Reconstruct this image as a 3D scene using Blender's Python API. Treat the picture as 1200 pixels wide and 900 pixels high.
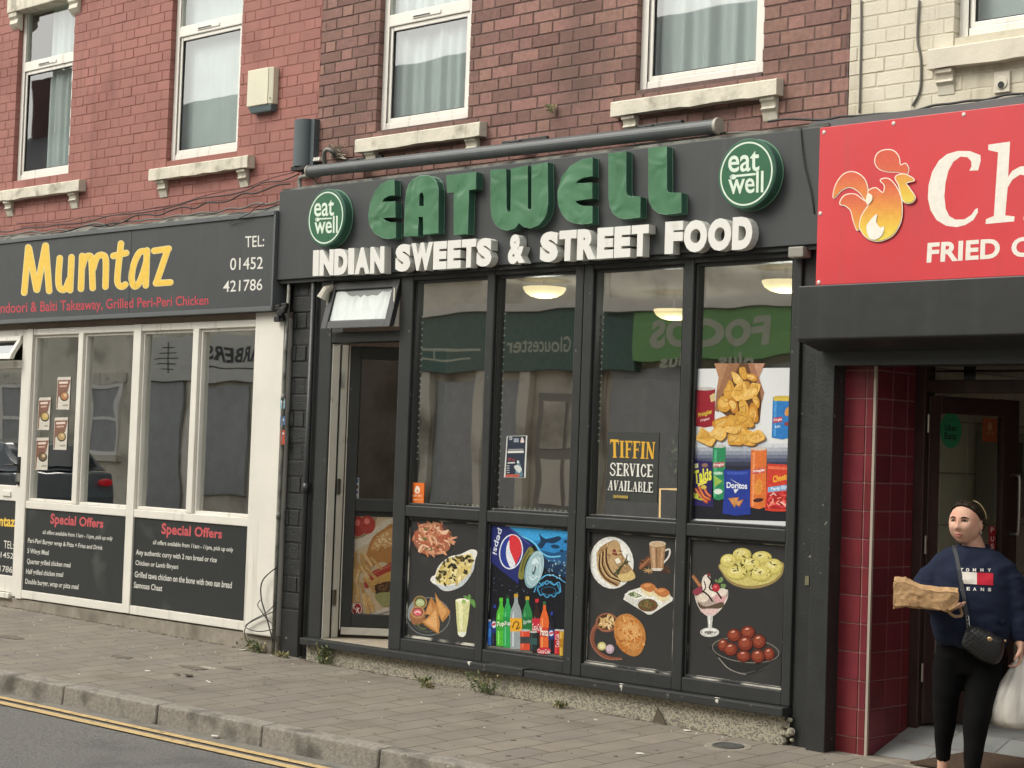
import bpy, bmesh, math, random
from mathutils import Vector, Matrix, noise
from mathutils.geometry import tessellate_polygon
R = math.radians
S = bpy.context.scene
COL = S.collection
for o in list(bpy.data.objects):
    bpy.data.objects.remove(o)

# ------------------------------------------------------------------ camera
CAM = Vector((10.5, -8.3, 1.5))
CR = Vector((0.72730496, 0.68542188, 0.03499051))
CU = Vector((0.00275306, -0.0538965, 0.99854273))
CF = Vector((-0.6863089, 0.72614876, 0.0410862))
FPX = 2100.0
cd = bpy.data.cameras.new('camera')
cam = bpy.data.objects.new('camera', cd)
COL.objects.link(cam)
m = Matrix((CR, CU, -CF)).transposed().to_4x4()
m.translation = CAM
cam.matrix_world = m
cd.sensor_width = 36
cd.lens = FPX / 1200 * 36
cd.clip_start = .05
cd.clip_end = 2000
S.camera = cam

# ------------------------------------------------------------------ light
SUN_DIR = Vector((-0.40, -0.62, 0.80)).normalized()
wd = bpy.data.worlds.new('World')
S.world = wd
wd.use_nodes = True
nt = wd.node_tree
bg = nt.nodes['Background']
sky = nt.nodes.new('ShaderNodeTexSky')
sky.sky_type = 'NISHITA'
sky.sun_disc = False
sky.sun_elevation = math.asin(SUN_DIR.z)
sky.sun_rotation = math.atan2(SUN_DIR.x, SUN_DIR.y)
sky.dust_density = 3.0
hs = nt.nodes.new('ShaderNodeHueSaturation')
hs.inputs['Saturation'].default_value = .22
nt.links.new(sky.outputs[0], hs.inputs['Color'])
tint = nt.nodes.new('ShaderNodeMix')
tint.data_type = 'RGBA'
tint.blend_type = 'MULTIPLY'
tint.inputs[0].default_value = 1.
tint.inputs[7].default_value = (1., .972, .905, 1.)              # warm grey overcast
nt.links.new(hs.outputs[0], tint.inputs[6])
nt.links.new(tint.outputs[2], bg.inputs['Color'])
bg.inputs['Strength'].default_value = 0.15
sl = bpy.data.lights.new('sun', 'SUN')
sl.energy = 0.55
sl.angle = R(22)
sl.color = (1, .95, .86)
so = bpy.data.objects.new('sun', sl)
COL.objects.link(so)
so.rotation_euler = SUN_DIR.to_track_quat('Z', 'Y').to_euler()
so.location = (0, 0, 30)
vs = S.view_settings
vs.view_transform = 'Standard'
vs.look = 'None'
vs.gamma = 1
vs.exposure = 1.08
vs.use_curve_mapping = False
S.cycles.max_bounces = 6
S.cycles.transparent_max_bounces = 12
S.cycles.sample_clamp_indirect = 4

# ------------------------------------------------------------------ survey: a point measured in the photo, carried to the wall plane it belongs to
def ray(x, y):
    return ((x - 600) / FPX) * CR - ((y - 450) / FPX) * CU + CF
def F(x, y, Y=0.0):
    d = ray(x, y)
    return CAM + d * ((Y - CAM.y) / d.y)
def onplane(x, y, p0, n):
    d = ray(x, y)
    return CAM + d * ((p0 - CAM).dot(n) / d.dot(n))
def wallmap(Y):
    return lambda x, y, lay=0.0: F(x, y, Y) + Vector((0, -lay, 0))
def planemap(p0, n):
    return lambda x, y, lay=0.0: onplane(x, y, p0, n) + n * lay
def gz(x, y):
    return .04 - .0125 * x + .025 * y

# ------------------------------------------------------------------ materials
def lin(h):
    if not isinstance(h, str):
        return tuple(h)[:3]
    h = h.lstrip('#')
    out = []
    for i in (0, 2, 4):
        c = int(h[i:i + 2], 16) / 255
        out.append(c / 12.92 if c <= .04045 else ((c + .055) / 1.055) ** 2.4)
    return tuple(out)
_mats = {}
def mat(name, col, rough=.6, var=.1, scale=5., bump=0., bscale=150., metal=0., spec=.5, island=0., dirt=None, emit=0., coat=0., streak=None):
    if name in _mats:
        return _mats[name]
    M = bpy.data.materials.new(name)
    M.use_nodes = True
    t = M.node_tree
    N, L = t.nodes, t.links
    b = N['Principled BSDF']
    c = lin(col)
    b.inputs['Roughness'].default_value = rough
    b.inputs['Metallic'].default_value = metal
    b.inputs['Specular IOR Level'].default_value = spec
    if coat:
        b.inputs['Coat Weight'].default_value = coat
        b.inputs['Coat Roughness'].default_value = .05
    tc = N.new('ShaderNodeTexCoord')
    def noi(s, det=4.):
        n = N.new('ShaderNodeTexNoise')
        n.inputs['Scale'].default_value = s
        n.inputs['Detail'].default_value = det
        L.new(tc.outputs['Object'], n.inputs['Vector'])
        return n
    def mix(f, a, bb):
        x = N.new('ShaderNodeMix')
        x.data_type = 'RGBA'
        if hasattr(f, 'links') or hasattr(f, 'is_linked'):
            L.new(f, x.inputs[0])
        else:
            x.inputs[0].default_value = f
        for sock, v in ((x.inputs[6], a), (x.inputs[7], bb)):
            if isinstance(v, tuple):
                sock.default_value = (*v, 1)
            else:
                L.new(v, sock)
        return x.outputs[2]
    def ramp(s, lo, hi):
        r = N.new('ShaderNodeMapRange')
        r.inputs[1].default_value = lo
        r.inputs[2].default_value = hi
        L.new(s, r.inputs[0])
        return r.outputs[0]
    out = None
    if var:
        n = noi(scale, 6.)
        out = mix(ramp(n.outputs[0], .3, .7), tuple(x * (1 - var) for x in c), tuple(min(1, x * (1 + var)) for x in c))
    else:
        out = mix(0., c, c)
    if island:
        g = N.new('ShaderNodeNewGeometry')
        h = N.new('ShaderNodeHueSaturation')
        r = N.new('ShaderNodeMapRange')
        r.inputs[3].default_value = 1 - island
        r.inputs[4].default_value = 1 + island
        L.new(g.outputs['Random Per Island'], r.inputs[0])
        L.new(r.outputs[0], h.inputs['Value'])
        mm = N.new('ShaderNodeMath')
        mm.operation = 'MULTIPLY'
        mm.inputs[1].default_value = 7.13
        fr = N.new('ShaderNodeMath')
        fr.operation = 'FRACT'
        L.new(g.outputs['Random Per Island'], mm.inputs[0])
        L.new(mm.outputs[0], fr.inputs[0])
        r2 = N.new('ShaderNodeMapRange')
        r2.inputs[3].default_value = .5 - island * .03
        r2.inputs[4].default_value = .5 + island * .03
        L.new(fr.outputs[0], r2.inputs[0])
        L.new(r2.outputs[0], h.inputs['Hue'])
        L.new(out, h.inputs['Color'])
        out = h.outputs[0]
    if dirt:
        dc, lo, hi, ds = dirt
        n = noi(ds, 8.)
        out = mix(ramp(n.outputs[0], lo, hi), out, lin(dc))
    if streak:
        dc, lo, hi = streak
        mp = N.new('ShaderNodeMapping')
        mp.inputs['Scale'].default_value = (14, 14, .7)
        L.new(tc.outputs['Object'], mp.inputs[0])
        n = N.new('ShaderNodeTexNoise')
        n.inputs['Scale'].default_value = 1.
        n.inputs['Detail'].default_value = 8.
        L.new(mp.outputs[0], n.inputs['Vector'])
        out = mix(ramp(n.outputs[0], lo, hi), out, lin(dc))
    L.new(out, b.inputs['Base Color'])
    if emit:
        L.new(out, b.inputs['Emission Color'])
        b.inputs['Emission Strength'].default_value = emit
    rn = noi(scale * 3, 3.)
    mr = N.new('ShaderNodeMapRange')
    mr.inputs[3].default_value = max(0, rough - .08)
    mr.inputs[4].default_value = min(1, rough + .08)
    L.new(rn.outputs[0], mr.inputs[0])
    L.new(mr.outputs[0], b.inputs['Roughness'])
    if bump:
        n = noi(bscale, 6.)
        bp = N.new('ShaderNodeBump')
        bp.inputs['Strength'].default_value = min(1, bump)
        bp.inputs['Distance'].default_value = .004 * max(1, bump)
        L.new(n.outputs[0], bp.inputs['Height'])
        L.new(bp.outputs[0], b.inputs['Normal'])
    _mats[name] = M
    return M
INKV = [.06, 30]
def ink(h, rough=.42, var=None, scale=None):
    var, scale = var or INKV[0], scale or INKV[1]
    return mat('print ' + h + (' %g' % var), h, rough=rough, var=var, scale=scale, spec=.35)
def glass(name, tint=(.75, .8, .78), ior=2.1, wav=.02, wscale=3., refl=(1, 1, 1)):
    if name in _mats:
        return _mats[name]
    M = bpy.data.materials.new(name)
    M.use_nodes = True
    t = M.node_tree
    N, L = t.nodes, t.links
    N.clear()
    o = N.new('ShaderNodeOutputMaterial')
    mx = N.new('ShaderNodeMixShader')
    tr = N.new('ShaderNodeBsdfTransparent')
    tr.inputs[0].default_value = (*tint, 1)
    gl = N.new('ShaderNodeBsdfGlossy')
    gl.inputs['Roughness'].default_value = .012
    gl.inputs[0].default_value = (*refl, 1)
    fr = N.new('ShaderNodeFresnel')
    fr.inputs['IOR'].default_value = ior
    tc = N.new('ShaderNodeTexCoord')
    n = N.new('ShaderNodeTexNoise')
    n.inputs['Scale'].default_value = wscale
    n.inputs['Detail'].default_value = 1.
    L.new(tc.outputs['Object'], n.inputs['Vector'])
    bp = N.new('ShaderNodeBump')
    bp.inputs['Strength'].default_value = 1.
    bp.inputs['Distance'].default_value = wav
    L.new(n.outputs[0], bp.inputs['Height'])
    L.new(bp.outputs[0], gl.inputs['Normal'])
    # one reflection per pane, from its outer face
    ge = N.new('ShaderNodeNewGeometry')
    iv = N.new('ShaderNodeMath')
    iv.operation = 'SUBTRACT'
    iv.inputs[0].default_value = 1.
    L.new(ge.outputs['Backfacing'], iv.inputs[1])
    mu = N.new('ShaderNodeMath')
    mu.operation = 'MULTIPLY'
    L.new(fr.outputs[0], mu.inputs[0])
    L.new(iv.outputs[0], mu.inputs[1])
    L.new(mu.outputs[0], mx.inputs[0])
    L.new(tr.outputs[0], mx.inputs[1])
    L.new(gl.outputs[0], mx.inputs[2])
    L.new(mx.outputs[0], o.inputs[0])
    _mats[name] = M
    return M

# ------------------------------------------------------------------ mesh builder
class MB:
    def __init__(s):
        s.v, s.f, s.m, s.mats = [], [], [], []
    def mi(s, M):
        if M not in s.mats:
            s.mats.append(M)
        return s.mats.index(M)
    def add(s, vs_, fs, M):
        k = len(s.v)
        i = s.mi(M)
        s.v += [tuple(p) for p in vs_]
        for f in fs:
            s.f.append([k + j for j in f])
            s.m.append(i)
        return s
    def box(s, x0, x1, y0, y1, z0, z1, M):
        p = [(x, y, z) for x in (x0, x1) for y in (y0, y1) for z in (z0, z1)]
        return s.add(p, [(0, 1, 3, 2), (4, 6, 7, 5), (0, 4, 5, 1), (2, 3, 7, 6), (0, 2, 6, 4), (1, 5, 7, 3)], M)
    def hexa(s, p, M):
        # p: 4 points of the front loop, 4 of the back loop
        return s.add(p, [(0, 1, 2, 3), (7, 6, 5, 4), (0, 4, 5, 1), (1, 5, 6, 2), (2, 6, 7, 3), (3, 7, 4, 0)], M)
    def prism(s, poly, n, M, side=None):
        # poly: 3D points of a flat front face, swept along vector n
        n = Vector(n)
        k = len(poly)
        a = [Vector(p) for p in poly]
        tri = tessellate_polygon([a])
        s.add(a, tri, M)
        s.add([p + n for p in a], [t[::-1] for t in tri], M)
        s.add(a + [p + n for p in a], [(i, (i + 1) % k, k + (i + 1) % k, k + i) for i in range(k)], side or M)
        return s
    def tube(s, path, rad, M, n=8, cap=True):
        P = [Vector(p) for p in path]
        k = len(P)
        rr = rad if isinstance(rad, (list, tuple)) else [rad] * k
        vs_, fs = [], []
        up = None
        for i in range(k):
            d = (P[min(i + 1, k - 1)] - P[max(i - 1, 0)]).normalized()
            if up is None:
                up = Vector((0, 0, 1)) if abs(d.z) < .9 else Vector((1, 0, 0))
            a = (up - d * up.dot(d)).normalized()
            up = a
            b = d.cross(a)
            for j in range(n):
                t = 2 * math.pi * j / n
                vs_.append(P[i] + (a * math.cos(t) + b * math.sin(t)) * rr[i])
        for i in range(k - 1):
            for j in range(n):
                fs.append((i * n + j, i * n + (j + 1) % n, (i + 1) * n + (j + 1) % n, (i + 1) * n + j))
        if cap:
            fs.append(tuple(range(n))[::-1])
            fs.append(tuple((k - 1) * n + j for j in range(n)))
        return s.add(vs_, fs, M)
    def loft(s, rings, M, cap=True):
        n = len(rings[0])
        vs_ = [p for r in rings for p in r]
        fs = []
        for i in range(len(rings) - 1):
            for j in range(n):
                fs.append((i * n + j, i * n + (j + 1) % n, (i + 1) * n + (j + 1) % n, (i + 1) * n + j))
        if cap:
            fs.append(tuple(range(n))[::-1])
            fs.append(tuple((len(rings) - 1) * n + j for j in range(n)))
        return s.add(vs_, fs, M)
    def ellipsoid(s, c, r, M, nu=16, nv=10, axes=None):
        c = Vector(c)
        ax = axes or (Vector((1, 0, 0)), Vector((0, 1, 0)), Vector((0, 0, 1)))
        rings = []
        for i in range(nv + 1):
            th = math.pi * (i + .0) / nv
            th = min(max(th, .03), math.pi - .03)
            rings.append([c + ax[0] * r[0] * math.sin(th) * math.cos(2 * math.pi * j / nu) + ax[1] * r[1] * math.sin(th) * math.sin(2 * math.pi * j / nu) - ax[2] * r[2] * math.cos(th) for j in range(nu)])
        return s.loft(rings, M)
    def build(s, name, parent=None, bevel=0., smooth=False, seg=2):
        me = bpy.data.meshes.new(name)
        me.from_pydata(s.v, [], s.f)
        for M in s.mats:
            me.materials.append(M)
        me.polygons.foreach_set('material_index', s.m)
        me.update()
        if bevel or True:
            b = bmesh.new()
            b.from_mesh(me)
            if bevel:
                bmesh.ops.remove_doubles(b, verts=b.verts, dist=1e-6)
            bmesh.ops.recalc_face_normals(b, faces=b.faces)
            if bevel:
                es = [e for e in b.edges if len(e.link_faces) == 2 and e.calc_face_angle(0) > .6]
                bmesh.ops.bevel(b, geom=es, offset=bevel, segments=seg, affect='EDGES', clamp_overlap=True, profile=.6)
            b.to_mesh(me)
            b.free()
        if smooth:
            me.polygons.foreach_set('use_smooth', [True] * len(me.polygons))
        o = bpy.data.objects.new(name, me)
        COL.objects.link(o)
        if parent is not None:
            setpar(o, parent)
        return o
def wpos(o):
    # world translation of an object whose transforms are pure translations
    p = Vector(o.location)
    if o.parent:
        p = p + o.matrix_parent_inverse.translation + wpos(o.parent)
    return p
def setpar(o, parent):
    o.parent = parent
    o.matrix_parent_inverse = Matrix.Translation(-wpos(parent))
def tag(o, label, cat, group=None):
    o['label'] = label
    o['category'] = cat
    if group:
        o['group'] = group
    return o
def thing(name, label, cat, loc, group=None):
    o = bpy.data.objects.new(name, None)
    o.empty_display_size = .1
    COL.objects.link(o)
    o.location = loc
    return tag(o, label, cat, group)
def struct(o):
    o['kind'] = 'structure'
    return o
def dup(o, loc, label=None):
    r = o.copy()
    COL.objects.link(r)
    r.location = loc
    if label:
        r['label'] = label
    for ch in [c for c in bpy.data.objects if c.parent == o]:
        c = ch.copy()
        COL.objects.link(c)
        c.parent = r
        for g in [g for g in bpy.data.objects if g.parent == ch]:
            d = g.copy()
            COL.objects.link(d)
            d.parent = c
    return r

# ------------------------------------------------------------------ smooth curves
def cr(pts, n=6, closed=True):
    P = [Vector((*p, 0)) if len(p) == 2 else Vector(p) for p in pts]
    k = len(P)
    out = []
    rng = range(k) if closed else range(k - 1)
    for i in rng:
        if closed:
            a, b, c, d = P[i - 1], P[i], P[(i + 1) % k], P[(i + 2) % k]
        else:
            a, b, c, d = P[max(i - 1, 0)], P[i], P[i + 1], P[min(i + 2, k - 1)]
        for j in range(n):
            t = j / n
            out.append(.5 * ((2 * b) + (c - a) * t + (2 * a - 5 * b + 4 * c - d) * t * t + (3 * b - a - 3 * c + d) * t ** 3))
    if not closed:
        out.append(P[-1])
    return [(p.x, p.y) for p in out] if len(pts[0]) == 2 else out

# ------------------------------------------------------------------ flat printed or painted artwork, laid on a surface
class Print:
    """Shapes in the pixel frame of an enlarged view (origin ox, oy, scale s), carried onto a surface."""
    def __init__(s, mp, ox=0, oy=0, sc=1., lay=.0004):
        s.mp, s.ox, s.oy, s.sc = mp, ox, oy, sc
        s.b = MB()
        s.lay = lay
        s.step = .00007
    def at(s, x, y, l=None):
        return s.mp(s.ox + x / s.sc, s.oy + y / s.sc, s.lay if l is None else l)
    def poly(s, pts, col, smooth=False, n=5, up=True):
        M = ink(col) if isinstance(col, str) else col
        if smooth:
            pts = cr(pts, n)
        P = [s.at(*p) for p in pts]
        tri = tessellate_polygon([[Vector((p[0], p[1], 0)) for p in pts]])
        s.b.add(P, tri, M)
        if up:
            s.lay += s.step
        return s
    def ell(s, cx, cy, rx, ry, col, rot=0, n=24):
        c, q = math.cos(R(rot)), math.sin(R(rot))
        pts = []
        for i in range(n):
            a = 2 * math.pi * i / n
            x, y = rx * math.cos(a), ry * math.sin(a)
            pts.append((cx + x * c - y * q, cy + x * q + y * c))
        return s.poly(pts, col)
    def stroke(s, pts, w, col, closed=False, smooth=True, cap=True):
        M = ink(col) if isinstance(col, str) else col
        if smooth and len(pts) > 2:
            pts = cr(pts, 5, closed)
        P = [Vector((p[0], p[1])) for p in pts]
        k = len(P)
        Lf, Rt = [], []
        for i in range(k):
            if closed:
                d = P[(i + 1) % k] - P[i - 1]
            else:
                d = P[min(i + 1, k - 1)] - P[max(i - 1, 0)]
            d = d.normalized() if d.length > 1e-6 else Vector((1, 0))
            nn = Vector((-d.y, d.x))
            ww = (w[0] + (w[1] - w[0]) * i / max(1, k - 1)) if isinstance(w, tuple) else w
            Lf.append(P[i] + nn * ww / 2)
            Rt.append(P[i] - nn * ww / 2)
        vs_ = [s.at(*p) for p in Lf] + [s.at(*p) for p in Rt]
        rng = range(k) if closed else range(k - 1)
        fs = [(i, (i + 1) % k, k + (i + 1) % k, k + i) for i in rng]
        s.b.add(vs_, fs, M)
        if cap and not closed:
            for e, (q, dd) in enumerate(((P[0], P[0] - P[1]), (P[-1], P[-1] - P[-2]))):
                a0 = math.atan2(dd.y, dd.x) - math.pi / 2
                ww = (w[e] if isinstance(w, tuple) else w) / 2
                vs2 = [s.at(q.x + ww * math.cos(a0 + math.pi * j / 7), q.y + ww * math.sin(a0 + math.pi * j / 7)) for j in range(8)]
                s.b.add(vs2, [tuple(range(8))], M)
        s.lay += s.step
        return s
    def scatter(s, inside, n, size, cols, seed=1, asp=1.6):
        rnd = random.Random(seed)
        xs = [p[0] for p in inside]
        ys = [p[1] for p in inside]
        k = 0
        tries = 0
        while k < n and tries < n * 30:
            tries += 1
            x, y = rnd.uniform(min(xs), max(xs)), rnd.uniform(min(ys), max(ys))
            if not inpoly(x, y, inside):
                continue
            r = size * rnd.uniform(.6, 1.4)
            a = rnd.uniform(0, 6.28)
            m_ = rnd.randint(5, 8)
            pts = []
            for i in range(m_):
                t = 2 * math.pi * i / m_
                rr = rnd.uniform(.75, 1.15)
                u, v = r * asp * math.cos(t) * rr, r / asp * math.sin(t) * rr
                pts.append((x + u * math.cos(a) - v * math.sin(a), y + u * math.sin(a) + v * math.cos(a)))
            s.poly(pts, rnd.choice(cols))
            s.lay -= s.step * .7
            k += 1
        s.lay += s.step
        return s
    def words(s, txt, TL, TR, BL, BR, col, bold, name, parent):
        M = ink(col)
        vs_, fs = text_mesh(txt, bold)
        iv = sorted((min(vs_[i][0] for i in f), max(vs_[i][0] for i in f)) for f in fs)
        gaps, hi = [], iv[0][1]
        for a, e_ in iv:
            if a > hi:
                gaps.append((a - hi, (a + hi) / 2))
            hi = max(hi, e_)
        cuts = sorted(g[1] for g in sorted(gaps)[-(len(txt.split()) - 1):]) + [2.]
        lo = -1.
        for c in cuts:
            b = MB()
            sub = [f for f in fs if lo < vs_[f[0]][0] < c]
            use = sorted(set(i for f in sub for i in f))
            ix = {k: j for j, k in enumerate(use)}
            pts = []
            for k in use:
                u, v = vs_[k]
                pts.append(s.at((TL[0] * (1 - u) + TR[0] * u) * v + (BL[0] * (1 - u) + BR[0] * u) * (1 - v), (TL[1] * (1 - u) + TR[1] * u) * v + (BL[1] * (1 - u) + BR[1] * u) * (1 - v)))
            b.add(pts, [tuple(ix[i] for i in f) for f in sub], M)
            b.build(name, parent)
            lo = c
    def text(s, txt, TL, TR, BL, BR, col, bold=0., extra=1):
        M = ink(col) if isinstance(col, str) else col
        vs_, fs = text_mesh(txt, bold)
        pts = []
        for u, v in vs_:
            x = (TL[0] * (1 - u) + TR[0] * u) * v + (BL[0] * (1 - u) + BR[0] * u) * (1 - v)
            y = (TL[1] * (1 - u) + TR[1] * u) * v + (BL[1] * (1 - u) + BR[1] * u) * (1 - v)
            pts.append(s.at(x, y))
        s.b.add(pts, fs, M)
        s.lay += s.step * extra
        return s
    def build(s, name, parent):
        return s.b.build(name, parent)
def inpoly(x, y, P):
    c = False
    j = len(P) - 1
    for i in range(len(P)):
        if (P[i][1] > y) != (P[j][1] > y) and x < (P[j][0] - P[i][0]) * (y - P[i][1]) / (P[j][1] - P[i][1]) + P[i][0]:
            c = not c
        j = i
    return c
_tx = {}
def text_mesh(txt, bold=0.):
    key = (txt, bold)
    if key in _tx:
        return _tx[key]
    cu = bpy.data.curves.new('t', 'FONT')
    cu.body = txt
    cu.offset = bold
    cu.resolution_u = 4
    if bold > .02:
        cu.space_character = 1 + bold * 1.2
    o = bpy.data.objects.new('t', cu)
    COL.objects.link(o)
    bpy.context.view_layer.update()
    me = bpy.data.meshes.new_from_object(o.evaluated_get(bpy.context.evaluated_depsgraph_get()))
    bpy.data.objects.remove(o)
    X = [v.co.x for v in me.vertices]
    Y = [v.co.y for v in me.vertices]
    x0, x1, y0, y1 = min(X), max(X), min(Y), max(Y)
    vs_ = [((v.co.x - x0) / (x1 - x0), (v.co.y - y0) / (y1 - y0)) for v in me.vertices]
    fs = [tuple(p.vertices) for p in me.polygons]
    bpy.data.meshes.remove(me)
    bpy.data.curves.remove(cu)
    _tx[key] = (vs_, fs)
    return _tx[key]
def solid_text(mb, txt, mp, TL, TR, BL, BR, depth, front, side, bold=0., ox=0, oy=0, sc=1.):
    """raised letters: front face in the survey quad, sides going back by depth"""
    vs_, fs = text_mesh(txt, bold)
    fr = []
    for u, v in vs_:
        x = (TL[0] * (1 - u) + TR[0] * u) * v + (BL[0] * (1 - u) + BR[0] * u) * (1 - v)
        y = (TL[1] * (1 - u) + TR[1] * u) * v + (BL[1] * (1 - u) + BR[1] * u) * (1 - v)
        fr.append(mp(ox + x / sc, oy + y / sc))
    solid_faces(mb, fr, fs, Vector((0, depth, 0)), front, side)
def solid_faces(mb, fr, fs, n, front, side):
    # merge the coincident outline points, then sweep the boundary
    idx, key, pts = {}, [], []
    for p in fr:
        k = (round(p.x, 5), round(p.y, 5), round(p.z, 5))
        if k not in idx:
            idx[k] = len(pts)
            pts.append(p)
        key.append(idx[k])
    fs = [[key[i] for i in f] for f in fs]
    fs = [f for f in fs if len(set(f)) == len(f)]
    mb.add(pts, fs, front)
    cnt = {}
    for f in fs:
        for i in range(len(f)):
            e = (f[i], f[(i + 1) % len(f)])
            cnt[tuple(sorted(e))] = cnt.get(tuple(sorted(e)), []) + [e]
    ed = [v[0] for v in cnt.values() if len(v) == 1]
    for a, b in ed:
        mb.add([pts[a], pts[b], pts[b] + n, pts[a] + n], [(0, 1, 2, 3)], side)
def solid_poly(mb, loops, n, front, side):
    """loops of 3D points (outline first, holes after) swept by n"""
    tri = tessellate_polygon(loops)
    flat = [p for l in loops for p in l]
    solid_faces(mb, flat, [tuple(t) for t in tri], Vector(n), front, side)
# ================================================================== ground
M_pave = mat('paver', '7b756b', .85, .13, 3., bump=.5, bscale=90, dirt=('665e52', .55, .8, 1.7))
def paver_nodes(M):
    t = M.node_tree
    N, L = t.nodes, t.links
    b = N['Principled BSDF']
    src = b.inputs['Base Color'].links[0].from_socket
    tc = N.new('ShaderNodeTexCoord')
    sx = N.new('ShaderNodeSeparateXYZ')
    cx = N.new('ShaderNodeCombineXYZ')
    L.new(tc.outputs['Object'], sx.inputs[0])
    wob = N.new('ShaderNodeTexNoise')
    wob.inputs['Scale'].default_value = 5
    L.new(tc.outputs['Object'], wob.inputs['Vector'])
    ad = N.new('ShaderNodeMath')
    ad.operation = 'MULTIPLY_ADD'
    ad.inputs[1].default_value = .022
    L.new(wob.outputs[0], ad.inputs[0])
    L.new(sx.outputs[0], ad.inputs[2])
    L.new(sx.outputs[1], cx.inputs[0])
    L.new(ad.outputs[0], cx.inputs[1])
    br = N.new('ShaderNodeTexBrick')
    br.inputs['Scale'].default_value = 1
    br.inputs['Brick Width'].default_value = .40
    br.inputs['Row Height'].default_value = .19
    br.inputs['Mortar Size'].default_value = .0065
    br.inputs['Mortar Smooth'].default_value = .3
    br.inputs['Color1'].default_value = (1.08, 1.06, 1.02, 1)
    br.inputs['Color2'].default_value = (.88, .88, .9, 1)
    br.inputs['Mortar'].default_value = (.36, .34, .31, 1)
    L.new(cx.outputs[0], br.inputs['Vector'])
    # worn joints: faded where grit fills them
    nn = N.new('ShaderNodeTexNoise')
    nn.inputs['Scale'].default_value = 6.
    nn.inputs['Detail'].default_value = 5.
    L.new(tc.outputs['Object'], nn.inputs['Vector'])
    mr = N.new('ShaderNodeMapRange')
    mr.inputs[1].default_value = .35
    mr.inputs[2].default_value = .62
    mr.inputs[3].default_value = .45
    mr.inputs[4].default_value = 1.
    L.new(nn.outputs[0], mr.inputs[0])
    mx = N.new('ShaderNodeMix')
    mx.data_type = 'RGBA'
    mx.blend_type = 'MULTIPLY'
    L.new(mr.outputs[0], mx.inputs[0])
    L.new(src, mx.inputs[6])
    L.new(br.outputs['Color'], mx.inputs[7])
    L.new(mx.outputs[2], b.inputs['Base Color'])
    bp = N.new('ShaderNodeBump')
    bp.inputs['Strength'].default_value = .5
    bp.inputs['Distance'].default_value = .004
    bp.invert = True
    L.new(br.outputs['Fac'], bp.inputs['Height'])
    old = b.inputs['Normal'].links[0].from_socket
    L.new(old, bp.inputs['Normal'])
    L.new(bp.outputs[0], b.inputs['Normal'])
paver_nodes(M_pave)
M_kerb = mat('kerb granite', '878279', .85, .22, 40., bump=1.2, bscale=70, dirt=('55514a', .5, .7, 6.))
M_asph = mat('asphalt', '696865', .9, .42, 70., bump=2., bscale=120, dirt=('4a4a49', .5, .75, 2.))
M_chan = mat('gutter channel', '77746c', .9, .12, 30., bump=.6, bscale=160, dirt=('55524c', .5, .7, 5.))
M_yel = mat('yellow road paint', 'bfa574', .75, .12, 25., bump=.5, bscale=200, dirt=('7d7059', .58, .75, 18.))
def yk(x):
    return -2.05 + .052 * x
def sheet(name, M, xs, yfs, dz=0.):
    b = MB()
    vs_ = []
    for x in xs:
        for yf in yfs:
            y = yf(x) if callable(yf) else yf
            vs_.append((x, y, gz(x, y) + dz))
    n = len(yfs)
    fs = [(i * n + j, (i + 1) * n + j, (i + 1) * n + j + 1, i * n + j + 1) for i in range(len(xs) - 1) for j in range(n - 1)]
    b.add(vs_, fs, M)
    return struct(b.build(name))
XS = [-60, -30, -16, -10, -6, -4, -2, 0, 2, 4, 6, 8, 10, 14, 20, 40, 60]
sheet('pavement', M_pave, XS, [lambda x: yk(min(max(x, -10), 10)) + .12, -1, -.4, .14])
KH = .105
def roadz(x, y):
    return gz(x, -2) - KH
b = MB()
xk = -12.
rk = random.Random(4)
while xk < 16:
    x1 = xk + .915
    xa, xb = xk + .004, x1 - .004
    j = rk.uniform(-.004, .004)
    ya, yb = yk(min(max(xa, -10), 10)) + j, yk(min(max(xb, -10), 10)) + j
    tops = [(xa, ya), (xb, yb), (xb, yb + .125), (xa, ya + .125)]
    top = [(x, y, gz(x, y) + .004) for x, y in tops]
    bot = [(x, y - (.012 if i < 2 else 0), gz(x, -2) - KH - .05) for i, (x, y) in enumerate(tops)]
    b.hexa([Vector(p) for p in top], M_kerb) if False else b.hexa(top + bot, M_kerb)
    xk = x1
kerb = struct(b.build('kerb', bevel=.014, seg=3))
def rsheet(name, M, x0, x1, fa, fb, dz, n=24):
    b = MB()
    vs_ = []
    for i in range(n + 1):
        x = x0 + (x1 - x0) * i / n
        for f in (fa, fb):
            y = f(min(max(x, -10), 10)) if callable(f) else f
            vs_.append((x, y, roadz(x, y) + dz))
    fs = [(2 * i, 2 * i + 2, 2 * i + 3, 2 * i + 1) for i in range(n)]
    b.add(vs_, fs, M)
    return struct(b.build(name))
rsheet('road', M_asph, -300, 300, -300, lambda x: yk(x) + .1, -.012, 60)
rsheet('gutter', M_chan, -40, 40, lambda x: yk(x) - .115, lambda x: yk(x) + .09, -.006)
rsheet('road_marking', M_yel, -40, 40, lambda x: yk(x) - .185, lambda x: yk(x) - .125, -.004)
rsheet('road_marking', M_yel, -40, 40, lambda x: yk(x) - .312, lambda x: yk(x) - .24, -.004)

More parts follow.
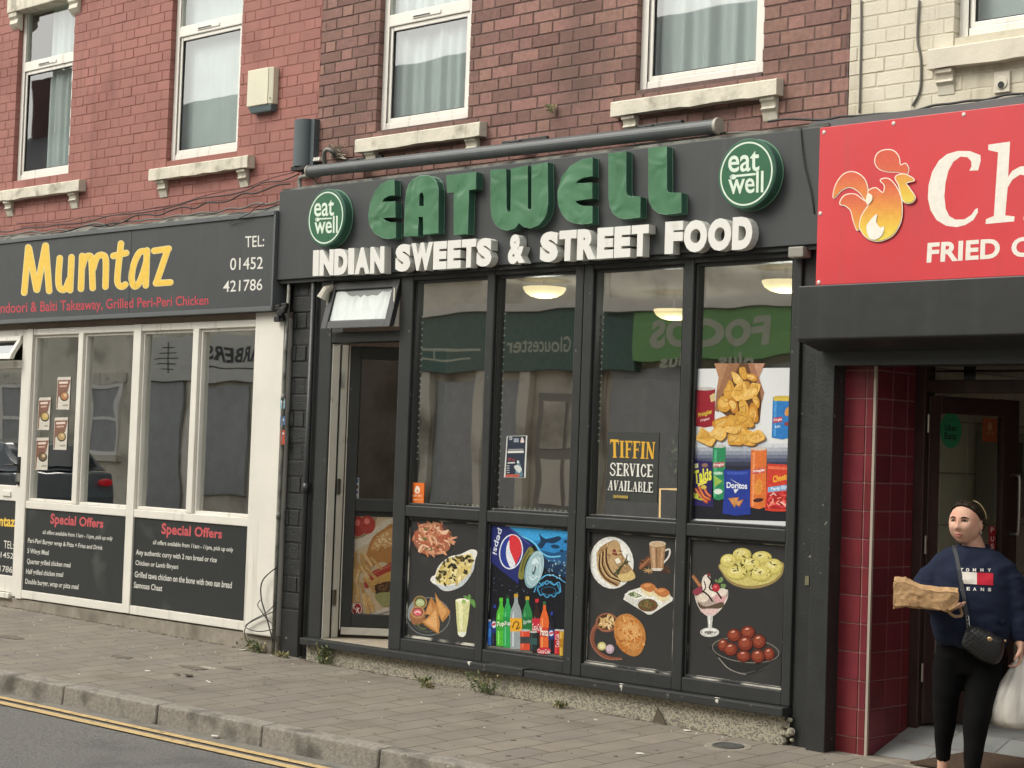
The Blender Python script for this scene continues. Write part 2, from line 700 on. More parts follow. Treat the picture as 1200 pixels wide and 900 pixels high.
# ================================================================== brick skins
M_brickred = mat('painted brick', '96635a', .72, .09, 5., bump=.35, bscale=60, island=.06, dirt=('78493f', .52, .8, 1.6), streak=('6d4a42', .62, .85))
M_mortred = mat('painted mortar', '8e5d54', .85, .1, 20., bump=.3)
M_brick = mat('bare brick', '84635a', .85, .16, 30., bump=.7, bscale=110, island=.27, dirt=('5c4841', .48, .8, 1.4), streak=('6f5a53', .62, .85))
M_mort = mat('dark mortar', '64524d', .95, .2, 30., bump=.6)
M_brickcream = mat('cream painted brick', 'cdc7b5', .7, .07, 4., bump=.5, bscale=60, island=.035, dirt=('ab9f84', .52, .8, 1.6), streak=('a59b84', .6, .85))
M_mortcream = mat('cream painted mortar', 'c4bda9', .85, .1, 20.)
M_brickblk = mat('black painted brick', '2c2e2e', .5, .2, 12., bump=1., bscale=70, island=.15, dirt=('4a4a47', .62, .8, 9.))
M_mortblk = mat('black painted mortar', '161717', .7, .2, 20.)
def brick_wall(name, parent, x0, x1, z0, z1, yf, holes, MBk, MMo, seed=1, bw=.235, ch=.0795, joint=.009, thick=.10, rough=.0015, ragged=None, c=.003, deep=.0045):
    rnd = random.Random(seed)
    b = MB()
    pitch = bw * 1.5
    k = 0
    z = z0
    def brick(a, e, za, zb):
        if e - a < .02:
            return
        y = yf + rnd.uniform(-rough, rough)
        dz = rnd.uniform(-.001, .001)
        za, zb = za + dz, zb + dz
        t1 = rnd.uniform(-.0012, .0012)
        p = [(a + c, y, za + c), (e - c, y + t1, za + c), (e - c, y + t1, zb - c), (a + c, y, zb - c)]
        q = [(a, y + c, za), (e, y + c, za), (e, y + c, zb), (a, y + c, zb)]
        r = [(u[0], yf + thick, u[2]) for u in q]
        i = [0, 1, 2, 3]
        b.add(p + q + r, [(0, 1, 2, 3)] + [(4 + j, 4 + (j + 1) % 4, (j + 1) % 4, j) for j in i] + [(8 + j, 8 + (j + 1) % 4, 4 + (j + 1) % 4, 4 + j) for j in i], MBk)
    while z < z1 - .01:
        zb = min(z + ch - joint, z1)
        x = x0 - pitch + (k % 2) * pitch * .5 + rnd.uniform(-.006, .006)
        i = 0
        xe = x1 if ragged is None else ragged(k)
        while x < xe:
            L = bw if i % 2 == 0 else bw / 2
            segs = [(max(x, x0), min(x + L - joint, xe))]
            for (hx0, hx1, hz0, hz1) in holes:
                if zb > hz0 + .004 and z < hz1 - .004:
                    ns = []
                    for a, e in segs:
                        if e <= hx0 or a >= hx1:
                            ns.append((a, e))
                        else:
                            if a < hx0:
                                ns.append((a, hx0))
                            if e > hx1:
                                ns.append((hx1, e))
                    segs = ns
            for a, e in segs:
                brick(a, e, z, zb)
            x += L
            i += 1
        z += ch
        k += 1
    # mortar bed behind the faces, in pieces round the openings
    xs = sorted(set([x0, x1] + [h[0] for h in holes] + [h[1] for h in holes]))
    zs = sorted(set([z0, z1] + [h[2] for h in holes] + [h[3] for h in holes]))
    for i in range(len(xs) - 1):
        for j in range(len(zs) - 1):
            mx_, mz = (xs[i] + xs[i + 1]) / 2, (zs[j] + zs[j + 1]) / 2
            if mx_ < x0 or mx_ > x1 or mz < z0 or mz > z1 or any(h[0] < mx_ < h[1] and h[2] < mz < h[3] for h in holes):
                continue
            hx = [h[0] for h in holes] + [h[1] for h in holes]
            ax, ex = xs[i] + (.004 if xs[i] in hx else 0), xs[i + 1] - (.004 if xs[i + 1] in hx else 0)
            b.box(ax, ex, yf + deep, yf + thick - .004, zs[j], zs[j + 1], MMo)
    return b.build(name, parent)

# ================================================================== upstairs windows
M_upvc = mat('white window plastic', 'e2dfd6', .35, .04, 3., streak=('b9b4a6', .58, .8))
M_gap = mat('black gasket', '1c1d1d', .6, .05)
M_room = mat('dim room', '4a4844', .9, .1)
M_net = mat('net curtain', 'c0c7c6', .9, .06, 4.)
M_stone = mat('painted stone', 'cfcab9', .75, .1, 8., bump=.7, bscale=50, dirt=('8d8574', .55, .75, 7.), streak=('9a9382', .6, .8))
G_up = glass('upstairs glass', (.88, .91, .90), 2.35, .0006, 2.2)
def frame_ring(b, x0, x1, z0, z1, w, y0, y1, M):
    b.box(x0, x0 + w, y0, y1, z0, z1, M)
    b.box(x1 - w, x1, y0, y1, z0, z1, M)
    b.box(x0 + w, x1 - w, y0, y1, z1 - w, z1, M)
    b.box(x0 + w, x1 - w, y0, y1, z0, z0 + w, M)
def up_window(par, x0, x1, z0, zt, z1, style, seed):
    b = MB()
    w = .055
    frame_ring(b, x0, x1, z0, z1, w, .145, .2, M_upvc)
    b.box(x0 + w, x1 - w, .143, .2, zt - .045, zt + .04, M_upvc)
    o = b.build('window', par, bevel=.006)
    # sashes, gaskets
    b = MB()
    frame_ring(b, x0 + w + .002, x1 - w - .002, z0 + w + .002, zt - .047, .03, .155, .185, M_upvc)
    b.build('sash', o, bevel=.005)
    b = MB()
    frame_ring(b, x0 + w + .032, x1 - w - .032, z0 + w + .032, zt - .077, .006, .162, .18, M_gap)
    b.build('gasket', o)
    b = MB()
    b.box(x0 + w + .03, x1 - w - .03, .168, .174, z0 + w + .03, zt - .075, G_up)
    b.build('pane', o)
    b = MB()
    b.box(x0 + w, x1 - w, .168, .174, zt + .04, z1 - w, G_up)
    b.build('pane', o)
    if style != 'plain':
        b = MB()
        xm = (x0 + x1) / 2
        b.box(xm - .16, xm + .12, .136, .143, zt - .02, zt + .004, M_upvc)
        b.box(xm - .15, xm + .02, .133, .136, zt - .014, zt - .002, M_gap)
        b.build('trickle_vent', o, bevel=.002)
    # net curtain, gathered
    rnd = random.Random(seed)
    b = MB()
    n = 90
    ph = [rnd.uniform(0, 6) for _ in range(4)]
    xa, xb = x0 + .02, x1 - .02
    gaps = {'net': [], 'gap': [(.55, .72)], 'left': [(0, .36)], 'plain': []}[style]
    cols = []
    am = {5: 1.5, 6: .25, 7: 1.7, 8: 2.1, 9: .2}.get(seed, 1.)
    for i in range(n + 1):
        t = i / n
        y = .235 + am * (.007 * math.sin(t * (26 + 5 * ph[3] / 3) + ph[0]) + .005 * math.sin(t * 61 + ph[1]) + .008 * math.sin(t * 11 + ph[2]))
        cols.append((xa + (xb - xa) * t, y))
    vs_, fs = [], []
    for i, (x, y) in enumerate(cols):
        vs_ += [(x, y, z0 - .05), (x, y, z1 + .05)]
    for i in range(n):
        t = (i + .5) / n
        if any(a < t < e for a, e in gaps):
            continue
        fs.append((2 * i, 2 * i + 2, 2 * i + 3, 2 * i + 1))
    b.add(vs_, fs, M_net)
    b.build('net_curtain', o, smooth=True)
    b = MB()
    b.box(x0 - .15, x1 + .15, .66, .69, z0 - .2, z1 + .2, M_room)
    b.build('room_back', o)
    return o
def sill(par, x0, x1, z0, z1, corbels, M=None, yw=.1, yf=.03, seed=1):
    M = M or M_stone
    rnd = random.Random(seed)
    b = MB()
    # broken, slightly irregular stone edge
    n = 14
    top = []
    prof = []
    for i in range(n + 1):
        x = x0 + (x1 - x0) * i / n
        d = rnd.uniform(-.006, .006) if 0 < i < n else 0
        prof.append([(x, yw + .04, z0 + d * .5), (x, yf + d, z0 + d), (x, yf + d * .6, z1 - .008), (x, yf + .01, z1), (x, yw + .04, z1 + .012)])
    b.loft(prof, M)
    o = b.build('window_sill', par)
    for cx in corbels:
        b = MB()
        cw = .05
        pr = [(yw + .02, z0), (yf + .018, z0), (yf + .018, z0 - .022), (yf + .034, z0 - .03), (yf + .042, z0 - .055), (yf + .03, z0 - .068), (yf + .05, z0 - .085), (yw - .004, z0 - .135), (yw + .02, z0 - .135)]
        b.prism([(cx - cw, y, z) for y, z in pr], (2 * cw, 0, 0), M)
        b.build('corbel', o, bevel=.003)
    return o

M_slate = mat('slate', '6b6c6f', .7, .15, 10., bump=1., bscale=30, island=.1)
M_darkwall = mat('rear wall render', '8c7d70', .9, .1)
def house_body(par, x0, x1, ztop=5.75, zf=2.76):
    b = MB()
    b.box(x0, x1, .70, 7., zf, ztop, M_darkwall)
    b.build('upper_storey', par)
    b = MB()
    b.prism([(x0, -.05, ztop), (x0, 3.6, ztop + 2.2), (x0, 7.2, ztop)], (x1 - x0, 0, 0), M_slate)
    b.build('roof', par)
    b = MB()
    b.box(x0 + .3, x0 + 1., 3.2, 4.1, ztop + 1.4, ztop + 3., M_brick)
    b.build('chimney', par, bevel=.01)

H1 = thing('terraced_building', 'red painted brick building with two tall white windows above the takeaway with yellow lettering', 'building', (-2., .1, 0))
W1 = (-3.62, -2.735, 3.79, 5.36)
W2 = (-1.325, -.415, 3.765, 5.36)
brick_wall('wall', H1, -8.0, .525, 3.0, 5.75, .10, [W1, W2], M_brickred, M_mortred, 3, rough=.001, c=.002, deep=.0028)
up_window(H1, W1[0], W1[1], W1[2], 4.815, W1[3], 'left', 5)
up_window(H1, W2[0], W2[1], W2[2], 4.81, W2[3], 'net', 6)
sill(H1, -3.85, -2.45, 3.612, 3.705, [-3.62, -2.60], seed=2)
sill(H1, -1.455, -.19, 3.612, 3.705, [-1.33, -.30], seed=3)
for wx in (W1, W2):
    b = MB()
    b.prism([(wx[0] - .12, .04, 5.30), (wx[1] + .12, .04, 5.30), (wx[1] + .12, .04, 5.55), ((wx[0] + wx[1]) / 2, .04, 5.66), (wx[0] - .12, .04, 5.55)], (0, .2, 0), M_stone)
    o = b.build('window_head', H1, bevel=.006)
    for cx in (wx[0] - .03, wx[1] + .03):
        b = MB()
        pr = [(.12, 5.30), (.05, 5.30), (.05, 5.26), (.07, 5.24), (.06, 5.2), (.085, 5.17), (.12, 5.14)]
        b.prism([(cx - .075, y, z) for y, z in pr], (.13, 0, 0), M_stone)
        b.build('corbel', o, bevel=.003)
house_body(H1, -8., .525)

H2 = thing('terraced_building', 'bare brown brick building with two white windows above the wide black shopfront', 'building', (2.8, .1, 0))
W3 = (1.155, 2.064, 3.762, 5.36)
W4 = (3.51, 4.457, 3.775, 5.36)
brick_wall('wall', H2, .527, 5.04, 3.2, 5.75, .10, [W3, W4], M_brick, M_mort, 8, ragged=lambda k: 5.035 + (.012 if k % 2 else -.012))
up_window(H2, W3[0], W3[1], W3[2], 4.545, W3[3], 'net', 7)
up_window(H2, W4[0], W4[1], W4[2], 4.545, W4[3], 'net', 8)
sill(H2, 1.02, 2.25, 3.612, 3.705, [1.145, 2.14], seed=4)
sill(H2, 3.378, 4.61, 3.615, 3.708, [3.50, 4.53], seed=5)
house_body(H2, .527, 5.04)

H3 = thing('terraced_building', 'cream painted building above the red sign at the right', 'building', (8, .1, 0))
W5 = (5.695, 6.62, 3.80, 5.36)
brick_wall('wall', H3, 5.052, 11.5, 3.2, 5.75, .093, [W5], M_brickcream, M_mortcream, 9, rough=.001, c=.002, deep=.0025)
up_window(H3, W5[0], W5[1], W5[2], 4.6, W5[3], 'plain', 9)
M_cstone = mat('cream painted stone', 'cdc7b6', .7, .06, 6., bump=.5, bscale=40, dirt=('aa9f84', .6, .8, 5.))
sill(H3, 5.575, 6.75, 3.635, 3.745, [5.66, 6.66], M_cstone, yw=.093, seed=6)
house_body(H3, 5.04, 11.5)
# ================================================================== shopfronts
M_blkfr = mat('charcoal frame', '2f3131', .40, .10, 6., bump=.15, bscale=90, dirt=('6c6a65', .70, .72, 26.), streak=('383a39', .58, .85))
M_blkpt = mat('black gloss paint', '2c2e2e', .42, .14, 8., bump=.35, bscale=60, dirt=('7c7a73', .695, .715, 22.), streak=('373837', .56, .85))
M_fas = mat('dark grey sign panel', '3c3f40', .5, .06, 3., dirt=('434646', .5, .8, 1.6), streak=('484a49', .58, .85))
M_white = mat('white painted frame', 'dcd9cf', .45, .05, 4., bump=.2, bscale=60, streak=('aaa597', .6, .78))
M_conc = mat('concrete plinth', '8f887b', .9, .16, 20., bump=1.2, bscale=120, dirt=('635d53', .5, .75, 5.))
M_pebble = mat('pebbledash', 'aaa491', .92, .1, 30.)
def pebble_nodes(M):
    t = M.node_tree
    N, L = t.nodes, t.links
    b = N['Principled BSDF']
    src = b.inputs['Base Color'].links[0].from_socket
    tc = N.new('ShaderNodeTexCoord')
    v = N.new('ShaderNodeTexVoronoi')
    v.inputs['Scale'].default_value = 120
    L.new(tc.outputs['Object'], v.inputs['Vector'])
    sp = N.new('ShaderNodeSeparateColor')
    L.new(v.outputs['Color'], sp.inputs[0])
    mr = N.new('ShaderNodeMapRange')
    mr.inputs[1].default_value = .5
    mr.inputs[2].default_value = .72
    L.new(sp.outputs[0], mr.inputs[0])
    mx = N.new('ShaderNodeMix')
    mx.data_type = 'RGBA'
    L.new(mr.outputs[0], mx.inputs[0])
    L.new(src, mx.inputs[6])
    mx.inputs[7].default_value = (.19, .175, .145, 1)
    L.new(mx.outputs[2], b.inputs['Base Color'])
    bp = N.new('ShaderNodeBump')
    bp.inputs['Strength'].default_value = .8
    bp.inputs['Distance'].default_value = .006
    bp.invert = True
    L.new(v.outputs['Distance'], bp.inputs['Height'])
    L.new(bp.outputs[0], b.inputs['Normal'])
pebble_nodes(M_pebble)
G_shop = glass('shop glass', (.86, .89, .87), 5.8, .0014, 1.8)
M_steel = mat('brushed steel', 'b9b9b4', .3, .05, 20., metal=1.)
M_rubber = mat('black rubber', '151616', .6, .1)

# ---- the wide black shopfront
SF = thing('shopfront', 'wide black shopfront with an open door and four tall windows under the green lettered sign', 'shopfront', (2.8, 0, .1))
b = MB()
yf = -.035
def vbar(x0, x1, z0=.19, z1=2.725, y0=yf, y1=.075):
    b.box(x0, x1, y0, y1, z0, z1, M_blkfr)
vbar(.80, .925)
vbar(1.625, 1.742)
vbar(2.437, 2.503)
vbar(3.197, 3.262)
vbar(3.268, 3.341)
vbar(4.04, 4.112)
vbar(4.805, 4.862)
def hbar(x0, x1, z0, z1, y0=yf + .0025, y1=.072):
    b.box(x0 + .001, x1 - .001, y0, y1, z0, z1, M_blkfr)
BAYS = [(1.742, 2.437), (2.503, 3.197), (3.341, 4.04), (4.112, 4.805)]
for x0, x1 in BAYS:
    hbar(x0, x1, 2.668, 2.725)
    hbar(x0, x1, 1.085, 1.158)
    hbar(x0, x1, .19, .272)
hbar(.925, 1.625, 2.69, 2.725)
hbar(.925, 1.625, 2.262, 2.335)
b.build('frame', SF, bevel=.007)
b = MB()
for x0, x1 in BAYS:
    frame_ring(b, x0 + .001, x1 - .001, 1.159, 2.667, .016, -.012, .06, M_blkfr)
    frame_ring(b, x0 + .001, x1 - .001, .273, 1.084, .014, -.014, .06, M_blkfr)
b.build('glazing_bead', SF, bevel=.004)
for x0, x1 in BAYS:
    b = MB()
    b.box(x0 + .012, x1 - .012, .018, .024, 1.17, 2.655, G_shop)
    b.build('window_pane', SF)
b = MB()
b.box(.79, 2.6, -.10, .06, .142, .19, M_blkfr)
b.box(2.603, 2.93, -.106, .06, .146, .197, M_blkfr)
b.box(2.933, 4.862, -.10, .06, .140, .188, M_blkfr)
b.build('cill', SF, bevel=.006)
M_drop = mat('white splash', 'c9c6bc', .7, .1, 20.)
rnd = random.Random(19)
for x, z, h in ((3.72, .178, .016), (4.42, .175, .008), (2.46, .182, .010)):
    b = MB()
    b.ellipsoid((x, -.1015, z), (.012, .003, .01), M_drop, 8, 5)
    b.ellipsoid((x + .003, -.101, z - h * .6), (.005, .0025, h), M_drop, 8, 5)
    b.ellipsoid((x - .01, -.085, .1905), (.018, .012, .002), M_drop, 8, 4)
    b.build('paint_splash', SF)
b = MB()
b.box(.80, 4.83, -.045, .15, -.25, .142, M_pebble)
b.build('plinth', SF, bevel=.008)
M_upin = mat('inner white door plastic', 'c9c6ba', .45, .06, 5., dirt=('8d887b', .6, .8, 8.))
# white inner face of the door frame
b = MB()
b.box(.926, .934, -.02, .045, .195, 2.255, M_upin)
b.box(.926, .932, .047, .062, .195, 2.255, M_rubber)
b.box(.926, .938, .064, .118, .195, 2.255, M_upin)
for zz in (.42, 1.2, 1.95):
    b.box(.938, .95, .055, .085, zz, zz + .11, M_steel)
b.build('door_jamb', SF)
b = MB()
b.box(.926, 1.624, -.03, .6, .183, .192, mat('worn threshold', '9c9282', .8, .15, 12.))
b.build('threshold', SF)
# door leaf, swung inwards
th = R(40)
hp = Vector((.952, .128, 0))
dl = Vector((math.cos(th), math.sin(th), 0))
dn = Vector((math.sin(th), -math.cos(th), 0))
def leafbox(b, s0, s1, z0, z1, o0, o1, M):
    p = [hp + dl * s0 + dn * o1, hp + dl * s1 + dn * o1, hp + dl * s1 + dn * o0, hp + dl * s0 + dn * o0]
    b.hexa([Vector((q.x, q.y, z0)) for q in p] + [Vector((q.x, q.y, z1)) for q in p], M)
b = MB()
LW = .68
leafbox(b, 0, .075, .27, 2.25, -.055, 0, M_blkfr)
leafbox(b, LW - .08, LW, .27, 2.25, -.055, 0, M_blkfr)
for z0, z1 in ((.27, .365), (1.085, 1.175), (2.16, 2.25)):
    leafbox(b, .075, LW - .08, z0, z1, -.055, -.002, M_blkfr)
dleaf = b.build('door', SF, bevel=.006)
b = MB()
leafbox(b, .004, LW, .215, .268, -.05, -.004, M_upin)
b.build('weather_bar', dleaf, bevel=.004)
b = MB()
leafbox(b, .07, LW - .075, 1.17, 2.165, -.032, -.026, glass('door glass', (.6, .6, .58), 1.7, .001, 2.))
b.build('door_pane', dleaf)
b = MB()
leafbox(b, .07, LW - .075, .36, 1.09, -.034, -.026, M_blkfr)
b.build('lower_panel', dleaf)
b = MB()
leafbox(b, -.008, -.001, .25, 2.25, -.05, 0, M_upin)
b.build('edge_strip', dleaf)
# open top light above the door
b = MB()
zt, zb, yt, yb = 2.685, 2.352, -.04, -.125
x0, x1 = .905, 1.615
def tl(x, f, o=0.):
    n = Vector((0, -(zt - zb), -(yt - yb))).normalized()
    return Vector((x, yt + (yb - yt) * f, zt + (zb - zt) * f)) + n * o
def tlbox(b, xa, xb, fa, fb, o0, o1, M):
    p = [tl(xa, fa, o1), tl(xb, fa, o1), tl(xb, fb, o1), tl(xa, fb, o1)]
    q = [tl(xa, fa, o0), tl(xb, fa, o0), tl(xb, fb, o0), tl(xa, fb, o0)]
    b.hexa(p + q, M)
tlbox(b, x0, x0 + .06, 0, 1, -.05, 0, M_blkfr)
tlbox(b, x1 - .06, x1, 0, 1, -.05, 0, M_blkfr)
tlbox(b, x0 + .06, x1 - .06, 0, .17, -.05, -.002, M_blkfr)
tlbox(b, x0 + .06, x1 - .06, .84, 1, -.05, -.002, M_blkfr)
tlw = b.build('top_light', SF, bevel=.006)
b = MB()
tlbox(b, x0 + .06, x1 - .06, .17, .84, -.028, -.022, mat('dusty glass', '6f7370', .25, .1))
b.build('pane', tlw)
b = MB()
pts = [(x0 + .062, .835), (x0 + .062, .22), (x0 + .1, .2), (x0 + .16, .22), (x0 + .2, .30), (x0 + .25, .33), (x0 + .29, .31), (x0 + .33, .36), (x0 + .36, .31), (x0 + .4, .35), (x0 + .44, .32), (x0 + .5, .34), (x0 + .54, .25), (x0 + .6, .27), (x1 - .062, .22), (x1 - .062, .835)]
P = [tl(a, f, -.019) for a, f in pts]
b.prism(P, (0, .002, .001), mat('torn white film', 'ccd3d0', .5, .06, 14., streak=('b2bab7', .5, .7)))
b.build('torn_film', tlw)
b = MB()
for xx in (x1 - .01, x0 + .01):
    b.box(xx - .006, xx + .006, -.08, -.03, 2.36, 2.62, M_upin)
b.build('stay', tlw)

# ---- interior of that shop
M_in1 = mat('interior plaster', 'a09a8c', .9, .1)
M_inw = mat('interior brown brick paper', '66574d', .8, .2, 20.)
M_inc = mat('interior ceiling', '8b877c', .9, .06)
M_inf = mat('interior floor', '7d7466', .5, .1)
IN = thing('shop_interior', 'dim room with a counter behind the glass of the wide black shopfront', 'room', (2.8, 2.5, .19))
b = MB()
b.box(.56, 5.02, .62, 5.2, .15, .18, M_inf)
b.build('floor', IN)
b = MB()
b.box(.56, 5.02, .16, 5.2, 2.735, 2.76, M_inc)
b.build('ceiling', IN)
b = MB()
b.box(.54, .56, .2, 5.2, -.1, 2.735, M_inw)
b.box(4.98, 5.0, .55, 5.2, -.1, 2.735, M_in1)
b.box(.56, 4.98, 5.2, 5.25, -.1, 2.735, M_in1)
b.build('wall', IN)
M_ctr = mat('counter laminate', '6e6658', .4, .1)
b = MB()
b.box(2.9, 4.6, 2.2, 2.8, .18, 1.15, M_ctr)
b.box(2.85, 4.65, 2.15, 2.85, 1.15, 1.2, M_inc)
b.build('counter', IN, bevel=.01)
b = MB()
b.box(.6, 1.0, 3.4, 4.4, .18, 2.2, M_darkwall)
b.build('cupboard', IN, bevel=.01)
# domed ceiling lights, lit
M_lamp = mat('lit lamp shade', 'ffe6ae', .5, 0, emit=.85)
for i, (q, Y, lb) in enumerate((((638, 345), .85, 'lit cream domed ceiling light in the second window from the door'), ((790, 371), 1.9, 'lit cream domed ceiling light low behind the third window, beside the frame'), ((921, 338), .9, 'lit cream domed ceiling light behind the fourth window at the right'))):
    c = F(q[0], q[1] - 3, Y)
    t = thing('ceiling_light', lb, 'lamp', c, 'domed ceiling lights in the shop')
    b = MB()
    n = 24
    rings = []
    for r, dz in ((.15, .03), (.149, .018), (.132, -.01), (.095, -.032), (.052, -.043), (.005, -.046)):
        rings.append([c + Vector((r * math.cos(6.2832 * j / n), r * math.sin(6.2832 * j / n), dz)) for j in range(n)])
    b.loft(rings, M_lamp)
    b.build('lamp_shade', t, smooth=True)
    b = MB()
    b.tube([c + Vector((0, 0, .03)), (c.x, c.y, 2.735)], .012, M_steel)
    b.build('stem', t)
    pl_ = bpy.data.lights.new('lamp_glow', 'POINT')
    pl_.energy = 5.
    pl_.color = (1., .96, .88)
    pl_.shadow_soft_size = .1
    lo = bpy.data.objects.new('lamp_glow', pl_)
    COL.objects.link(lo)
    lo.location = c + Vector((0, 0, -.16))
    lo.parent = t
    lo.matrix_parent_inverse = Matrix.Translation(-Vector(t.location))

# ---- white takeaway shopfront at the left
SW = thing('shopfront', 'white framed takeaway shopfront with black lower panels under the yellow lettered sign', 'shopfront', (-1.5, 0, .2))
b = MB()
for x0, x1, z0 in ((-3.04, -2.945, .16), (-1.47, -1.368, .17)):
    b.box(x0, x1, -.035, .07, z0, 2.455, M_white)
for x0, x1 in ((-2.252, -2.182), (-.69, -.618)):
    b.box(x0, x1, -.033, .07, .992, 2.40, M_white)
for x0, x1 in ((-2.945, -1.47), (-1.368, .088)):
    b.box(x0, x1, -.0325, .07, .928, .991, M_white)
    b.box(x0, x1, -.03, .07, 2.398, 2.453, M_white)
    b.box(x0, x1, -.0325, .07, .168, .236, M_white)
b.box(.088, .418, -.05, .09, .155, 2.50, M_white)
b.build('frame', SW, bevel=.006)
GB = [(-2.945, -2.252), (-2.182, -1.47), (-1.368, -.69), (-.618, .088)]
b = MB()
for x0, x1 in GB:
    frame_ring(b, x0 + .001, x1 - .001, .993, 2.397, .022, -.008, .06, M_white)
b.build('glazing_bead', SW, bevel=.004)
for x0, x1 in GB:
    b = MB()
    b.box(x0 + .02, x1 - .02, .022, .028, 1.01, 2.38, G_shop)
    b.build('window_pane', SW)
M_vin = mat('black vinyl panel', '2b2e2e', .4, .06, 4., dirt=('4c4f4e', .6, .8, 3.))
for x0, x1 in ((-2.945, -1.47), (-1.368, .088)):
    b = MB()
    b.box(x0 + .002, x1 - .002, -.018, .05, .238, .926, M_vin)
    b.build('lower_panel', SW)
b = MB()
b.box(-3.95, .45, -.02, .15, -.2, .158, M_conc)
b.build('plinth', SW, bevel=.01)
# takeaway door
b = MB()
b.box(-3.12, -3.042, -.02, .07, .17, 2.45, M_white)
b.box(-4.02, -3.95, -.02, .07, .17, 2.45, M_white)
b.box(-3.95, -3.12, -.02, .07, 2.12, 2.19, M_white)
b.box(-3.95, -3.12, -.02, .07, 2.40, 2.45, M_white)
b.box(-3.95, -3.12, -.018, .07, .98, 1.11, M_white)
b.box(-3.95, -3.12, -.018, .07, .20, .34, M_white)
b.box(-3.95, -3.12, -.05, .07, .15, .195, M_white)
dw = b.build('door', SW, bevel=.006)
b = MB()
b.box(-3.95, -3.12, .02, .026, 1.11, 2.12, G_shop)
b.build('door_pane', dw)
b = MB()
b.box(-3.95, -3.12, -.008, .04, .34, .98, M_vin)
b.build('lower_panel', dw)
b = MB()
b.box(-3.10, -3.07, -.035, -.018, 1.12, 1.36, M_rubber)
b.tube([(-3.085, -.03, 1.29), (-3.085, -.075, 1.29), (-3.23, -.075, 1.285)], .009, M_rubber)
b.box(-3.107, -3.066, -.038, -.021, 1.15, 1.22, M_steel)
b.build('handle', dw)
b = MB()
b.box(-3.33, -3.2, -.03, -.017, 1.02, 1.06, M_white)
b.build('letter_slot', dw)
# its open top light
b = MB()
def slab4(b, xa, xb, ya, za, yb, zb, t, M):
    b.hexa([Vector((xa, ya, za)), Vector((xb, ya, za)), Vector((xb, yb, zb)), Vector((xa, yb, zb)), Vector((xa, ya + t, za)), Vector((xb, ya + t, za)), Vector((xb, yb + t, zb)), Vector((xa, yb + t, zb))], M)
slab4(b, -3.92, -3.14, -.03, 2.40, -.038, 2.36, .04, M_white)
slab4(b, -3.92, -3.14, -.115, 2.24, -.13, 2.195, .04, M_white)
slab4(b, -3.92, -3.87, -.038, 2.36, -.115, 2.24, .04, M_white)
slab4(b, -3.19, -3.14, -.038, 2.36, -.115, 2.24, .04, M_white)
o = b.build('top_light', SW, bevel=.004)
b = MB()
slab4(b, -3.87, -3.19, -.02, 2.36, -.098, 2.24, .006, G_shop)
b.build('pane', o)
IN2 = thing('shop_interior', 'dark room behind the glass of the white framed takeaway shopfront', 'room', (-2, 2, .19))
M_in2 = mat('dark interior', '98938a', .9, .15)
b = MB()
b.box(-6, .44, .16, 4.2, .12, .16, M_in2)
b.box(-6, .44, .16, 4.2, 2.46, 2.5, M_inc)
b.box(-6, -5.95, .16, 4.2, .16, 2.46, M_in2)
b.box(.40, .44, .16, 4.2, .16, 2.46, M_in2)
b.box(-5.95, .40, 4.2, 4.25, .16, 2.46, M_in2)
b.build('wall', IN2)
b = MB()
b.box(-2.6, -.1, 2.4, 2.9, .16, 1.15, M_ctr)
b.build('counter', IN2, bevel=.01)
b = MB()
b.box(-6.5, -4.02, -.02, .1, -.1, 2.6, M_brickred)
b.build('side_wall', H1)
b = MB()
b.box(-8., .52, .11, .62, 2.52, 3.0, M_darkwall)
b.box(.527, 5.04, .13, .62, 2.78, 3.2, M_darkwall)
b.build('lintel', H1)

# ---- black painted brick pier between the two shops
PI = thing('brick_pier', 'black painted brick pier between the white shopfront and the black shopfront', 'pier', (.63, .0, 0))
brick_wall('brickwork', PI, .452, .672, -.1, 2.72, .0, [], M_brickblk, M_mortblk, 21, bw=.225, ch=.118, joint=.012, thick=.12, rough=.004)
b = MB()
b.box(.47, .665, -.012, .0, -.05, .36, M_blkpt)
b.box(.674, .80, -.005, .12, -.15, 2.72, M_blkpt)
b.box(.424, .452, .03, .12, -.1, 2.72, M_rubber)
b.build('boarding', PI, bevel=.004)
M_pipe = mat('grey conduit', '77776f', .5, .15, 20., dirt=('3d3d3a', .5, .7, 9.))
pi = tag(MB().tube([(.435, -.045, gz(.43, 0)), (.435, -.045, .9), (.44, -.04, 1.5), (.437, -.045, 2.0), (.445, -.04, 2.7)], .013, M_pipe).tube([(.435, -.045, 1.0), (.435, -.045, 1.05)], .017, M_pipe).tube([(.437, -.045, 1.86), (.437, -.045, 1.9)], .018, M_pipe).build('conduit_pipe', smooth=True), 'thin grey conduit running up the left edge of the black brick pier', 'pipe')
tag(MB().tube([(.715, -.035, .05), (.715, -.035, 2.7)], .02, M_blkpt).tube([(.715, -.035, 1.2), (.715, -.035, 1.27)], .025, M_blkpt).build('drain_pipe', smooth=True), 'black painted pipe between the brick pier and the open shop door', 'pipe')

# ---- black pilaster to the right
PL = thing('pilaster', 'black painted pilaster between the black shopfront and the red tiles', 'pilaster', (4.98, 0, 0))
b = MB()
b.box(4.864, 4.985, -.012, .5, -.2, 2.72, M_blkpt)
b.build('side_panel', PL, bevel=.004)
b = MB()
b.box(4.987, 5.106, -.055, .5, -.2, 2.30, M_blkpt)
b.build('face_panel', PL, bevel=.005)
M_brass = mat('dull brass', '8d8a70', .4, .1, metal=.6)
b = MB()
b.box(4.93, 4.955, -.018, -.012, .86, .91, M_brass)
b.build('plate', PL)
b = MB()
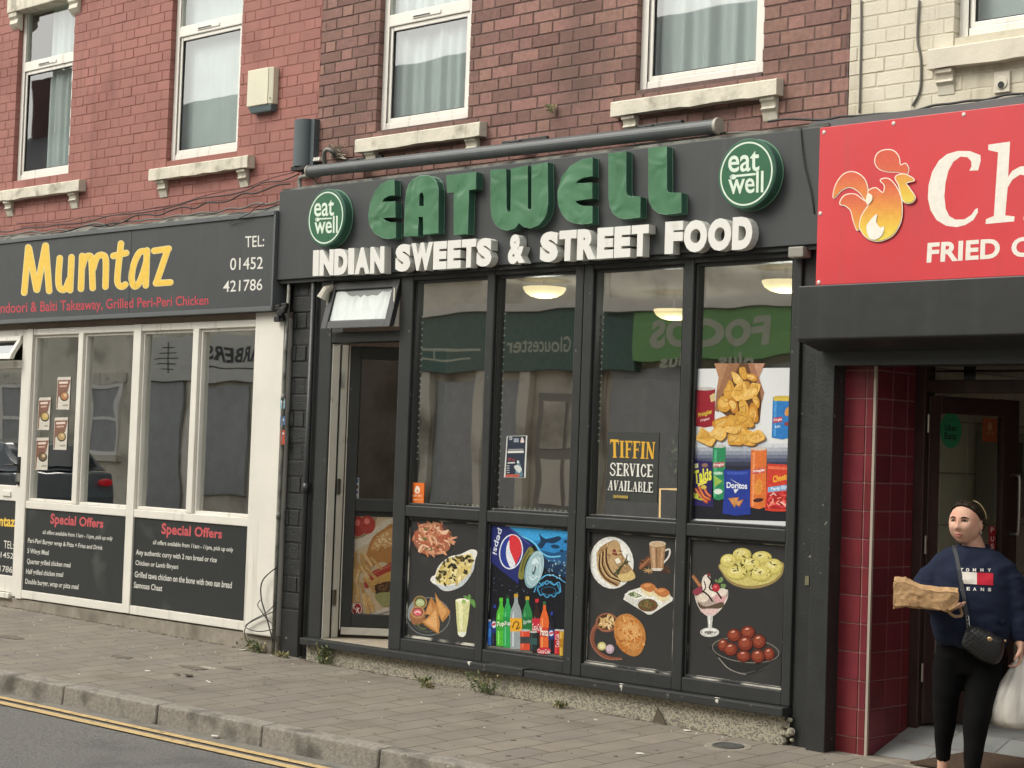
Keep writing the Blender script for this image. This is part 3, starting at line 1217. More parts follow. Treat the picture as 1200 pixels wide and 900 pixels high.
# broken render at the foot of the pilaster
rnd = random.Random(3)
for i in range(16):
    x, z = rnd.uniform(4.79, 4.90), rnd.uniform(.0, .13)
    s_ = rnd.uniform(.01, .03)
    b.ellipsoid((x, -.035, z), (s_, .016, s_ * .8), M_pebble, 7, 5)
b.build('broken_render', PL)

# ================================================================== red tiled lobby of the shop at the right
M_tile = mat('red glazed tile', '6e2830', .32, .14, 9., bump=.1, bscale=20, island=.14, coat=.08)
M_grout = mat('tile grout', 'a07a74', .8, .1)
M_beadw = mat('white corner bead', 'a99d90', .5, .06)
LB = thing('tiled_lobby', 'dark red tiled entrance recess with a pale tiled floor at the right', 'entrance', (5.3, .3, 0))
b = MB()
def tiles(b, a, bb, z0, z1, w, h, nrm, first=0.):
    a, bb = Vector(a), Vector(bb)
    L = (bb - a).length
    d = (bb - a) / L
    n = Vector(nrm)
    s0 = -first
    while s0 < L:
        s1 = s0 + w
        c0, c1 = max(s0, 0) + .003, min(s1, L) - .003
        z = z0 - .1
        while z < z1 and c1 - c0 > .01:
            za, zb2 = z + .003, min(z + h, z1) - .003
            p = [a + d * c0, a + d * c1]
            e = .0025
            f = [p[0] + n * .005 + d * e, p[1] + n * .005 - d * e]
            fr = [Vector((f[0].x, f[0].y, za + e)), Vector((f[1].x, f[1].y, za + e)), Vector((f[1].x, f[1].y, zb2 - e)), Vector((f[0].x, f[0].y, zb2 - e))]
            bk = [Vector((p[0].x, p[0].y, za)), Vector((p[1].x, p[1].y, za)), Vector((p[1].x, p[1].y, zb2)), Vector((p[0].x, p[0].y, zb2))]
            b.add(fr + bk, [(0, 1, 2, 3)] + [(4 + j, 4 + (j + 1) % 4, (j + 1) % 4, j) for j in range(4)], M_tile)
            z += h
        s0 = s1
tiles(b, (5.03, .06, 0), (5.288, .06, 0), -.14, 2.2, .155, .152, (0, -1, 0), .10)
tiles(b, (5.297, .07, 0), (5.297, .468, 0), -.14, 2.2, .155, .152, (1, 0, 0), .0)
b.build('wall_tile', LB)
b = MB()
b.box(5.03, 5.295, .0615, .468, -.2, 2.25, M_grout)
b.build('wall', LB)
b = MB()
b.box(5.2885, 5.3035, .052, .068, -.06, 2.2, M_beadw)
b.build('corner_bead', LB)
# lobby floor of large pale tiles, rising to the door
M_ftile = mat('pale blue grey floor tile', '898c8a', .4, .06, 8., island=.04, dirt=('6f7476', .55, .8, 6.))
b = MB()
def fl(x, y):
    return -.022 + (y - .12) * .33 if y < .5 else .103 + (y - .5) * .0
def quadz(b, x0, x1, y0, y1, M, dz=0.):
    b.add([(x0, y0, fl(x0, y0) + dz), (x1, y0, fl(x1, y0) + dz), (x1, y1, fl(x1, y1) + dz), (x0, y1, fl(x0, y1) + dz)], [(0, 1, 2, 3)], M)
quadz(b, 5.297, 8.4, .10, .5, M_grout, -.003)
quadz(b, 5.297, 8.4, .5, 3.2, M_grout, -.003)
for i in range(10):
    for (ya, yb_) in ((.12, .30), (.306, .499), (.503, .8), (.806, 1.1), (1.106, 1.4), (1.406, 1.7)):
        quadz(b, 5.305 + i * .3, 5.60 + i * .3, ya, yb_, M_ftile)
b.build('floor_tile', LB)
b = MB()
b.box(5.22, 8.4, -.03, .12, -.3, -.024, M_conc)
b.build('step', LB, bevel=.01)
b = MB()
b.box(7.15, 7.9, .12, 1.2, -.2, 2.3, M_grout)
b.build('side_pier', LB)
# timber door frame, transom light and door
M_wood = mat('dark brown door', '3d2c28', .4, .2, 6., bump=.3, bscale=30, streak=('2b1f1d', .45, .7))
DR = thing('door_set', 'dark brown glazed door standing open behind the woman', 'door', (5.4, .48, .1))
b = MB()
b.box(5.27, 5.36, .47, .56, .06, 2.26, M_wood)
b.box(7.05, 7.15, .47, .56, .06, 2.26, M_wood)
b.box(5.36, 7.05, .472, .56, 1.94, 2.01, M_wood)
b.box(5.36, 7.05, .472, .56, 2.2, 2.26, M_wood)
b.build('door_frame', DR, bevel=.006)
b = MB()
for x0, x1 in ((5.36, 7.05),):
    b.box(x0, x1, .51, .516, 2.01, 2.2, glass('lobby glass', (.95, .96, .93), 1.6, .001, 2.))
b.build('transom_light', DR)
b = MB()
for zz in (2.055, 2.13):
    b.box(5.36, 7.05, .525, .54, zz, zz + .012, M_wood)
b.box(5.56, 5.62, .525, .55, 2.012, 2.2, M_rubber)
b.build('transom_bar', DR)
th2 = math.atan2(.92, .39)
h2 = Vector((5.372, .50, 0))
d2 = Vector((math.cos(th2), math.sin(th2), 0))
n2 = Vector((math.sin(th2), -math.cos(th2), 0))
def dbox(b, s0, s1, z0, z1, o0, o1, M):
    p = [h2 + d2 * s0 + n2 * o1, h2 + d2 * s1 + n2 * o1, h2 + d2 * s1 + n2 * o0, h2 + d2 * s0 + n2 * o0]
    b.hexa([Vector((q.x, q.y, z0)) for q in p] + [Vector((q.x, q.y, z1)) for q in p], M)
b = MB()
DWd = .62
dbox(b, 0, .075, .118, 1.925, -.045, 0, M_wood)
dbox(b, DWd - .11, DWd, .118, 1.925, -.045, 0, M_wood)
dbox(b, .075, DWd - .11, 1.83, 1.925, -.045, -.001, M_wood)
dbox(b, .075, DWd - .11, .118, .42, -.045, -.001, M_wood)
o = b.build('door', DR, bevel=.005)
b = MB()
dbox(b, .07, DWd - .105, .415, 1.835, -.026, -.02, glass('lobby glass', (.95, .96, .93), 1.6, .001, 2.))
b.build('door_pane', o)
b = MB()
def dpt(s, z, oo):
    q = h2 + d2 * s + n2 * oo
    return Vector((q.x, q.y, z))
b.tube(cr([dpt(DWd - .05, 1.50, 0), dpt(DWd - .05, 1.50, .06), dpt(DWd - .05, 1.47, .075), dpt(DWd - .05, 1.2, .075), dpt(DWd - .05, 1.17, .06), dpt(DWd - .05, 1.17, 0)], 4, False), .011, M_steel)
b.build('pull_handle', o, smooth=True)
b = MB()
for zz in (.35, 1.05, 1.72):
    b.tube([dpt(-.012, zz, .008), dpt(-.012, zz + .1, .008)], .009, M_steel)
b.build('hinge', o)
# room behind
IN3 = thing('shop_interior', 'pale tiled room seen through the brown glazed door', 'room', (6.5, 2, .1))
M_walltile = mat('pale wall tile', 'c9c9ba', .35, .06, 5., island=.04)
b = MB()
b.box(5.15, 5.2, .6, 3.2, 0, 2.7, M_in1)
b.box(8.35, 8.4, .1, 3.2, 0, 2.7, M_in1)
b.box(5.2, 8.35, 2.95, 3.2, 0, 2.7, M_grout)
b.box(5.2, 8.35, .6, 3.2, 2.4, 2.45, mat('white ceiling', 'c8c6bc', .8, .04))
b.build('wall', IN3)
b = MB()
tiles(b, (8.34, 2.948, 0), (5.21, 2.948, 0), .1, 2.4, .3, .3, (0, -1, 0))
tiles(b, (5.202, .62, 0), (5.202, 2.94, 0), .1, 2.4, .3, .3, (1, 0, 0))
for M_ in (M_walltile,):
    k = b.mi(M_)
    b.m = [k] * len(b.m)
b.build('wall_tile', IN3)
b = MB()
b.box(5.22, 5.36, 1.3, 1.75, 1.25, 1.75, mat('grey cabinet', '8a8a80', .5, .05))
b.box(5.36, 5.366, 1.36, 1.6, 1.38, 1.7, mat('cabinet window', '3d3f3d', .4, .05))
b.build('wall_cabinet', IN3, bevel=.004)
M_mat = mat('brown door mat', '4a3a2c', .95, .25, 60., bump=1.5, bscale=200)
b = MB()
pts = [(1128, 866), (1180, 851), (1260, 858), (1250, 910), (1085, 910)]
q = []
for x, y in pts:
    p = F(x, y, .25)
    q.append(p)
xm = [(5.60, -.005), (7.1, -.005), (7.1, .30), (5.80, .30)]
b.prism([(x, y, fl(x, max(y, .12)) + .016) for x, y in xm], (0, 0, -.012), M_mat)
tag(b.build('door_mat', bevel=.004), 'worn brown door mat under the woman on the entrance floor', 'door mat')
b = MB()
M_redcab = mat('red cabinet', '7c1520', .35, .06)
b.box(6.08, 6.5, .62, .9, .105, .98, M_redcab)
b.box(6.10, 6.48, .612, .62, .2, .96, M_redcab)
tag(b.build('drinks_cabinet', bevel=.01), 'red cabinet inside the doorway beside the woman\'s hip', 'cabinet')

# black shutter box under the red sign
M_box = mat('black shutter box', '2b2d2d', .42, .08, 4., bump=.3, bscale=5, dirt=('6a6b66', .71, .73, 20.), streak=('323433', .55, .85))
SB = thing('shutter_box', 'long black metal shutter box under the red sign', 'shutter box', (6, -.15, 2.3))
b = MB()
pr = [(-.25, 2.478), (-.25, 2.192), (-.235, 2.182), (-.075, 2.135), (-.06, 2.15), (-.06, 2.478)]
x0, x1 = 4.99, 9.0
b.loft([[Vector((x0 + .0 + (.03 if y > -.2 and z < 2.2 else 0), y, z)) for y, z in pr], [Vector((x1, y, z)) for y, z in pr]], M_box)
b.build('housing', SB, bevel=.006)
b = MB()
b.box(5.0, 9., -.056, .12, 2.06, 2.40, M_box)
b.build('guide', SB)
b = MB()
b.box(5.03, 8.4, .14, .58, 2.26, 2.75, M_box)
b.build('lobby_ceiling', LB)
# ================================================================== signs
WY, WW = 'e6c050', 'd9d8d0'
# ---- yellow lettered takeaway sign
YS = -.10
SG = thing('shop_sign', 'grey box sign with yellow and red lettering and a telephone number over the white shopfront', 'sign', (-2, -.05, 2.9))
b = MB()
b.box(-5.2, .335, YS + .004, .06, 2.515, 3.222, M_fas)
b.build('sign_panel', SG, bevel=.004)
b = MB()
M_trim = mat('grey sign trim', '5d6162', .4, .06, 5.)
b.box(-5.2, .338, YS - .008, -.02, 3.2, 3.232, M_trim)
b.box(-5.2, .338, YS - .012, -.02, 2.502, 2.535, M_trim)
b.box(.325, .343, YS - .008, .06, 2.50, 3.23, M_trim)
b.box(-1.472, -1.468, YS + .001, YS + .004, 2.535, 3.2, M_trim)
b.build('sign_trim', SG, bevel=.003)
b = MB()
b.box(-5.2, .42, -.02, .1, 2.456, 2.500, M_darkwall)
b.build('soffit', SG)
P = Print(wallmap(YS + .004), 0, 240, 4., lay=.0006)
LET = [
 [[(114, 412), (133, 200)], [(136, 204), (172, 398)], [(174, 398), (213, 192)], [(215, 192), (231, 404)]],
 [[(281, 250), (275, 330), (277, 380), (290, 398), (308, 392), (326, 350)], [(336, 246), (329, 400)]],
 [[(386, 240), (380, 394)], [(384, 300), (400, 250), (420, 240), (430, 262), (435, 390)], [(437, 300), (455, 246), (482, 236), (497, 262), (495, 384)]],
 [[(568, 182), (552, 330), (555, 372), (572, 384), (588, 374)], [(532, 240), (592, 226)]],
 [[(686, 218), (655, 224), (628, 280), (618, 345), (630, 382), (652, 368), (672, 320), (686, 270)], [(690, 214), (684, 378)]],
 [[(724, 216), (792, 206)], [(788, 208), (734, 366)], [(732, 368), (800, 364)]],
]
for wdt, c in ((31, 'e6d9a4'), (25, WY)):
    for lt in LET:
        for st in lt:
            P.stroke(st, wdt, c)
P.build('yellow_lettering', SG)
P = Print(wallmap(YS + .004), 0, 240, 4., lay=.0006)
P.words('Tandoori & Balti Takeaway, Grilled Peri-Peri Chicken', (-48, 461), (977, 423), (-48, 526), (977, 482), 'b8424c', .01, 'red_lettering', SG)
P = Print(wallmap(YS + .004), 180, 240, 4., lay=.0006)
for tx, q in (('TEL:', ((430, 148), (519, 143), (430, 201), (518, 195))), ('01452', ((360, 250), (513, 243), (358, 307), (512, 300))), ('421786', ((328, 357), (511, 346), (326, 410), (509, 400)))):
    P = Print(wallmap(YS + .004), 180, 240, 4., lay=.0006)
    P.text(tx, *q, WW, .004)
    P.build('white_lettering', SG)

# ---- lower panels of the takeaway
def offers(dx, rows, sc, name, label, x0, x1):
    t = thing('offer_board', label, 'notice', ((x0 + x1) / 2, .003, .6))
    b = MB()
    b.box(x0, x1, -.0215, -.0185, .242, .922, M_vin)
    b.build('sheet', t)
    for i, (tx, q) in enumerate(rows):
        P = Print(wallmap(-.0215), dx[0], dx[1], sc, lay=.0006)
        P.text(tx, *q, 'c0585c' if i == 0 else 'd2d2ca', .03 if i == 0 else .014)
        P.build('lettering', t)
offers((0, 590), [
    ('Special Offers', ((448, 85), (912, 138), (440, 205), (905, 240))),
    ('all offers available from 11am - 11pm, pick up only', ((378, 232), (993, 290), (375, 278), (985, 337))),
    ('Peri-Peri Burger wrap & Pitta + Fries and Drink', ((248, 303), (905, 372), (243, 358), (900, 420))),
    ('5 Wings Meal', ((243, 393), (430, 412), (238, 450), (427, 468))),
    ('Quarter grilled chicken meal', ((240, 483), (622, 520), (235, 542), (618, 576))),
    ('Half grilled chicken meal', ((232, 573), (557, 603), (228, 632), (553, 660))),
    ('Double burger, wrap or pitta meal', ((225, 660), (692, 710), (220, 718), (688, 770)))], 7.5, 'offer_board', 'black board of special offers with five white lines, left of the two', -2.94, -1.476)
offers((150, 600), [
    ('Special Offers', ((298, 95), (830, 152), (293, 222), (825, 258))),
    ('all offers available from 11am - 11pm, pick up only', ((222, 245), (927, 312), (217, 295), (922, 362))),
    ('Any authentic curry with 2 nan bread or rice', ((72, 328), (782, 398), (68, 388), (778, 458))),
    ('Chicken or Lamb Biryani', ((68, 423), (442, 462), (64, 478), (440, 516))),
    ('Grilled tawa chicken on the bone with two nan bread', ((62, 520), (915, 613), (58, 572), (910, 672))),
    ('Samosas Chaat', ((55, 613), (303, 645), (50, 665), (300, 697)))], 7.5, 'offer_board', 'black board of special offers with four white lines, beside the white column', -1.362, .082)
for tx, q, c, bo in (('Mumtaz', ((-135, 92), (137, 115), (-138, 192), (131, 207)), WY, .03), ('TEL:', ((35, 325), (122, 337), (33, 392), (118, 402)), WW, .004), ('01452', ((-34, 418), (121, 438), (-38, 470), (117, 487)), WW, .004), ('421786', ((-75, 535), (110, 556), (-78, 590), (107, 610)), WW, .004)):
    P = Print(wallmap(-.008), 0, 590, 7.5, lay=.0006)
    P.text(tx, *q, c, bo)
    P.build('lettering', dw)

# ---- wide dark fascia with green letters
YF = -.08
FS = thing('shop_sign', 'wide dark grey fascia with raised green letters over raised white letters', 'sign', (2.7, -.05, 2.9))
b = MB()
for x0, x1 in ((.345, 2.32), (2.322, 2.82), (2.822, 5.0)):
    b.box(x0, x1, YF, .095, 2.727, 3.372, M_fas)
b.build('fascia_panel', FS, bevel=.003)
b = MB()
b.box(.345, 5.0, -.06, .09, 2.70, 2.727, M_blkfr)
b.build('soffit', FS)
M_grn = mat('green acrylic', '4d7859', .3, .16, 3.5, bump=0, spec=.4)
def wavy(M):
    t = M.node_tree
    N, L = t.nodes, t.links
    b = N['Principled BSDF']
    tc = N.new('ShaderNodeTexCoord')
    n = N.new('ShaderNodeTexNoise')
    n.inputs['Scale'].default_value = 6.
    n.inputs['Detail'].default_value = 1.
    n.inputs['Distortion'].default_value = .8
    L.new(tc.outputs['Object'], n.inputs['Vector'])
    bp = N.new('ShaderNodeBump')
    bp.inputs['Strength'].default_value = 1
    bp.inputs['Distance'].default_value = .014
    L.new(n.outputs[0], bp.inputs['Height'])
    L.new(bp.outputs[0], b.inputs['Normal'])
    L.new(bp.outputs[0], b.inputs['Coat Normal'])
wavy(M_grn)
M_grs = mat('green letter side', '3b6250', .35, .05, 3.)
M_edge = mat('pale letter edge', '6a9278', .4, .05)
GL = []
z3 = (420, 150, 5.4545)
z4 = (600, 150, 5.4545)
GL.append((z3, [(228, 332), (185, 338), (140, 362), (105, 405), (75, 480), (63, 560), (70, 620), (100, 670), (150, 700), (190, 708), (238, 702), (238, 603), (200, 606), (170, 592), (152, 572), (236, 570), (235, 470), (150, 474), (165, 447), (195, 432), (230, 430)], None))
GL.append((z3, [(291, 690), (297, 500), (308, 400), (322, 362), (345, 332), (395, 305), (445, 304), (478, 318), (498, 345), (510, 390), (508, 672), (415, 682), (413, 568), (383, 568), (378, 690)], [(386, 500), (387, 432), (394, 414), (403, 409), (414, 418), (418, 440), (418, 500)]))
GL.append((z3, [(563, 305), (752, 282), (750, 390), (705, 398), (697, 678), (610, 684), (610, 412), (567, 412)], None))
GL.append((z3, [(845, 270), (942, 262), (945, 515), (952, 534), (962, 538), (973, 525), (975, 260), (1080, 240), (1080, 508), (1086, 522), (1096, 524), (1107, 510), (1108, 235), (1207, 220), (1211, 480), (1203, 540), (1185, 580), (1150, 620), (1100, 640), (1060, 632), (1026, 606), (1000, 640), (950, 655), (905, 642), (870, 608), (850, 560), (845, 505)], None))
GL.append((z4, [(512, 190), (440, 205), (370, 245), (318, 310), (290, 410), (295, 490), (320, 550), (350, 585), (390, 605), (440, 614), (512, 608), (512, 500), (450, 500), (415, 487), (402, 464), (512, 450), (512, 350), (406, 356), (425, 330), (462, 314), (512, 308)], None))
GL.append((z4, [(617, 165), (728, 150), (727, 405), (732, 425), (748, 438), (818, 440), (818, 570), (720, 582), (680, 572), (645, 545), (625, 500), (617, 440)], None))
GL.append((z4, [(872, 130), (988, 118), (988, 388), (993, 408), (1008, 416), (1080, 414), (1080, 541), (980, 553), (935, 543), (900, 515), (878, 470), (872, 420)], None))
for (ox, oy, s), pts, hole in GL:
    mp = wallmap(YF - .062)
    loops = [[mp(ox + x / s, oy + y / s) for x, y in pts]]
    if hole:
        loops.append([mp(ox + x / s, oy + y / s) for x, y in hole])
    b = MB()
    solid_poly(b, loops, (0, .060, 0), M_grn, M_grs)
    o = b.build('green_letter', FS)
    b = MB()
    for l in loops:
        b.tube([p + Vector((0, .002, 0)) for p in l] + [l[0] + Vector((0, .002, 0))], .0024, M_edge, n=5, cap=False)
        b.tube([p + Vector((0, .058, 0)) for p in l] + [l[0] + Vector((0, .058, 0))], .003, M_edge, n=5, cap=False)
    b.build('edge_trim', o)
M_wl = mat('white letter face', 'dcdcd6', .45, .03, 4., dirt=('b9b7ae', .62, .85, 9.))
M_wls = mat('white letter side', 'cfcfc8', .55, .06, 6., streak=('a3a096', .55, .8))
M_wmap = wallmap(YF - .066)
def word(letters, TL, TR, BL, BR, ox, oy, s, widths, gap=.10):
    tot = sum(widths) + gap * (len(letters) - 1)
    u = 0.
    for ch, w in zip(letters, widths):
        a, e = u / tot, (u + w) / tot
        def at(tu, A, B_):
            return (A[0] + (B_[0] - A[0]) * tu, A[1] + (B_[1] - A[1]) * tu)
        b = MB()
        solid_text(b, ch, M_wmap, at(a, TL, TR), at(e, TL, TR), at(a, BL, BR), at(e, BL, BR), .064, M_wl, M_wls, .07, ox, oy, s)
        b.build('white_letter', FS)
        u += w + gap
W1_ = dict(I=.42, N=1.0, D=.95, A=1.05, S=.95, W=1.35, E=.85, T=.9, R=1., F=.85, O=1.1)
for tx, q in (('INDIAN', ((30, 143), (388, 122), (27, 272), (386, 257))), ('SWEETS', ((445, 114), (928, 78), (441, 252), (924, 222)))):
    word(tx, *q, 360, 260, 4.2857, [W1_[c] for c in tx], .045)
b = MB()
solid_text(b, '&', M_wmap, (1010, 65), (1094, 60), (1006, 215), (1092, 206), .064, M_wl, M_wls, .05, 360, 260, 4.2857)
b.build('white_letter', FS)
for tx, q in (('STREET', ((58, 138), (602, 98), (52, 290), (598, 256))), ('FOOD', ((684, 86), (1124, 56), (680, 248), (1118, 221)))):
    word(tx, *q, 620, 240, 4.2857, [W1_[c] for c in tx], .05)
# round projecting badges
M_bdg = mat('green badge face', '35664a', .3, .05, 3., coat=.2)
M_bds = mat('green badge rim', '39604f', .35, .06, 3.)
M_ivory = 'd4e2d2'
def badge(o, s, ringpts, eat, well, fork, label, loc):
    mp = wallmap(YF - .075)
    pts = [mp(o[0] + a / s, o[1] + c / s) for a, c in ringpts]
    cx = (pts[0].x + pts[1].x) / 2
    cz = (pts[2].z + pts[3].z) / 2
    r = ((pts[1].x - pts[0].x) + (pts[2].z - pts[3].z)) / 4
    t = thing('round_sign', label, 'sign', (cx, YF, cz), 'round green badges on the fascia')
    Rr = r * 1.13
    b = MB()
    n = 64
    circ = lambda rr, y: [Vector((cx + rr * math.cos(6.28319 * j / n), y, cz + rr * math.sin(6.28319 * j / n))) for j in range(n)]
    b.loft([circ(Rr, YF - .001), circ(Rr, YF - .069), circ(Rr - .006, YF - .075)], M_bds)
    b.build('disc', t)
    b = MB()
    b.loft([circ(Rr - .012, YF - .0755), circ(Rr - .012, YF - .0765)], M_bdg)
    f = b.build('face', t)
    b = MB()
    a_, c_ = circ(r * 1.02, YF - .0772), circ(r * .965, YF - .0772)
    b.add(a_ + c_, [(j, (j + 1) % n, n + (j + 1) % n, n + j) for j in range(n)], ink(M_ivory))
    a_ = circ(Rr * 1.004, YF - .004)
    b.build('ring', t)
    b = MB()
    b.tube(circ(Rr + .001, YF - .006) + [circ(Rr + .001, YF - .006)[0]], .004, M_edge, n=6, cap=False)
    b.build('edge_trim', t)
    P = Print(wallmap(YF - .0765), o[0], o[1], s, lay=.0006)
    P.text('eat', *eat, M_ivory, .014)
    P.text('well', *well, M_ivory, .014)
    P.build('lettering', t)
    P = Print(wallmap(YF - .0765), o[0], o[1], s, lay=.0006)
    (p0, p1, w, h) = fork
    P.stroke([p0, p1], w, M_ivory)
    P.ell(h[0], h[1], h[2], h[3], M_ivory, -5)
    for k in (-.5, 0, .5):
        P.stroke([(h[0] - h[2] * 1.05, h[1] + k * h[3]), (h[0] - h[2] * .2, h[1] + k * h[3] * .8)], h[3] * .16, '35664a')
    P.build('fork_emblem', t)
badge((350, 210), 10., [(125, 460), (520, 420), (325, 155), (310, 750)], ((184, 248), (416, 236), (180, 440), (414, 428)), ((188, 440), (459, 428), (186, 643), (457, 630)), ((245, 465), (383, 458), 16, (220, 473, 27, 23)), 'round green badge at the left end of the dark fascia, above the white letters', None)
badge((830, 155), 9., [(135, 460), (675, 380), (420, 105), (375, 772)], ((212, 212), (541, 192), (210, 425), (538, 408)), ((212, 424), (584, 406), (212, 655), (581, 636)), ((290, 462), (492, 441), 24, (262, 471, 36, 26)), 'round green badge at the right end of the dark fascia, near the red sign', None)

# ---- red sign with the rooster emblem
YR = -.10
RS = thing('shop_sign', 'bright red sign with a flame rooster emblem and white lettering at the right', 'sign', (6, -.08, 2.9))
M_red = mat('red sign sheet', 'cc4046', .38, .04, 2., dirt=('ba3f45', .5, .8, 1.5), streak=('b8484a', .6, .85))
b = MB()
p = [F(962, 151, YR), F(1200, 120.5, YR), F(1200, 321.5, YR), F(955, 334.5, YR)]
b.box(5.0, 9., YR, .085, 2.496, 3.362, M_red)
b.build('sign_panel', RS, bevel=.003)
b = MB()
for x, y in ((60, 173), (372, 133), (687, 93), (43, 537), (36, 846)):
    q = F(950 + x / 3.828, 110 + y / 3.828, YR)
    b.ellipsoid(q, (.012, .006, .012), mat('screw cap', 'd8c8c0', .4, .05), 10, 6)
b.build('screw_cap', RS)
b = MB()
b.box(4.9, 9., -.05, .09, 3.365, 3.41, M_trim)
b.build('flashing', RS)
P = Print(wallmap(YR), 950, 110, 3.828, lay=.0006)
def feather(pts, cols, oc='ece2cf'):
    fine = []
    for i in range(19):
        t_ = i / 18 * (len(cols) - 1)
        k_ = min(int(t_), len(cols) - 2)
        a_, b_ = cols[k_], cols[k_ + 1]
        fine.append(''.join('%02x' % round(int(a_[j:j + 2], 16) + (int(b_[j:j + 2], 16) - int(a_[j:j + 2], 16)) * (t_ - k_)) for j in (0, 2, 4)))
    cols = fine
    P.stroke(cr(pts, 6), 9, oc, closed=True, smooth=False)
    P.poly(pts, cols[0], True)
    # the printed flame fades from red to yellow: bands inside the outline
    sp = cr(pts, 6)
    ys = [p[1] for p in sp]
    y0, y1 = min(ys), max(ys)
    for k, c in enumerate(cols[1:]):
        yc = y0 + (y1 - y0) * (k + 1) / len(cols)
        clip = []
        m_ = len(sp)
        for i in range(m_):
            a, c2 = sp[i], sp[(i + 1) % m_]
            ia, ic = a[1] >= yc, c2[1] >= yc
            if ia:
                clip.append(a)
            if ia != ic:
                u = (yc - a[1]) / (c2[1] - a[1])
                clip.append((a[0] + (c2[0] - a[0]) * u, yc))
        if len(clip) > 3:
            P.poly(clip, c)
        P.lay += P.step
RB = ['cf5a45', 'd26848', 'd67a4a', 'da8a48', 'dd9a48', 'e0aa48', 'e2b84a']
feather([(290, 305), (300, 270), (332, 253), (370, 256), (394, 282), (402, 320), (425, 314), (438, 335), (428, 362), (395, 350), (345, 347), (308, 335)], ['cf5a45', 'd06048', 'd26848'])
feather([(105, 466), (115, 410), (150, 362), (195, 352), (238, 378), (256, 425), (252, 478), (222, 442), (180, 418), (140, 432)], ['d0604a', 'd4704a', 'd98048', 'dd9248'])
feather([(135, 492), (155, 458), (200, 452), (238, 478), (258, 494), (236, 540), (216, 612), (196, 570), (184, 525), (160, 502)], ['d0604a', 'd4704a', 'd98048', 'dd9248', 'e0a548'])
feather([(318, 388), (350, 382), (380, 408), (402, 450), (412, 500), (407, 570), (372, 633), (310, 660), (258, 645), (226, 600), (234, 550), (262, 505), (282, 470), (262, 440), (295, 424), (328, 446), (336, 412)], RB + ['e4c650', 'e6cf5c'])
feather([(386, 376), (418, 362), (448, 372), (468, 388), (442, 396), (432, 404), (452, 432), (472, 466), (456, 488), (426, 485), (412, 455), (402, 412)], ['d99548', 'dda948', 'e0bc4c', 'e2cc5a'])
P.poly([(262, 448), (282, 458), (280, 480), (262, 498), (254, 480)], 'ece2cf', True)
P.poly([(268, 645), (256, 600), (272, 570), (304, 540), (300, 575), (318, 600), (336, 598), (326, 635), (296, 655)], 'ece6da', True)
P.build('rooster_emblem', RS)
P = Print(wallmap(YR), 950, 110, 3.828, lay=.0006)
WC = 'e4dfd4'
P.poly([(712, 345), (722, 325), (720, 302), (704, 284), (672, 282), (640, 305), (618, 345), (605, 400), (600, 460), (606, 515), (622, 548), (650, 564), (690, 563), (722, 542), (738, 518), (750, 512), (750, 532), (730, 566), (695, 588), (655, 598), (608, 592), (565, 566), (538, 522), (526, 470), (529, 410), (545, 350), (575, 300), (612, 270), (660, 256), (715, 257), (762, 275), (763, 300), (752, 343)], WC)
P.poly([(797, 228), (895, 214), (886, 372), (905, 345), (940, 326), (990, 322), (1030, 345), (1040, 390), (1026, 535), (1060, 540), (1058, 556), (955, 566), (957, 548), (972, 540), (982, 400), (972, 368), (940, 362), (905, 385), (884, 420), (873, 545), (915, 550), (913, 572), (785, 584), (787, 562), (822, 548), (841, 262), (797, 252)], WC)
P.text('FRIED', (525, 669), (850, 648), (520, 758), (848, 737), WC, .035)
P.text('CHICKEN', (902, 645), (1460, 608), (900, 735), (1455, 700), WC, .035)
P.build('lettering', RS)

# ================================================================== vinyl pictures in the lower panels of the black shopfront
M_pblk = mat('black vinyl print', '343433', .32, .06, 5., dirt=('41413f', .55, .8, 4.))
def poster(label, x0, x1, z0, z1, Y, M, name='poster', cat='poster', t=.003, trim=None, group=None):
    o = thing(name, label, cat, ((x0 + x1) / 2, Y, z0), group)
    b = MB()
    b.box(x0, x1, Y, Y + t, z0, z1, M)
    s_ = b.build('sheet', o)
    if trim:
        b = MB()
        frame_ring(b, x0 - .004, x1 + .004, z0 - .005, z1 + .004, .0085, Y - .006, Y + .012, trim)
        b.box(x0 - .001, x1 + .001, Y - .019, Y - .0065, z0 - .012, z0 - .003, trim)
        b.build('edging', o)
    return o
M_silv = mat('worn pale edging', 'bdb9ae', .45, .2, 12., dirt=('2c2d2c', .46, .56, 5.))
YP = .004
GR = 'fast food pictures on the lower panels'
rnd = random.Random(12)
INKV[:] = [.17, 70]
# panel: pasta, baked dish, samosas, tall drink
t = poster('black poster with noodles, a white baking dish, samosas and a tall drink', 1.762, 2.417, .292, 1.068, YP, M_pblk, trim=M_silv, group=GR)
P = Print(wallmap(YP), 390, 590, 5.)
P.ell(588, 215, 130, 106, '2b2a29').ell(588, 210, 122, 98, '4a3a34')
pas = cr([(470, 190), (500, 150), (530, 122), (560, 112), (590, 118), (625, 116), (642, 138), (655, 165), (692, 188), (708, 208), (690, 235), (680, 270), (645, 292), (600, 302), (560, 298), (515, 285), (488, 250), (472, 222)], 5)
P.poly(pas, '9a6048')
P.scatter(pas, 90, 13, ['c89272', 'd4a585', 'b87a58', 'a4573c', 'dcb699', 'c28a68'], 3, 2.0)
P.scatter(pas, 16, 8, ['8c3028', '6b6a3c', 'e0c8a8'], 5, 1.3)
P.build('noodle_picture', t)
P = Print(wallmap(YP), 390, 590, 5.)
P.poly([(572, 448), (582, 428), (600, 418), (612, 382), (640, 345), (690, 310), (740, 300), (775, 285), (808, 270), (838, 274), (846, 292), (835, 330), (826, 380), (802, 430), (762, 480), (702, 508), (650, 511), (610, 482), (585, 466)], 'dcdcd4', True)
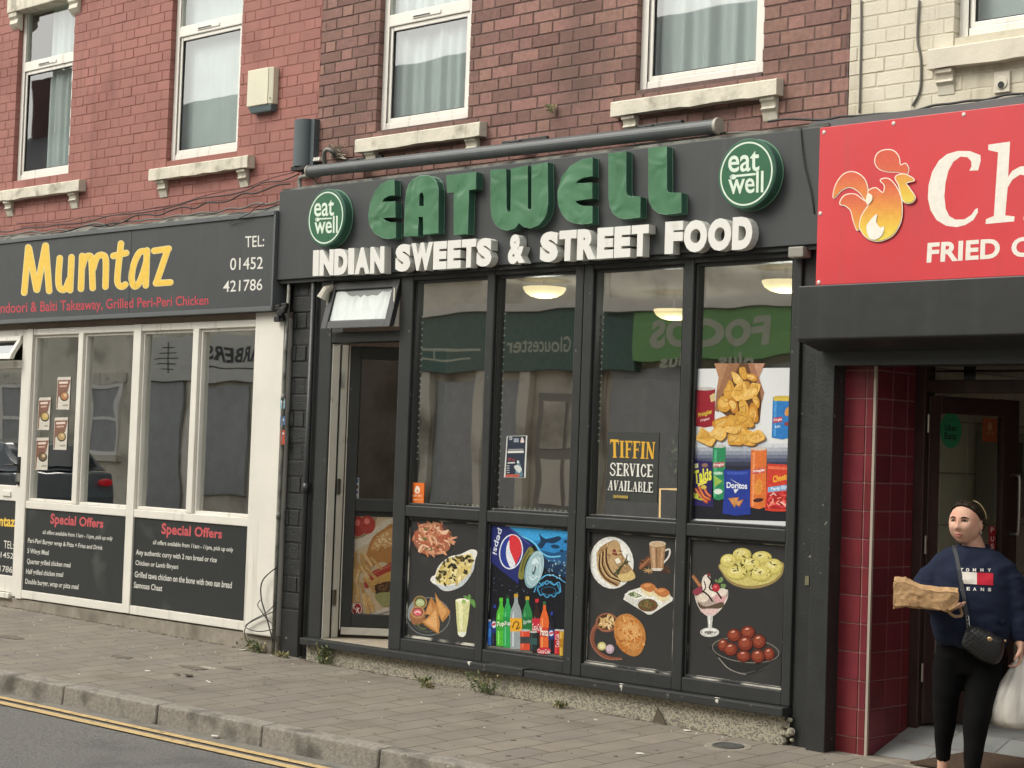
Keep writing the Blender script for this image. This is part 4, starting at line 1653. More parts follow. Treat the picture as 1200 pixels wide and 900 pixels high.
P.poly([(600, 470), (640, 482), (700, 480), (760, 450), (800, 400), (826, 350), (826, 385), (802, 430), (762, 480), (702, 506), (650, 509), (612, 484)], 'b9bfc2', True)
fd = cr([(602, 440), (618, 392), (650, 350), (700, 317), (780, 303), (822, 316), (816, 370), (788, 420), (740, 458), (680, 474), (628, 468)], 5)
P.poly(fd, 'c8b87c')
P.scatter(fd, 70, 12, ['d8c888', 'e0d49c', 'b8a058', 'cbb56a'], 8)
P.scatter(fd, 46, 9, ['3c3620', '4d4a28', '5c4a28', '2a281c'], 9, 1.4)
P.build('baked_dish_picture', t)
P = Print(wallmap(YP), 390, 590, 5.)
P.stroke([(560 + 126 * math.cos(a * .2618), 662 + 110 * math.sin(a * .2618)) for a in range(24)], 5, '70777a', closed=True)
P.stroke([(560 + 100 * math.cos(a * .2618), 668 + 84 * math.sin(a * .2618)) for a in range(4, 12)], 4, '555a5a')
P.poly([(435, 650), (450, 600), (480, 570), (470, 640), (455, 690)], '888f92', True)
P.ell(512, 580, 41, 40, '95794c').ell(512, 577, 33, 31, '5e5a38').ell(512, 582, 26, 22, 'a8b482').stroke([(498, 580), (512, 575), (525, 582)], 5, 'd8dcc0')
P.poly([(456, 640), (462, 695), (490, 712), (528, 695), (540, 640)], '8f6240', True)
P.ell(498, 638, 41, 36, 'ae8258').ell(498, 636, 32, 26, '7c4a38').ell(498, 638, 25, 20, 'cc6068').stroke([(482, 640), (498, 632), (512, 640)], 6, 'e8dcd8')
P.poly([(578, 548), (565, 575), (538, 650), (600, 655), (612, 600)], 'a8733f').poly([(575, 570), (545, 645), (590, 650)], 'c08c55')
P.poly([(600, 522), (622, 560), (690, 632), (680, 655), (645, 696), (612, 640)], 'b07c45').poly([(605, 545), (670, 630), (640, 680), (620, 620)], 'c8955c')
P.poly([(605, 598), (560, 665), (522, 692), (540, 715), (622, 766), (628, 700)], 'b8824a').poly([(603, 620), (570, 670), (538, 695), (612, 745), (612, 690)], 'd0a068')
P.stroke([(522, 694), (560, 725), (622, 764)], 6, '8f5f30')
P.stroke([(490, 705), (520, 732), (545, 736)], 7, '5d6a3c')
P.build('samosa_picture', t)
P = Print(wallmap(YP), 390, 590, 5.)
P.poly([(719, 568), (806, 566), (792, 690), (780, 768), (764, 783), (746, 781), (733, 766), (726, 690)], 'c6c790')
P.poly([(735, 580), (760, 580), (762, 740), (745, 745)], 'dcdcae').poly([(733, 752), (781, 752), (778, 770), (764, 783), (746, 781), (735, 768)], 'd8dcd0')
P.ell(763, 568, 43, 12, 'e4e4cc')
for q in ([(790, 565), (765, 545), (775, 540), (795, 552)], [(795, 560), (795, 535), (808, 538), (806, 558)], [(800, 562), (830, 568), (835, 612), (812, 590)]):
    P.poly(q, '5f8f48', True)
P.ell(768, 575, 12, 12, '8fae5c')
P.build('tall_drink_picture', t)
# panel: cola poster
t = poster('dark blue drinks poster with a tilted can above a row of bottles and cans', 2.515, 3.178, .275, 1.068, YP, mat('dark drinks print', '17191f', .3, .1, 5.), trim=M_silv, group=GR)
P = Print(wallmap(YP), 560, 605, 5.2941)
P.poly([(192, 62), (566, 92), (562, 130), (430, 150), (330, 150), (260, 110)], '3a9bd4').poly([(262, 112), (330, 150), (430, 148), (564, 128), (562, 210), (470, 230), (390, 210), (335, 165)], '2a7cb8').poly([(388, 210), (470, 228), (562, 208), (560, 300), (500, 300), (420, 262)], '1d4f7c').poly([(420, 262), (500, 300), (560, 300), (558, 390), (470, 350), (410, 320)], '152f4c')
P.poly([(378, 105), (400, 128), (430, 140), (500, 124), (516, 142), (470, 168), (425, 165), (398, 200), (372, 180), (390, 150)], '15324e', True)
P.ell(480, 188, 28, 12, '163a58', 8).ell(548, 157, 15, 11, '163a58').ell(520, 215, 13, 9, '143450')
P.stroke([(192, 64), (262, 118), (345, 160), (385, 215), (440, 250), (510, 248)], (8, 9), '6dbce0')
P.stroke([(385, 225), (430, 265), (500, 285)], 4, '2f6f9c')
P.stroke([(378, 400), (425, 366), (480, 372), (550, 416)], (9, 4), '58aedb')
P.stroke([(440 + 68 * math.cos(a * .349), 455 + 42 * math.sin(a * .349) + (8 if a % 2 else -8)) for a in range(18)], 8, '3d8ab4', closed=True)
P.stroke([(440 + 45 * math.cos(a * .349), 462 + 24 * math.sin(a * .349)) for a in range(18)], 4, '2c6488', closed=True)
P.stroke([(350, 470), (375, 410), (400, 430), (430, 400), (470, 425), (505, 410), (515, 470)], 6, '4c9cc8')
P.scatter([(430, 270), (555, 240), (550, 400), (420, 360)], 46, 5, ['6a8ca4', '98b4c4', '3e6480'], 4, 1.2)
P.scatter([(90, 320), (240, 430), (330, 480), (80, 470)], 26, 4, ['3c4658', '5a6678', '2a3244'], 6, 1.2)
P.poly([(80, 58), (192, 62), (345, 180), (300, 235), (268, 320), (255, 424), (72, 276)], '232a66')
P.stroke([(200, 75), (320, 172)], 7, '3d4a94')
P.ell(208, 220, 74, 110, 'd4dae2', 8).ell(208, 220, 67, 102, '27388a', 8)
P.poly([(205, 119), (238, 122), (264, 152), (274, 205), (262, 250), (234, 300), (222, 262), (200, 205), (196, 150)], 'c9323a', True)
P.poly([(196, 150), (200, 205), (222, 262), (234, 300), (212, 322), (192, 296), (178, 245), (180, 190)], 'd4d8de', True)
P.text('pepsi', (160, 88), (118, 242), (124, 68), (84, 226), 'cfd4e2', .015)
P.poly([(326, 188), (350, 222), (318, 250), (292, 310), (285, 386), (253, 380), (262, 312), (290, 240)], '77783a', True)
P.stroke([(320, 215), (290, 270), (272, 340)], 9, '4f5228')
P.ell(352, 330, 56, 120, '7f9fa8', 14).ell(357, 326, 50, 112, 'a3bec4', 14).ell(359, 326, 43, 100, '8fadb4', 14).ell(356, 331, 37, 88, '9dbac0', 14).poly([(335, 290), (350, 262), (372, 268), (380, 300), (366, 290), (345, 300)], 'c4d8dc', True)
P.poly([(338, 352), (352, 300), (366, 306), (354, 360)], '4c6469', True).stroke([(345, 340), (358, 300), (372, 318)], 5, 'cfdcde').stroke([(322, 375), (342, 395), (368, 372)], 5, 'd0dee0').stroke([(380, 250), (394, 320), (380, 390)], 4, 'c4d6da')
P.build('tilted_can_picture', t)
P = Print(wallmap(YP), 560, 605, 5.2941)
def can(cx, yt, yb, w, col, lab=None, top='b0b4b4'):
    h = w / 2
    P.poly([(cx - h, yt + 6), (cx + h, yt + 6), (cx + h, yb), (cx - h, yb)], col)
    P.ell(cx, yt + 6, h, 6, top)
    P.poly([(cx - h * .7, yt + 16), (cx - h * .35, yt + 16), (cx - h * .35, yb - 6), (cx - h * .7, yb - 6)], lab[1] if lab else col)
    if lab:
        P.poly([(cx - h, yt + (yb - yt) * .35), (cx + h, yt + (yb - yt) * .35), (cx + h, yt + (yb - yt) * .68), (cx - h, yt + (yb - yt) * .68)], lab[0])
def bottle(cx, yt, yb, w, cap, body, lab=None, hi=None, liquid=None):
    h = w / 2
    H_ = yb - yt
    P.poly([(cx - h * .28, yt + 20), (cx + h * .28, yt + 20), (cx + h * .34, yt + H_ * .16), (cx + h * .85, yt + H_ * .30), (cx + h, yt + H_ * .42), (cx + h * .92, yt + H_ * .6), (cx + h, yt + H_ * .75), (cx + h * .95, yb - 5), (cx + h * .7, yb), (cx - h * .7, yb), (cx - h * .95, yb - 5), (cx - h, yt + H_ * .75), (cx - h * .92, yt + H_ * .6), (cx - h, yt + H_ * .42), (cx - h * .85, yt + H_ * .30), (cx - h * .34, yt + H_ * .16)], body)
    P.poly([(cx - h * .34, yt), (cx + h * .34, yt), (cx + h * .36, yt + 22), (cx - h * .36, yt + 22)], cap)
    if hi:
        P.poly([(cx - h * .6, yt + H_ * .36), (cx - h * .35, yt + H_ * .3), (cx - h * .4, yb - 14), (cx - h * .65, yb - 14)], hi)
    if lab:
        P.poly([(cx - h, yt + H_ * lab[1]), (cx + h, yt + H_ * lab[1]), (cx + h, yt + H_ * lab[2]), (cx - h, yt + H_ * lab[2])], lab[0])
P.poly([(46, 800), (300, 826), (540, 862), (540, 880), (300, 842), (46, 812)], '6f6c64')
bottle(105, 548, 806, 42, '2a3a8a', '181a26', ('23306e', .42, .68), '3c4258')
P.ell(100, 672, 14, 22, 'c4ccd8').poly([(88, 666), (112, 660), (112, 672), (88, 680)], 'c0343c')
bottle(145, 506, 806, 62, '57b83a', '4cae34', ('3a9a34', .45, .68), '8cd870')
bottle(186, 487, 814, 58, '23382c', '2c9a50', ('1f8a44', .42, .6), '66c088')
bottle(238, 481, 824, 74, 'b08c30', '8f999c', ('d8a02c', .44, .68), 'c4ccce')
P.stroke([(215, 690), (232, 655), (255, 665), (240, 700), (262, 690)], 7, '5a4420')
bottle(308, 497, 800, 64, 'b8962c', '2a7c42', ('1f6a38', .42, .66), '5aa878')
bottle(368, 512, 850, 60, 'c02c38', '2e1c1a', ('b8283a', .36, .62), '7a6a64')
bottle(415, 528, 852, 58, '3a5a3c', 'd2602e', ('b8402c', .5, .68), 'e89a60')
bottle(460, 592, 852, 42, '2c3c8c', '181a24', ('23306e', .42, .66), '3c4258')
P.ell(457, 726, 14, 18, 'c4ccd8').poly([(445, 722), (470, 716), (470, 727), (445, 734)], 'c0343c')
can(68, 640, 800, 34, '2a5ca8', ('3a78c4', '5a90cc'))
can(296, 702, 830, 62, 'c8482e', ('3c3a3a', 'd86a50'))
can(348, 712, 836, 46, '202a2c', ('30504c', '3c4a4c'))
can(496, 700, 856, 36, 'b8242c', ('a81f28', 'cc4a50'))
can(527, 702, 866, 36, 'b8902c', ('a87824', 'd8b860'))
P.ell(413, 834, 44, 22, 'b8283a')
P.text('7up', (168, 652), (206, 650), (168, 684), (206, 682), 'e0e4dc', .03)
P.text('7up', (120, 655), (168, 650), (120, 692), (168, 688), 'd8e0c8', .03)
P.text('Sprite', (284, 646), (334, 636), (284, 678), (334, 668), 'c8dccc', .01)
P.text('Coca-Cola', (340, 664), (398, 668), (340, 708), (398, 712), 'e4d8d4', .01)
P.text('Fanta', (392, 692), (440, 698), (392, 738), (440, 744), 'f0e4d8', .02)
P.text('Coca-Cola', (374, 822), (452, 826), (374, 848), (452, 852), 'e8dcd8', .01)
P.text('Coca-Cola', (484, 812), (484, 730), (508, 812), (508, 730), 'e4d0cc', .01)
P.build('bottle_row_picture', t)
# panel: flatbread, tea, buns, fried bread
t = poster('black poster with a plate of flatbread, a glass of tea, buns and a puffed bread', 3.353, 4.018, .285, 1.07, YP, M_pblk, trim=M_silv, group=GR)
P = Print(wallmap(YP), 680, 615, 5.2917)
P.ell(195, 235, 136, 162, 'd4d5d0', -6).ell(192, 236, 118, 143, 'dfdfda', -6)
pb = cr([(215, 95), (245, 118), (256, 170), (292, 232), (330, 288), (341, 328), (300, 350), (255, 346), (238, 378), (200, 376), (150, 342), (112, 290), (102, 220), (115, 152), (160, 116)], 5)
P.poly(pb, '9a7c54')
P.poly([(215, 97), (244, 120), (255, 172), (250, 250), (215, 310), (178, 250), (165, 150), (185, 118)], 'b0946a', True)
P.scatter(pb, 60, 7, ['8a6a44', 'b59a70', '7a5838', 'c4ac84'], 4)
for q in ([(122, 190), (120, 270), (160, 335), (225, 372)], [(142, 170), (140, 250), (180, 318), (250, 350)], [(162, 150), (165, 235), (205, 305), (280, 345)]):
    P.stroke(q, 9, '4a3220')
    P.stroke([(x - 8, y + 6) for x, y in q], 7, 'bfa679')
P.poly([(235, 312), (290, 300), (320, 282), (342, 328), (300, 348), (255, 345)], 'c4ae76', True)
P.poly([(215, 215), (240, 205), (256, 232), (228, 245)], 'dcd8c8')
P.stroke([(292, 182), (282, 225), (240, 275), (212, 306)], (4, 10), '3f4a34').stroke([(306, 225), (270, 245), (245, 275), (232, 305)], (4, 10), '35402c')
P.ell(212, 160, 12, 9, '7c3a30').ell(222, 182, 10, 7, '7c3a30').ell(206, 178, 8, 6, '8c4a38')
P.build('flatbread_picture', t)
P = Print(wallmap(YP), 680, 615, 5.2917)
P.scatter([(365, 230), (400, 200), (440, 215), (430, 290), (390, 290)], 18, 10, ['6a4430', '7c5238', '553626'], 3)
P.scatter([(510, 265), (545, 245), (575, 260), (560, 300), (500, 300)], 16, 9, ['5c4030', '4a3428', '6e4e3c'], 5)
P.stroke([(374, 268), (432, 214)], 20, '85573a').stroke([(372, 264), (428, 210)], 5, 'a87450')
P.stroke([(525, 160), (552, 152), (556, 175), (545, 205), (516, 236)], 11, 'c9c6be')
P.poly([(429, 118), (531, 116), (516, 272), (500, 286), (452, 284), (440, 270)], '9a7856').poly([(442, 140), (462, 142), (466, 268), (452, 266)], 'b8987a').poly([(470, 142), (478, 142), (480, 270), (472, 270)], '7c5e42').poly([(505, 140), (518, 140), (506, 262), (498, 266)], 'b29070')
P.ell(480, 118, 51, 18, 'd0c4b2').ell(480, 120, 44, 13, 'c2a684').poly([(440, 268), (516, 270), (500, 287), (452, 285)], 'cac2b4')
for k in range(8):
    a = k * .785
    P.stroke([(425, 284), (425 + 34 * math.cos(a), 284 + 18 * math.sin(a))], (9, 3), 'b09468')
P.build('tea_glass_picture', t)
P = Print(wallmap(YP), 680, 615, 5.2917)
P.poly([(267, 462), (280, 430), (300, 410), (430, 372), (560, 440), (576, 455), (570, 472), (440, 556), (420, 557)], 'd2d2ca').poly([(284, 448), (430, 388), (555, 456), (430, 540)], 'dedfd8')
P.poly([(274, 432), (346, 462), (404, 446), (398, 474), (348, 500), (285, 468)], 'c4c5be').poly([(274, 430), (332, 404), (406, 444), (346, 464)], 'e0e0da').poly([(290, 430), (333, 413), (388, 442), (345, 455)], '77855e')
P.scatter([(290, 430), (333, 413), (388, 442), (345, 455)], 10, 7, ['a8b090', 'c8ccb8', '5a6a48'], 3)
for dx, dy in ((0, 0), (84, 32)):
    P.poly([(374 + dx, 386 + dy), (402 + dx, 372 + dy), (470 + dx, 396 + dy), (465 + dx, 428 + dy), (428 + dx, 446 + dy), (380 + dx, 414 + dy)], 'd8cba4', True)
    P.poly([(374 + dx, 384 + dy), (400 + dx, 362 + dy), (440 + dx, 362 + dy), (472 + dx, 392 + dy), (430 + dx, 418 + dy)], 'b0703e', True)
    P.poly([(392 + dx, 378 + dy), (410 + dx, 368 + dy), (440 + dx, 372 + dy), (420 + dx, 388 + dy)], 'c88c58', True)
P.ell(420, 498, 62, 40, '664a30')
P.scatter([(365, 495), (420, 460), (478, 495), (425, 535)], 34, 8, ['7d5c38', '58683a', '8c6a44', '4a3824'], 7)
P.build('bun_plate_picture', t)
P = Print(wallmap(YP), 680, 615, 5.2917)
P.stroke([(112, 610), (80, 660), (78, 730), (115, 790), (175, 822), (255, 830)], (30, 12), '7d4a3a')
P.stroke([(102, 615), (66, 680), (70, 740), (110, 798), (170, 832), (258, 834)], 5, 'a06a54')
P.ell(165, 606, 69, 60, '8f5c44').ell(165, 603, 58, 48, '4e3424')
ck = [(165 + 54 * math.cos(a * .5), 603 + 44 * math.sin(a * .5)) for a in range(13)]
P.scatter(ck, 46, 9, ['d0b07c', 'dcc294', 'b8945c', 'c4a06a'], 5, 1.5)
fb = cr([(250, 560), (300, 552), (350, 580), (388, 622), (406, 680), (400, 742), (375, 796), (335, 816), (290, 801), (250, 771), (222, 720), (210, 650), (220, 592)], 5)
P.poly(fb, 'b07840')
P.poly([(262, 580), (310, 572), (360, 612), (386, 680), (372, 740), (330, 780), (280, 760), (240, 700), (232, 630)], 'c08a4e', True)
P.poly([(280, 600), (330, 600), (362, 660), (350, 720), (300, 720), (262, 660)], 'cb9c62', True)
P.scatter(fb, 60, 8, ['b8702c', 'c27c38', 'd8a668', 'a8642a'], 9, 1.3)
P.ell(136, 752, 27, 26, 'bcb478').ell(136, 752, 18, 17, 'd4d09c').ell(186, 770, 27, 29, 'a894a0').ell(184, 766, 18, 19, 'c2b0ba')
P.build('puffed_bread_picture', t)
# panel: sweets
t = poster('black poster with yellow sweets, an ice cream glass and a bowl of brown syrup balls', 4.122, 4.79, .285, 1.07, YP, M_pblk, trim=M_silv, group=GR)
P = Print(wallmap(YP), 800, 620, 4.737)
P.poly([(208, 190), (222, 250), (268, 302), (340, 328), (420, 328), (500, 302), (546, 262), (560, 222), (545, 180), (380, 160)], '8f7d50', True)
P.poly([(214, 195), (230, 246), (275, 290), (340, 312), (420, 312), (494, 290), (536, 255), (552, 218), (540, 190), (380, 170)], 'bfb56c', True)
for x, y, rx, ry in ((330, 142, 52, 37), (440, 158, 55, 36), (256, 178, 46, 40), (505, 210, 50, 46), (378, 196, 58, 38), (302, 244, 62, 38), (432, 248, 64, 42)):
    P.ell(x, y, rx, ry, 'b5a95a').ell(x - 3, y - 5, rx * .88, ry * .84, 'cbc070').ell(x - 8, y - 12, rx * .5, ry * .42, 'd8cf8c')
P.scatter([(240, 150), (330, 120), (500, 150), (545, 215), (440, 280), (290, 260)], 34, 6, ['4c4a22', '5c5628', '3c3a1c'], 5, 1.8)
P.build('yellow_sweets_picture', t)
P = Print(wallmap(YP), 800, 620, 4.737)
P.poly([(48, 262), (62, 253), (110, 315), (92, 328)], '95623e').stroke([(56, 264), (100, 320)], 4, 'b88a60')
P.poly([(66, 350), (74, 400), (98, 450), (128, 478), (150, 486), (176, 479), (216, 442), (246, 392), (252, 350), (232, 334), (82, 334)], 'cfc6be', True)
P.poly([(76, 345), (84, 400), (110, 445), (150, 470), (205, 440), (236, 392), (243, 345)], 'a89a90', True)
P.ell(134, 300, 28, 48, 'd8d0c4').ell(112, 372, 36, 34, 'd4c8b8').ell(206, 376, 36, 36, 'c89a9c').ell(160, 352, 30, 26, 'dcd4c8').ell(220, 350, 26, 22, 'd8ccc0')
P.poly([(84, 405), (130, 430), (215, 405), (230, 425), (205, 440), (150, 440), (100, 440)], '5a4a3a', True)
P.poly([(100, 448), (200, 445), (175, 476), (150, 483), (128, 476)], 'd4b8b4', True)
P.stroke([(140, 262), (160, 290), (150, 330), (190, 350), (215, 385)], 9, '2c1c18').stroke([(105, 340), (140, 365), (165, 400)], 9, '2c1c18').stroke([(120, 290), (128, 325), (110, 350)], 6, '3c2a22')
P.ell(146, 253, 11, 8, '7c3a40').ell(185, 326, 21, 23, 'a82c36').ell(182, 320, 9, 9, 'c86068')
for x, y in ((68, 350), (84, 338), (98, 330), (80, 356), (96, 346)):
    P.ell(x, y, 13, 13, '8a3c4c')
for q in ([(196, 300), (200, 280), (220, 266), (224, 290)], [(214, 306), (238, 306), (240, 322), (218, 328)], [(186, 296), (180, 280), (195, 285)]):
    P.poly(q, '6f8a56', True)
P.poly([(138, 480), (170, 480), (163, 552), (143, 552)], 'b9b9b4').poly([(146, 484), (154, 484), (153, 550), (147, 550)], 'e0e0dc')
P.ell(151, 573, 53, 26, 'c9c9c4').ell(151, 568, 40, 15, 'e0e0dc').ell(151, 572, 26, 8, '8c8c88')
P.scatter([(105, 572), (150, 585), (195, 572), (150, 562)], 10, 5, ['4a4a48', '6a6a66'], 3)
P.build('ice_cream_picture', t)
P = Print(wallmap(YP), 800, 620, 4.737)
P.poly([(170, 650), (180, 690), (230, 755), (310, 798), (350, 808), (440, 790), (510, 730), (535, 690)], '2a2a29', True)
P.stroke([(350 + 184 * math.cos(a * .2618), 672 + 68 * math.sin(a * .2618 + .08) + 12 * math.cos(a * .2618)) for a in range(24)], 5, '77736c', closed=True)
P.stroke([(200, 715), (250, 770), (310, 798), (350, 806)], 5, '8f8b84').stroke([(300, 792), (345, 800), (400, 788)], 4, '55534f').stroke([(420, 790), (470, 765), (495, 740)], 3, '55534f')
for x, y, rx, ry in ((226, 645, 30, 36), (268, 668, 39, 37), (480, 694, 32, 37), (286, 590, 39, 37), (364, 574, 41, 37), (425, 625, 39, 41), (340, 706, 40, 33), (420, 706, 39, 38), (350, 636, 44, 43)):
    P.ell(x, y, rx, ry, '4c1c16').ell(x - 2, y - 2, rx * .9, ry * .9, '74301f').ell(x - 5, y - 6, rx * .6, ry * .58, '8c4430').poly([(x - rx * .4, y - ry * .5), (x - rx * .05, y - ry * .68), (x + rx * .15, y - ry * .55), (x - rx * .2, y - ry * .4)], 'd4a898', True)
    P.lay += .00005
P.build('syrup_ball_picture', t)

# ---- snack poster inside the right window
t = poster('white poster of crisps, cans and snack packets in the right hand window', 4.118, 4.80, 1.172, 2.055, .012, mat('white print', 'd2d5d6', .35, .03))
P = Print(wallmap(.012), 790, 410, 4.288)
G_ = [(470, 'c2c7cc'), (490, 'a4aab4'), (508, '878e9c'), (526, '697082'), (544, '4c5268'), (562, '35394c'), (582, '252836'), (610, '1d1e25')]
for y, c in G_:
    P.poly([(96 - (y - 470) * .055, y), (592 - (y - 470) * .035, y + 1), (579, 862), (79, 848)], c)
P.build('printed_ground', t)
P = Print(wallmap(.012), 790, 410, 4.288, lay=.0016)
P.poly([(300, 70), (390, 68), (436, 190), (440, 260), (430, 355), (380, 360), (260, 330), (226, 300), (245, 220), (300, 130)], '5f3f26')
P.poly([(203, 68), (332, 68), (300, 132), (243, 225), (226, 312), (205, 305), (214, 205), (224, 140)], '8f6648').poly([(203, 68), (270, 68), (250, 130), (228, 200), (218, 200), (224, 140)], 'a47a5a')
P.poly([(372, 68), (456, 68), (427, 140), (453, 215), (442, 262), (430, 190), (388, 120)], '9a6c54').poly([(400, 68), (456, 68), (427, 140)], 'b0866c')
rc = random.Random(5)
def chip(x, y, s_, a):
    c = rc.choice(['c08a34', 'cf9c44', 'b87c2c', 'd8ae5c', 'c4923c'])
    pts = []
    asp_ = rc.uniform(.5, .95)
    for i in range(8):
        q = 6.283 * i / 8
        u, v = s_ * 1.3 * math.cos(q) * rc.uniform(.72, 1.15), s_ * asp_ * math.sin(q) * rc.uniform(.72, 1.2)
        pts.append((x + u * math.cos(a) - v * math.sin(a), y + u * math.sin(a) + v * math.cos(a)))
    P.poly([(u + 3, v + 4) for u, v in pts], '7a4e20', True)
    P.poly(pts, c, True)
    P.poly([(x + (u - x) * .68 - 3, y + (v - y) * .55 - 4) for u, v in pts], rc.choice(['d2a95a', 'd8b468', 'caa04c', 'c99a44']), True)
    k_ = rc.randint(0, 3)
    P.stroke([((pts[k_][0] - x) * .8 + x, (pts[k_][1] - y) * .8 + y), (x + s_ * .3, y - s_ * .2), ((pts[k_ + 2][0] - x) * .8 + x, (pts[k_ + 2][1] - y) * .8 + y)], 3, rc.choice(['a87830', 'e0c284', '94662a']), cap=False)
for x, y, s_, a in ((350, 115, 30, 1.2), (320, 150, 34, .9), (390, 140, 28, .4), (365, 190, 30, 1.5), (410, 190, 26, 1.0), (280, 210, 40, 1.6), (330, 210, 38, 1.9), (255, 270, 36, 1.7), (300, 280, 36, 1.2), (385, 220, 40, -.5), (350, 290, 38, 1.4), (415, 260, 30, 1.3), (400, 320, 36, 1.4), (245, 370, 52, -.5), (300, 365, 40, -.4), (360, 350, 46, .6), (165, 440, 46, .5), (330, 400, 40, -.2), (230, 420, 36, -.2), (310, 450, 40, .1), (375, 445, 40, .5), (415, 440, 38, -.3), (290, 405, 34, .2)):
    chip(x, y, s_, a)
P.build('crisps_picture', t)
def tube_can(x0, x1, yt, yb, col, top, hi):
    P.poly([(x0, yt + 8), (x1, yt + 8), (x1 - 4, yb - 6), ((x0 + x1) / 2 - 2, yb + 4), (x0 - 6, yb - 6)], col)
    P.ell((x0 + x1) / 2, yt + 9, (x1 - x0) / 2, 9, top)
    P.poly([(x0 + 8, yt + 26), (x0 + 20, yt + 26), (x0 + 14, yb - 12), (x0 + 3, yb - 12)], hi)
P = Print(wallmap(.012), 790, 410, 4.288, lay=.0016)
tube_can(104, 207, 186, 386, '8c1f2c', 'b9b4b0', 'a63a46')
P.text('Pringles', (122, 318), (190, 296), (122, 346), (190, 326), 'c9b23c', .03).text('Original', (132, 350), (178, 338), (132, 364), (178, 354), 'e0c8c4', .02).poly([(180, 230), (206, 215), (206, 255), (186, 262)], 'c8b080')
P.build('snack_can_picture', t)
P = Print(wallmap(.012), 790, 410, 4.288, lay=.0016)
tube_can(497, 593, 230, 446, '2a72b4', 'c0a848', '4c90c8')
P.poly([(500, 244), (592, 246), (592, 258), (500, 256)], 'c8b048').poly([(500, 342), (545, 336), (543, 362), (498, 368)], 'b03040').text('Pringles', (502, 346), (543, 340), (502, 364), (543, 358), 'e0d4d0', .03).text('salt', (508, 378), (536, 376), (508, 392), (536, 390), 'c8dce8', .01).ell(572, 310, 14, 24, 'c8904c', 20).ell(568, 372, 14, 9, '8c3a3c')
P.build('snack_can_picture', t)
P = Print(wallmap(.012), 790, 410, 4.288, lay=.0016)
tube_can(196, 260, 475, 752, '2a8055', 'b4b8b0', '4ca078')
P.poly([(198, 568), (254, 562), (253, 588), (197, 592)], 'a85058').text('Pringles', (200, 572), (252, 566), (200, 590), (252, 584), 'e0d8d0', .03).poly([(200, 630), (245, 660), (205, 690)], '8fae50').ell(222, 712, 22, 14, 'd0dcd0').ell(222, 620, 24, 8, 'a8c8b0')
P.build('snack_can_picture', t)
P = Print(wallmap(.012), 790, 410, 4.288, lay=.0016)
tube_can(388, 466, 488, 796, 'cc6c34', 'c2b4a8', 'dc8c5c')
P.poly([(396, 600), (458, 590), (457, 616), (395, 626)], 'b84a4c').text('Pringles', (398, 604), (456, 594), (398, 622), (456, 612), 'e8dcd4', .03).ell(424, 690, 22, 40, 'd0883c', 8).ell(424, 755, 26, 10, '3c2420', -8)
P.build('snack_can_picture', t)
P = Print(wallmap(.012), 790, 410, 4.288, lay=.0016)
P.poly([(92, 552), (194, 562), (198, 790), (84, 780)], '2c2458')
P.text('Takis', (98, 608), (188, 586), (104, 676), (190, 654), 'd8d84c', .04)
P.poly([(95, 575), (122, 570), (122, 592), (95, 598)], 'c8c8a0').ell(155, 580, 16, 10, '8c6a58')
for q in ([(110, 700), (140, 745), (165, 765)], [(128, 690), (150, 735), (178, 752)], [(152, 690), (165, 720), (182, 735)]):
    P.stroke(q, 15, 'a8482c').stroke([(x - 2, y - 3) for x, y in q], 4, 'd8985c')
P.stroke([(100, 720), (118, 745), (140, 752)], 9, 'a8b03c').ell(112, 735, 12, 14, 'b8bc4c').ell(150, 690, 14, 10, 'c8b44c').poly([(120, 672), (165, 655), (166, 668), (122, 686)], 'd8cc58')
P.poly([(250, 600), (320, 608), (386, 600), (380, 700), (386, 826), (310, 834), (244, 822), (254, 700)], '24388c').poly([(262, 612), (372, 612), (366, 626), (268, 628)], '3a52a8')
P.poly([(282, 648), (320, 668), (312, 668)], 'd0d4dc').text('Doritos', (265, 664), (368, 668), (265, 694), (368, 700), 'dde0e6', .03).poly([(300, 700), (326, 700), (308, 722)], 'd0d4dc')
for q in ([(272, 745), (328, 740), (305, 795)], [(300, 770), (352, 750), (330, 790)]):
    P.poly(q, 'a8683a').poly([(x * .8 + 308 * .2, y * .8 + 762 * .2) for x, y in q], 'c08850')
P.poly([(470, 572), (588, 578), (576, 700), (582, 812), (500, 812), (458, 806), (466, 690)], 'c23c2c').poly([(474, 584), (586, 590), (584, 604), (472, 598)], 'd8684c')
P.text('Cheetos', (498, 634), (586, 612), (498, 668), (586, 648), 'e0a83c', .04)
P.poly([(474, 690), (582, 676), (580, 704), (472, 716)], '7ca4cc').text('Party Size!', (490, 692), (578, 678), (490, 712), (578, 700), 'e4e8ee', .02)
P.poly([(472, 722), (578, 712), (576, 800), (462, 798)], '9c1f24')
P.scatter([(476, 726), (574, 718), (572, 790), (470, 788)], 34, 8, ['d8584c', 'e0b0a8', 'c8383c', 'e88870'], 6, 1.9)
P.build('snack_packet_picture', t)

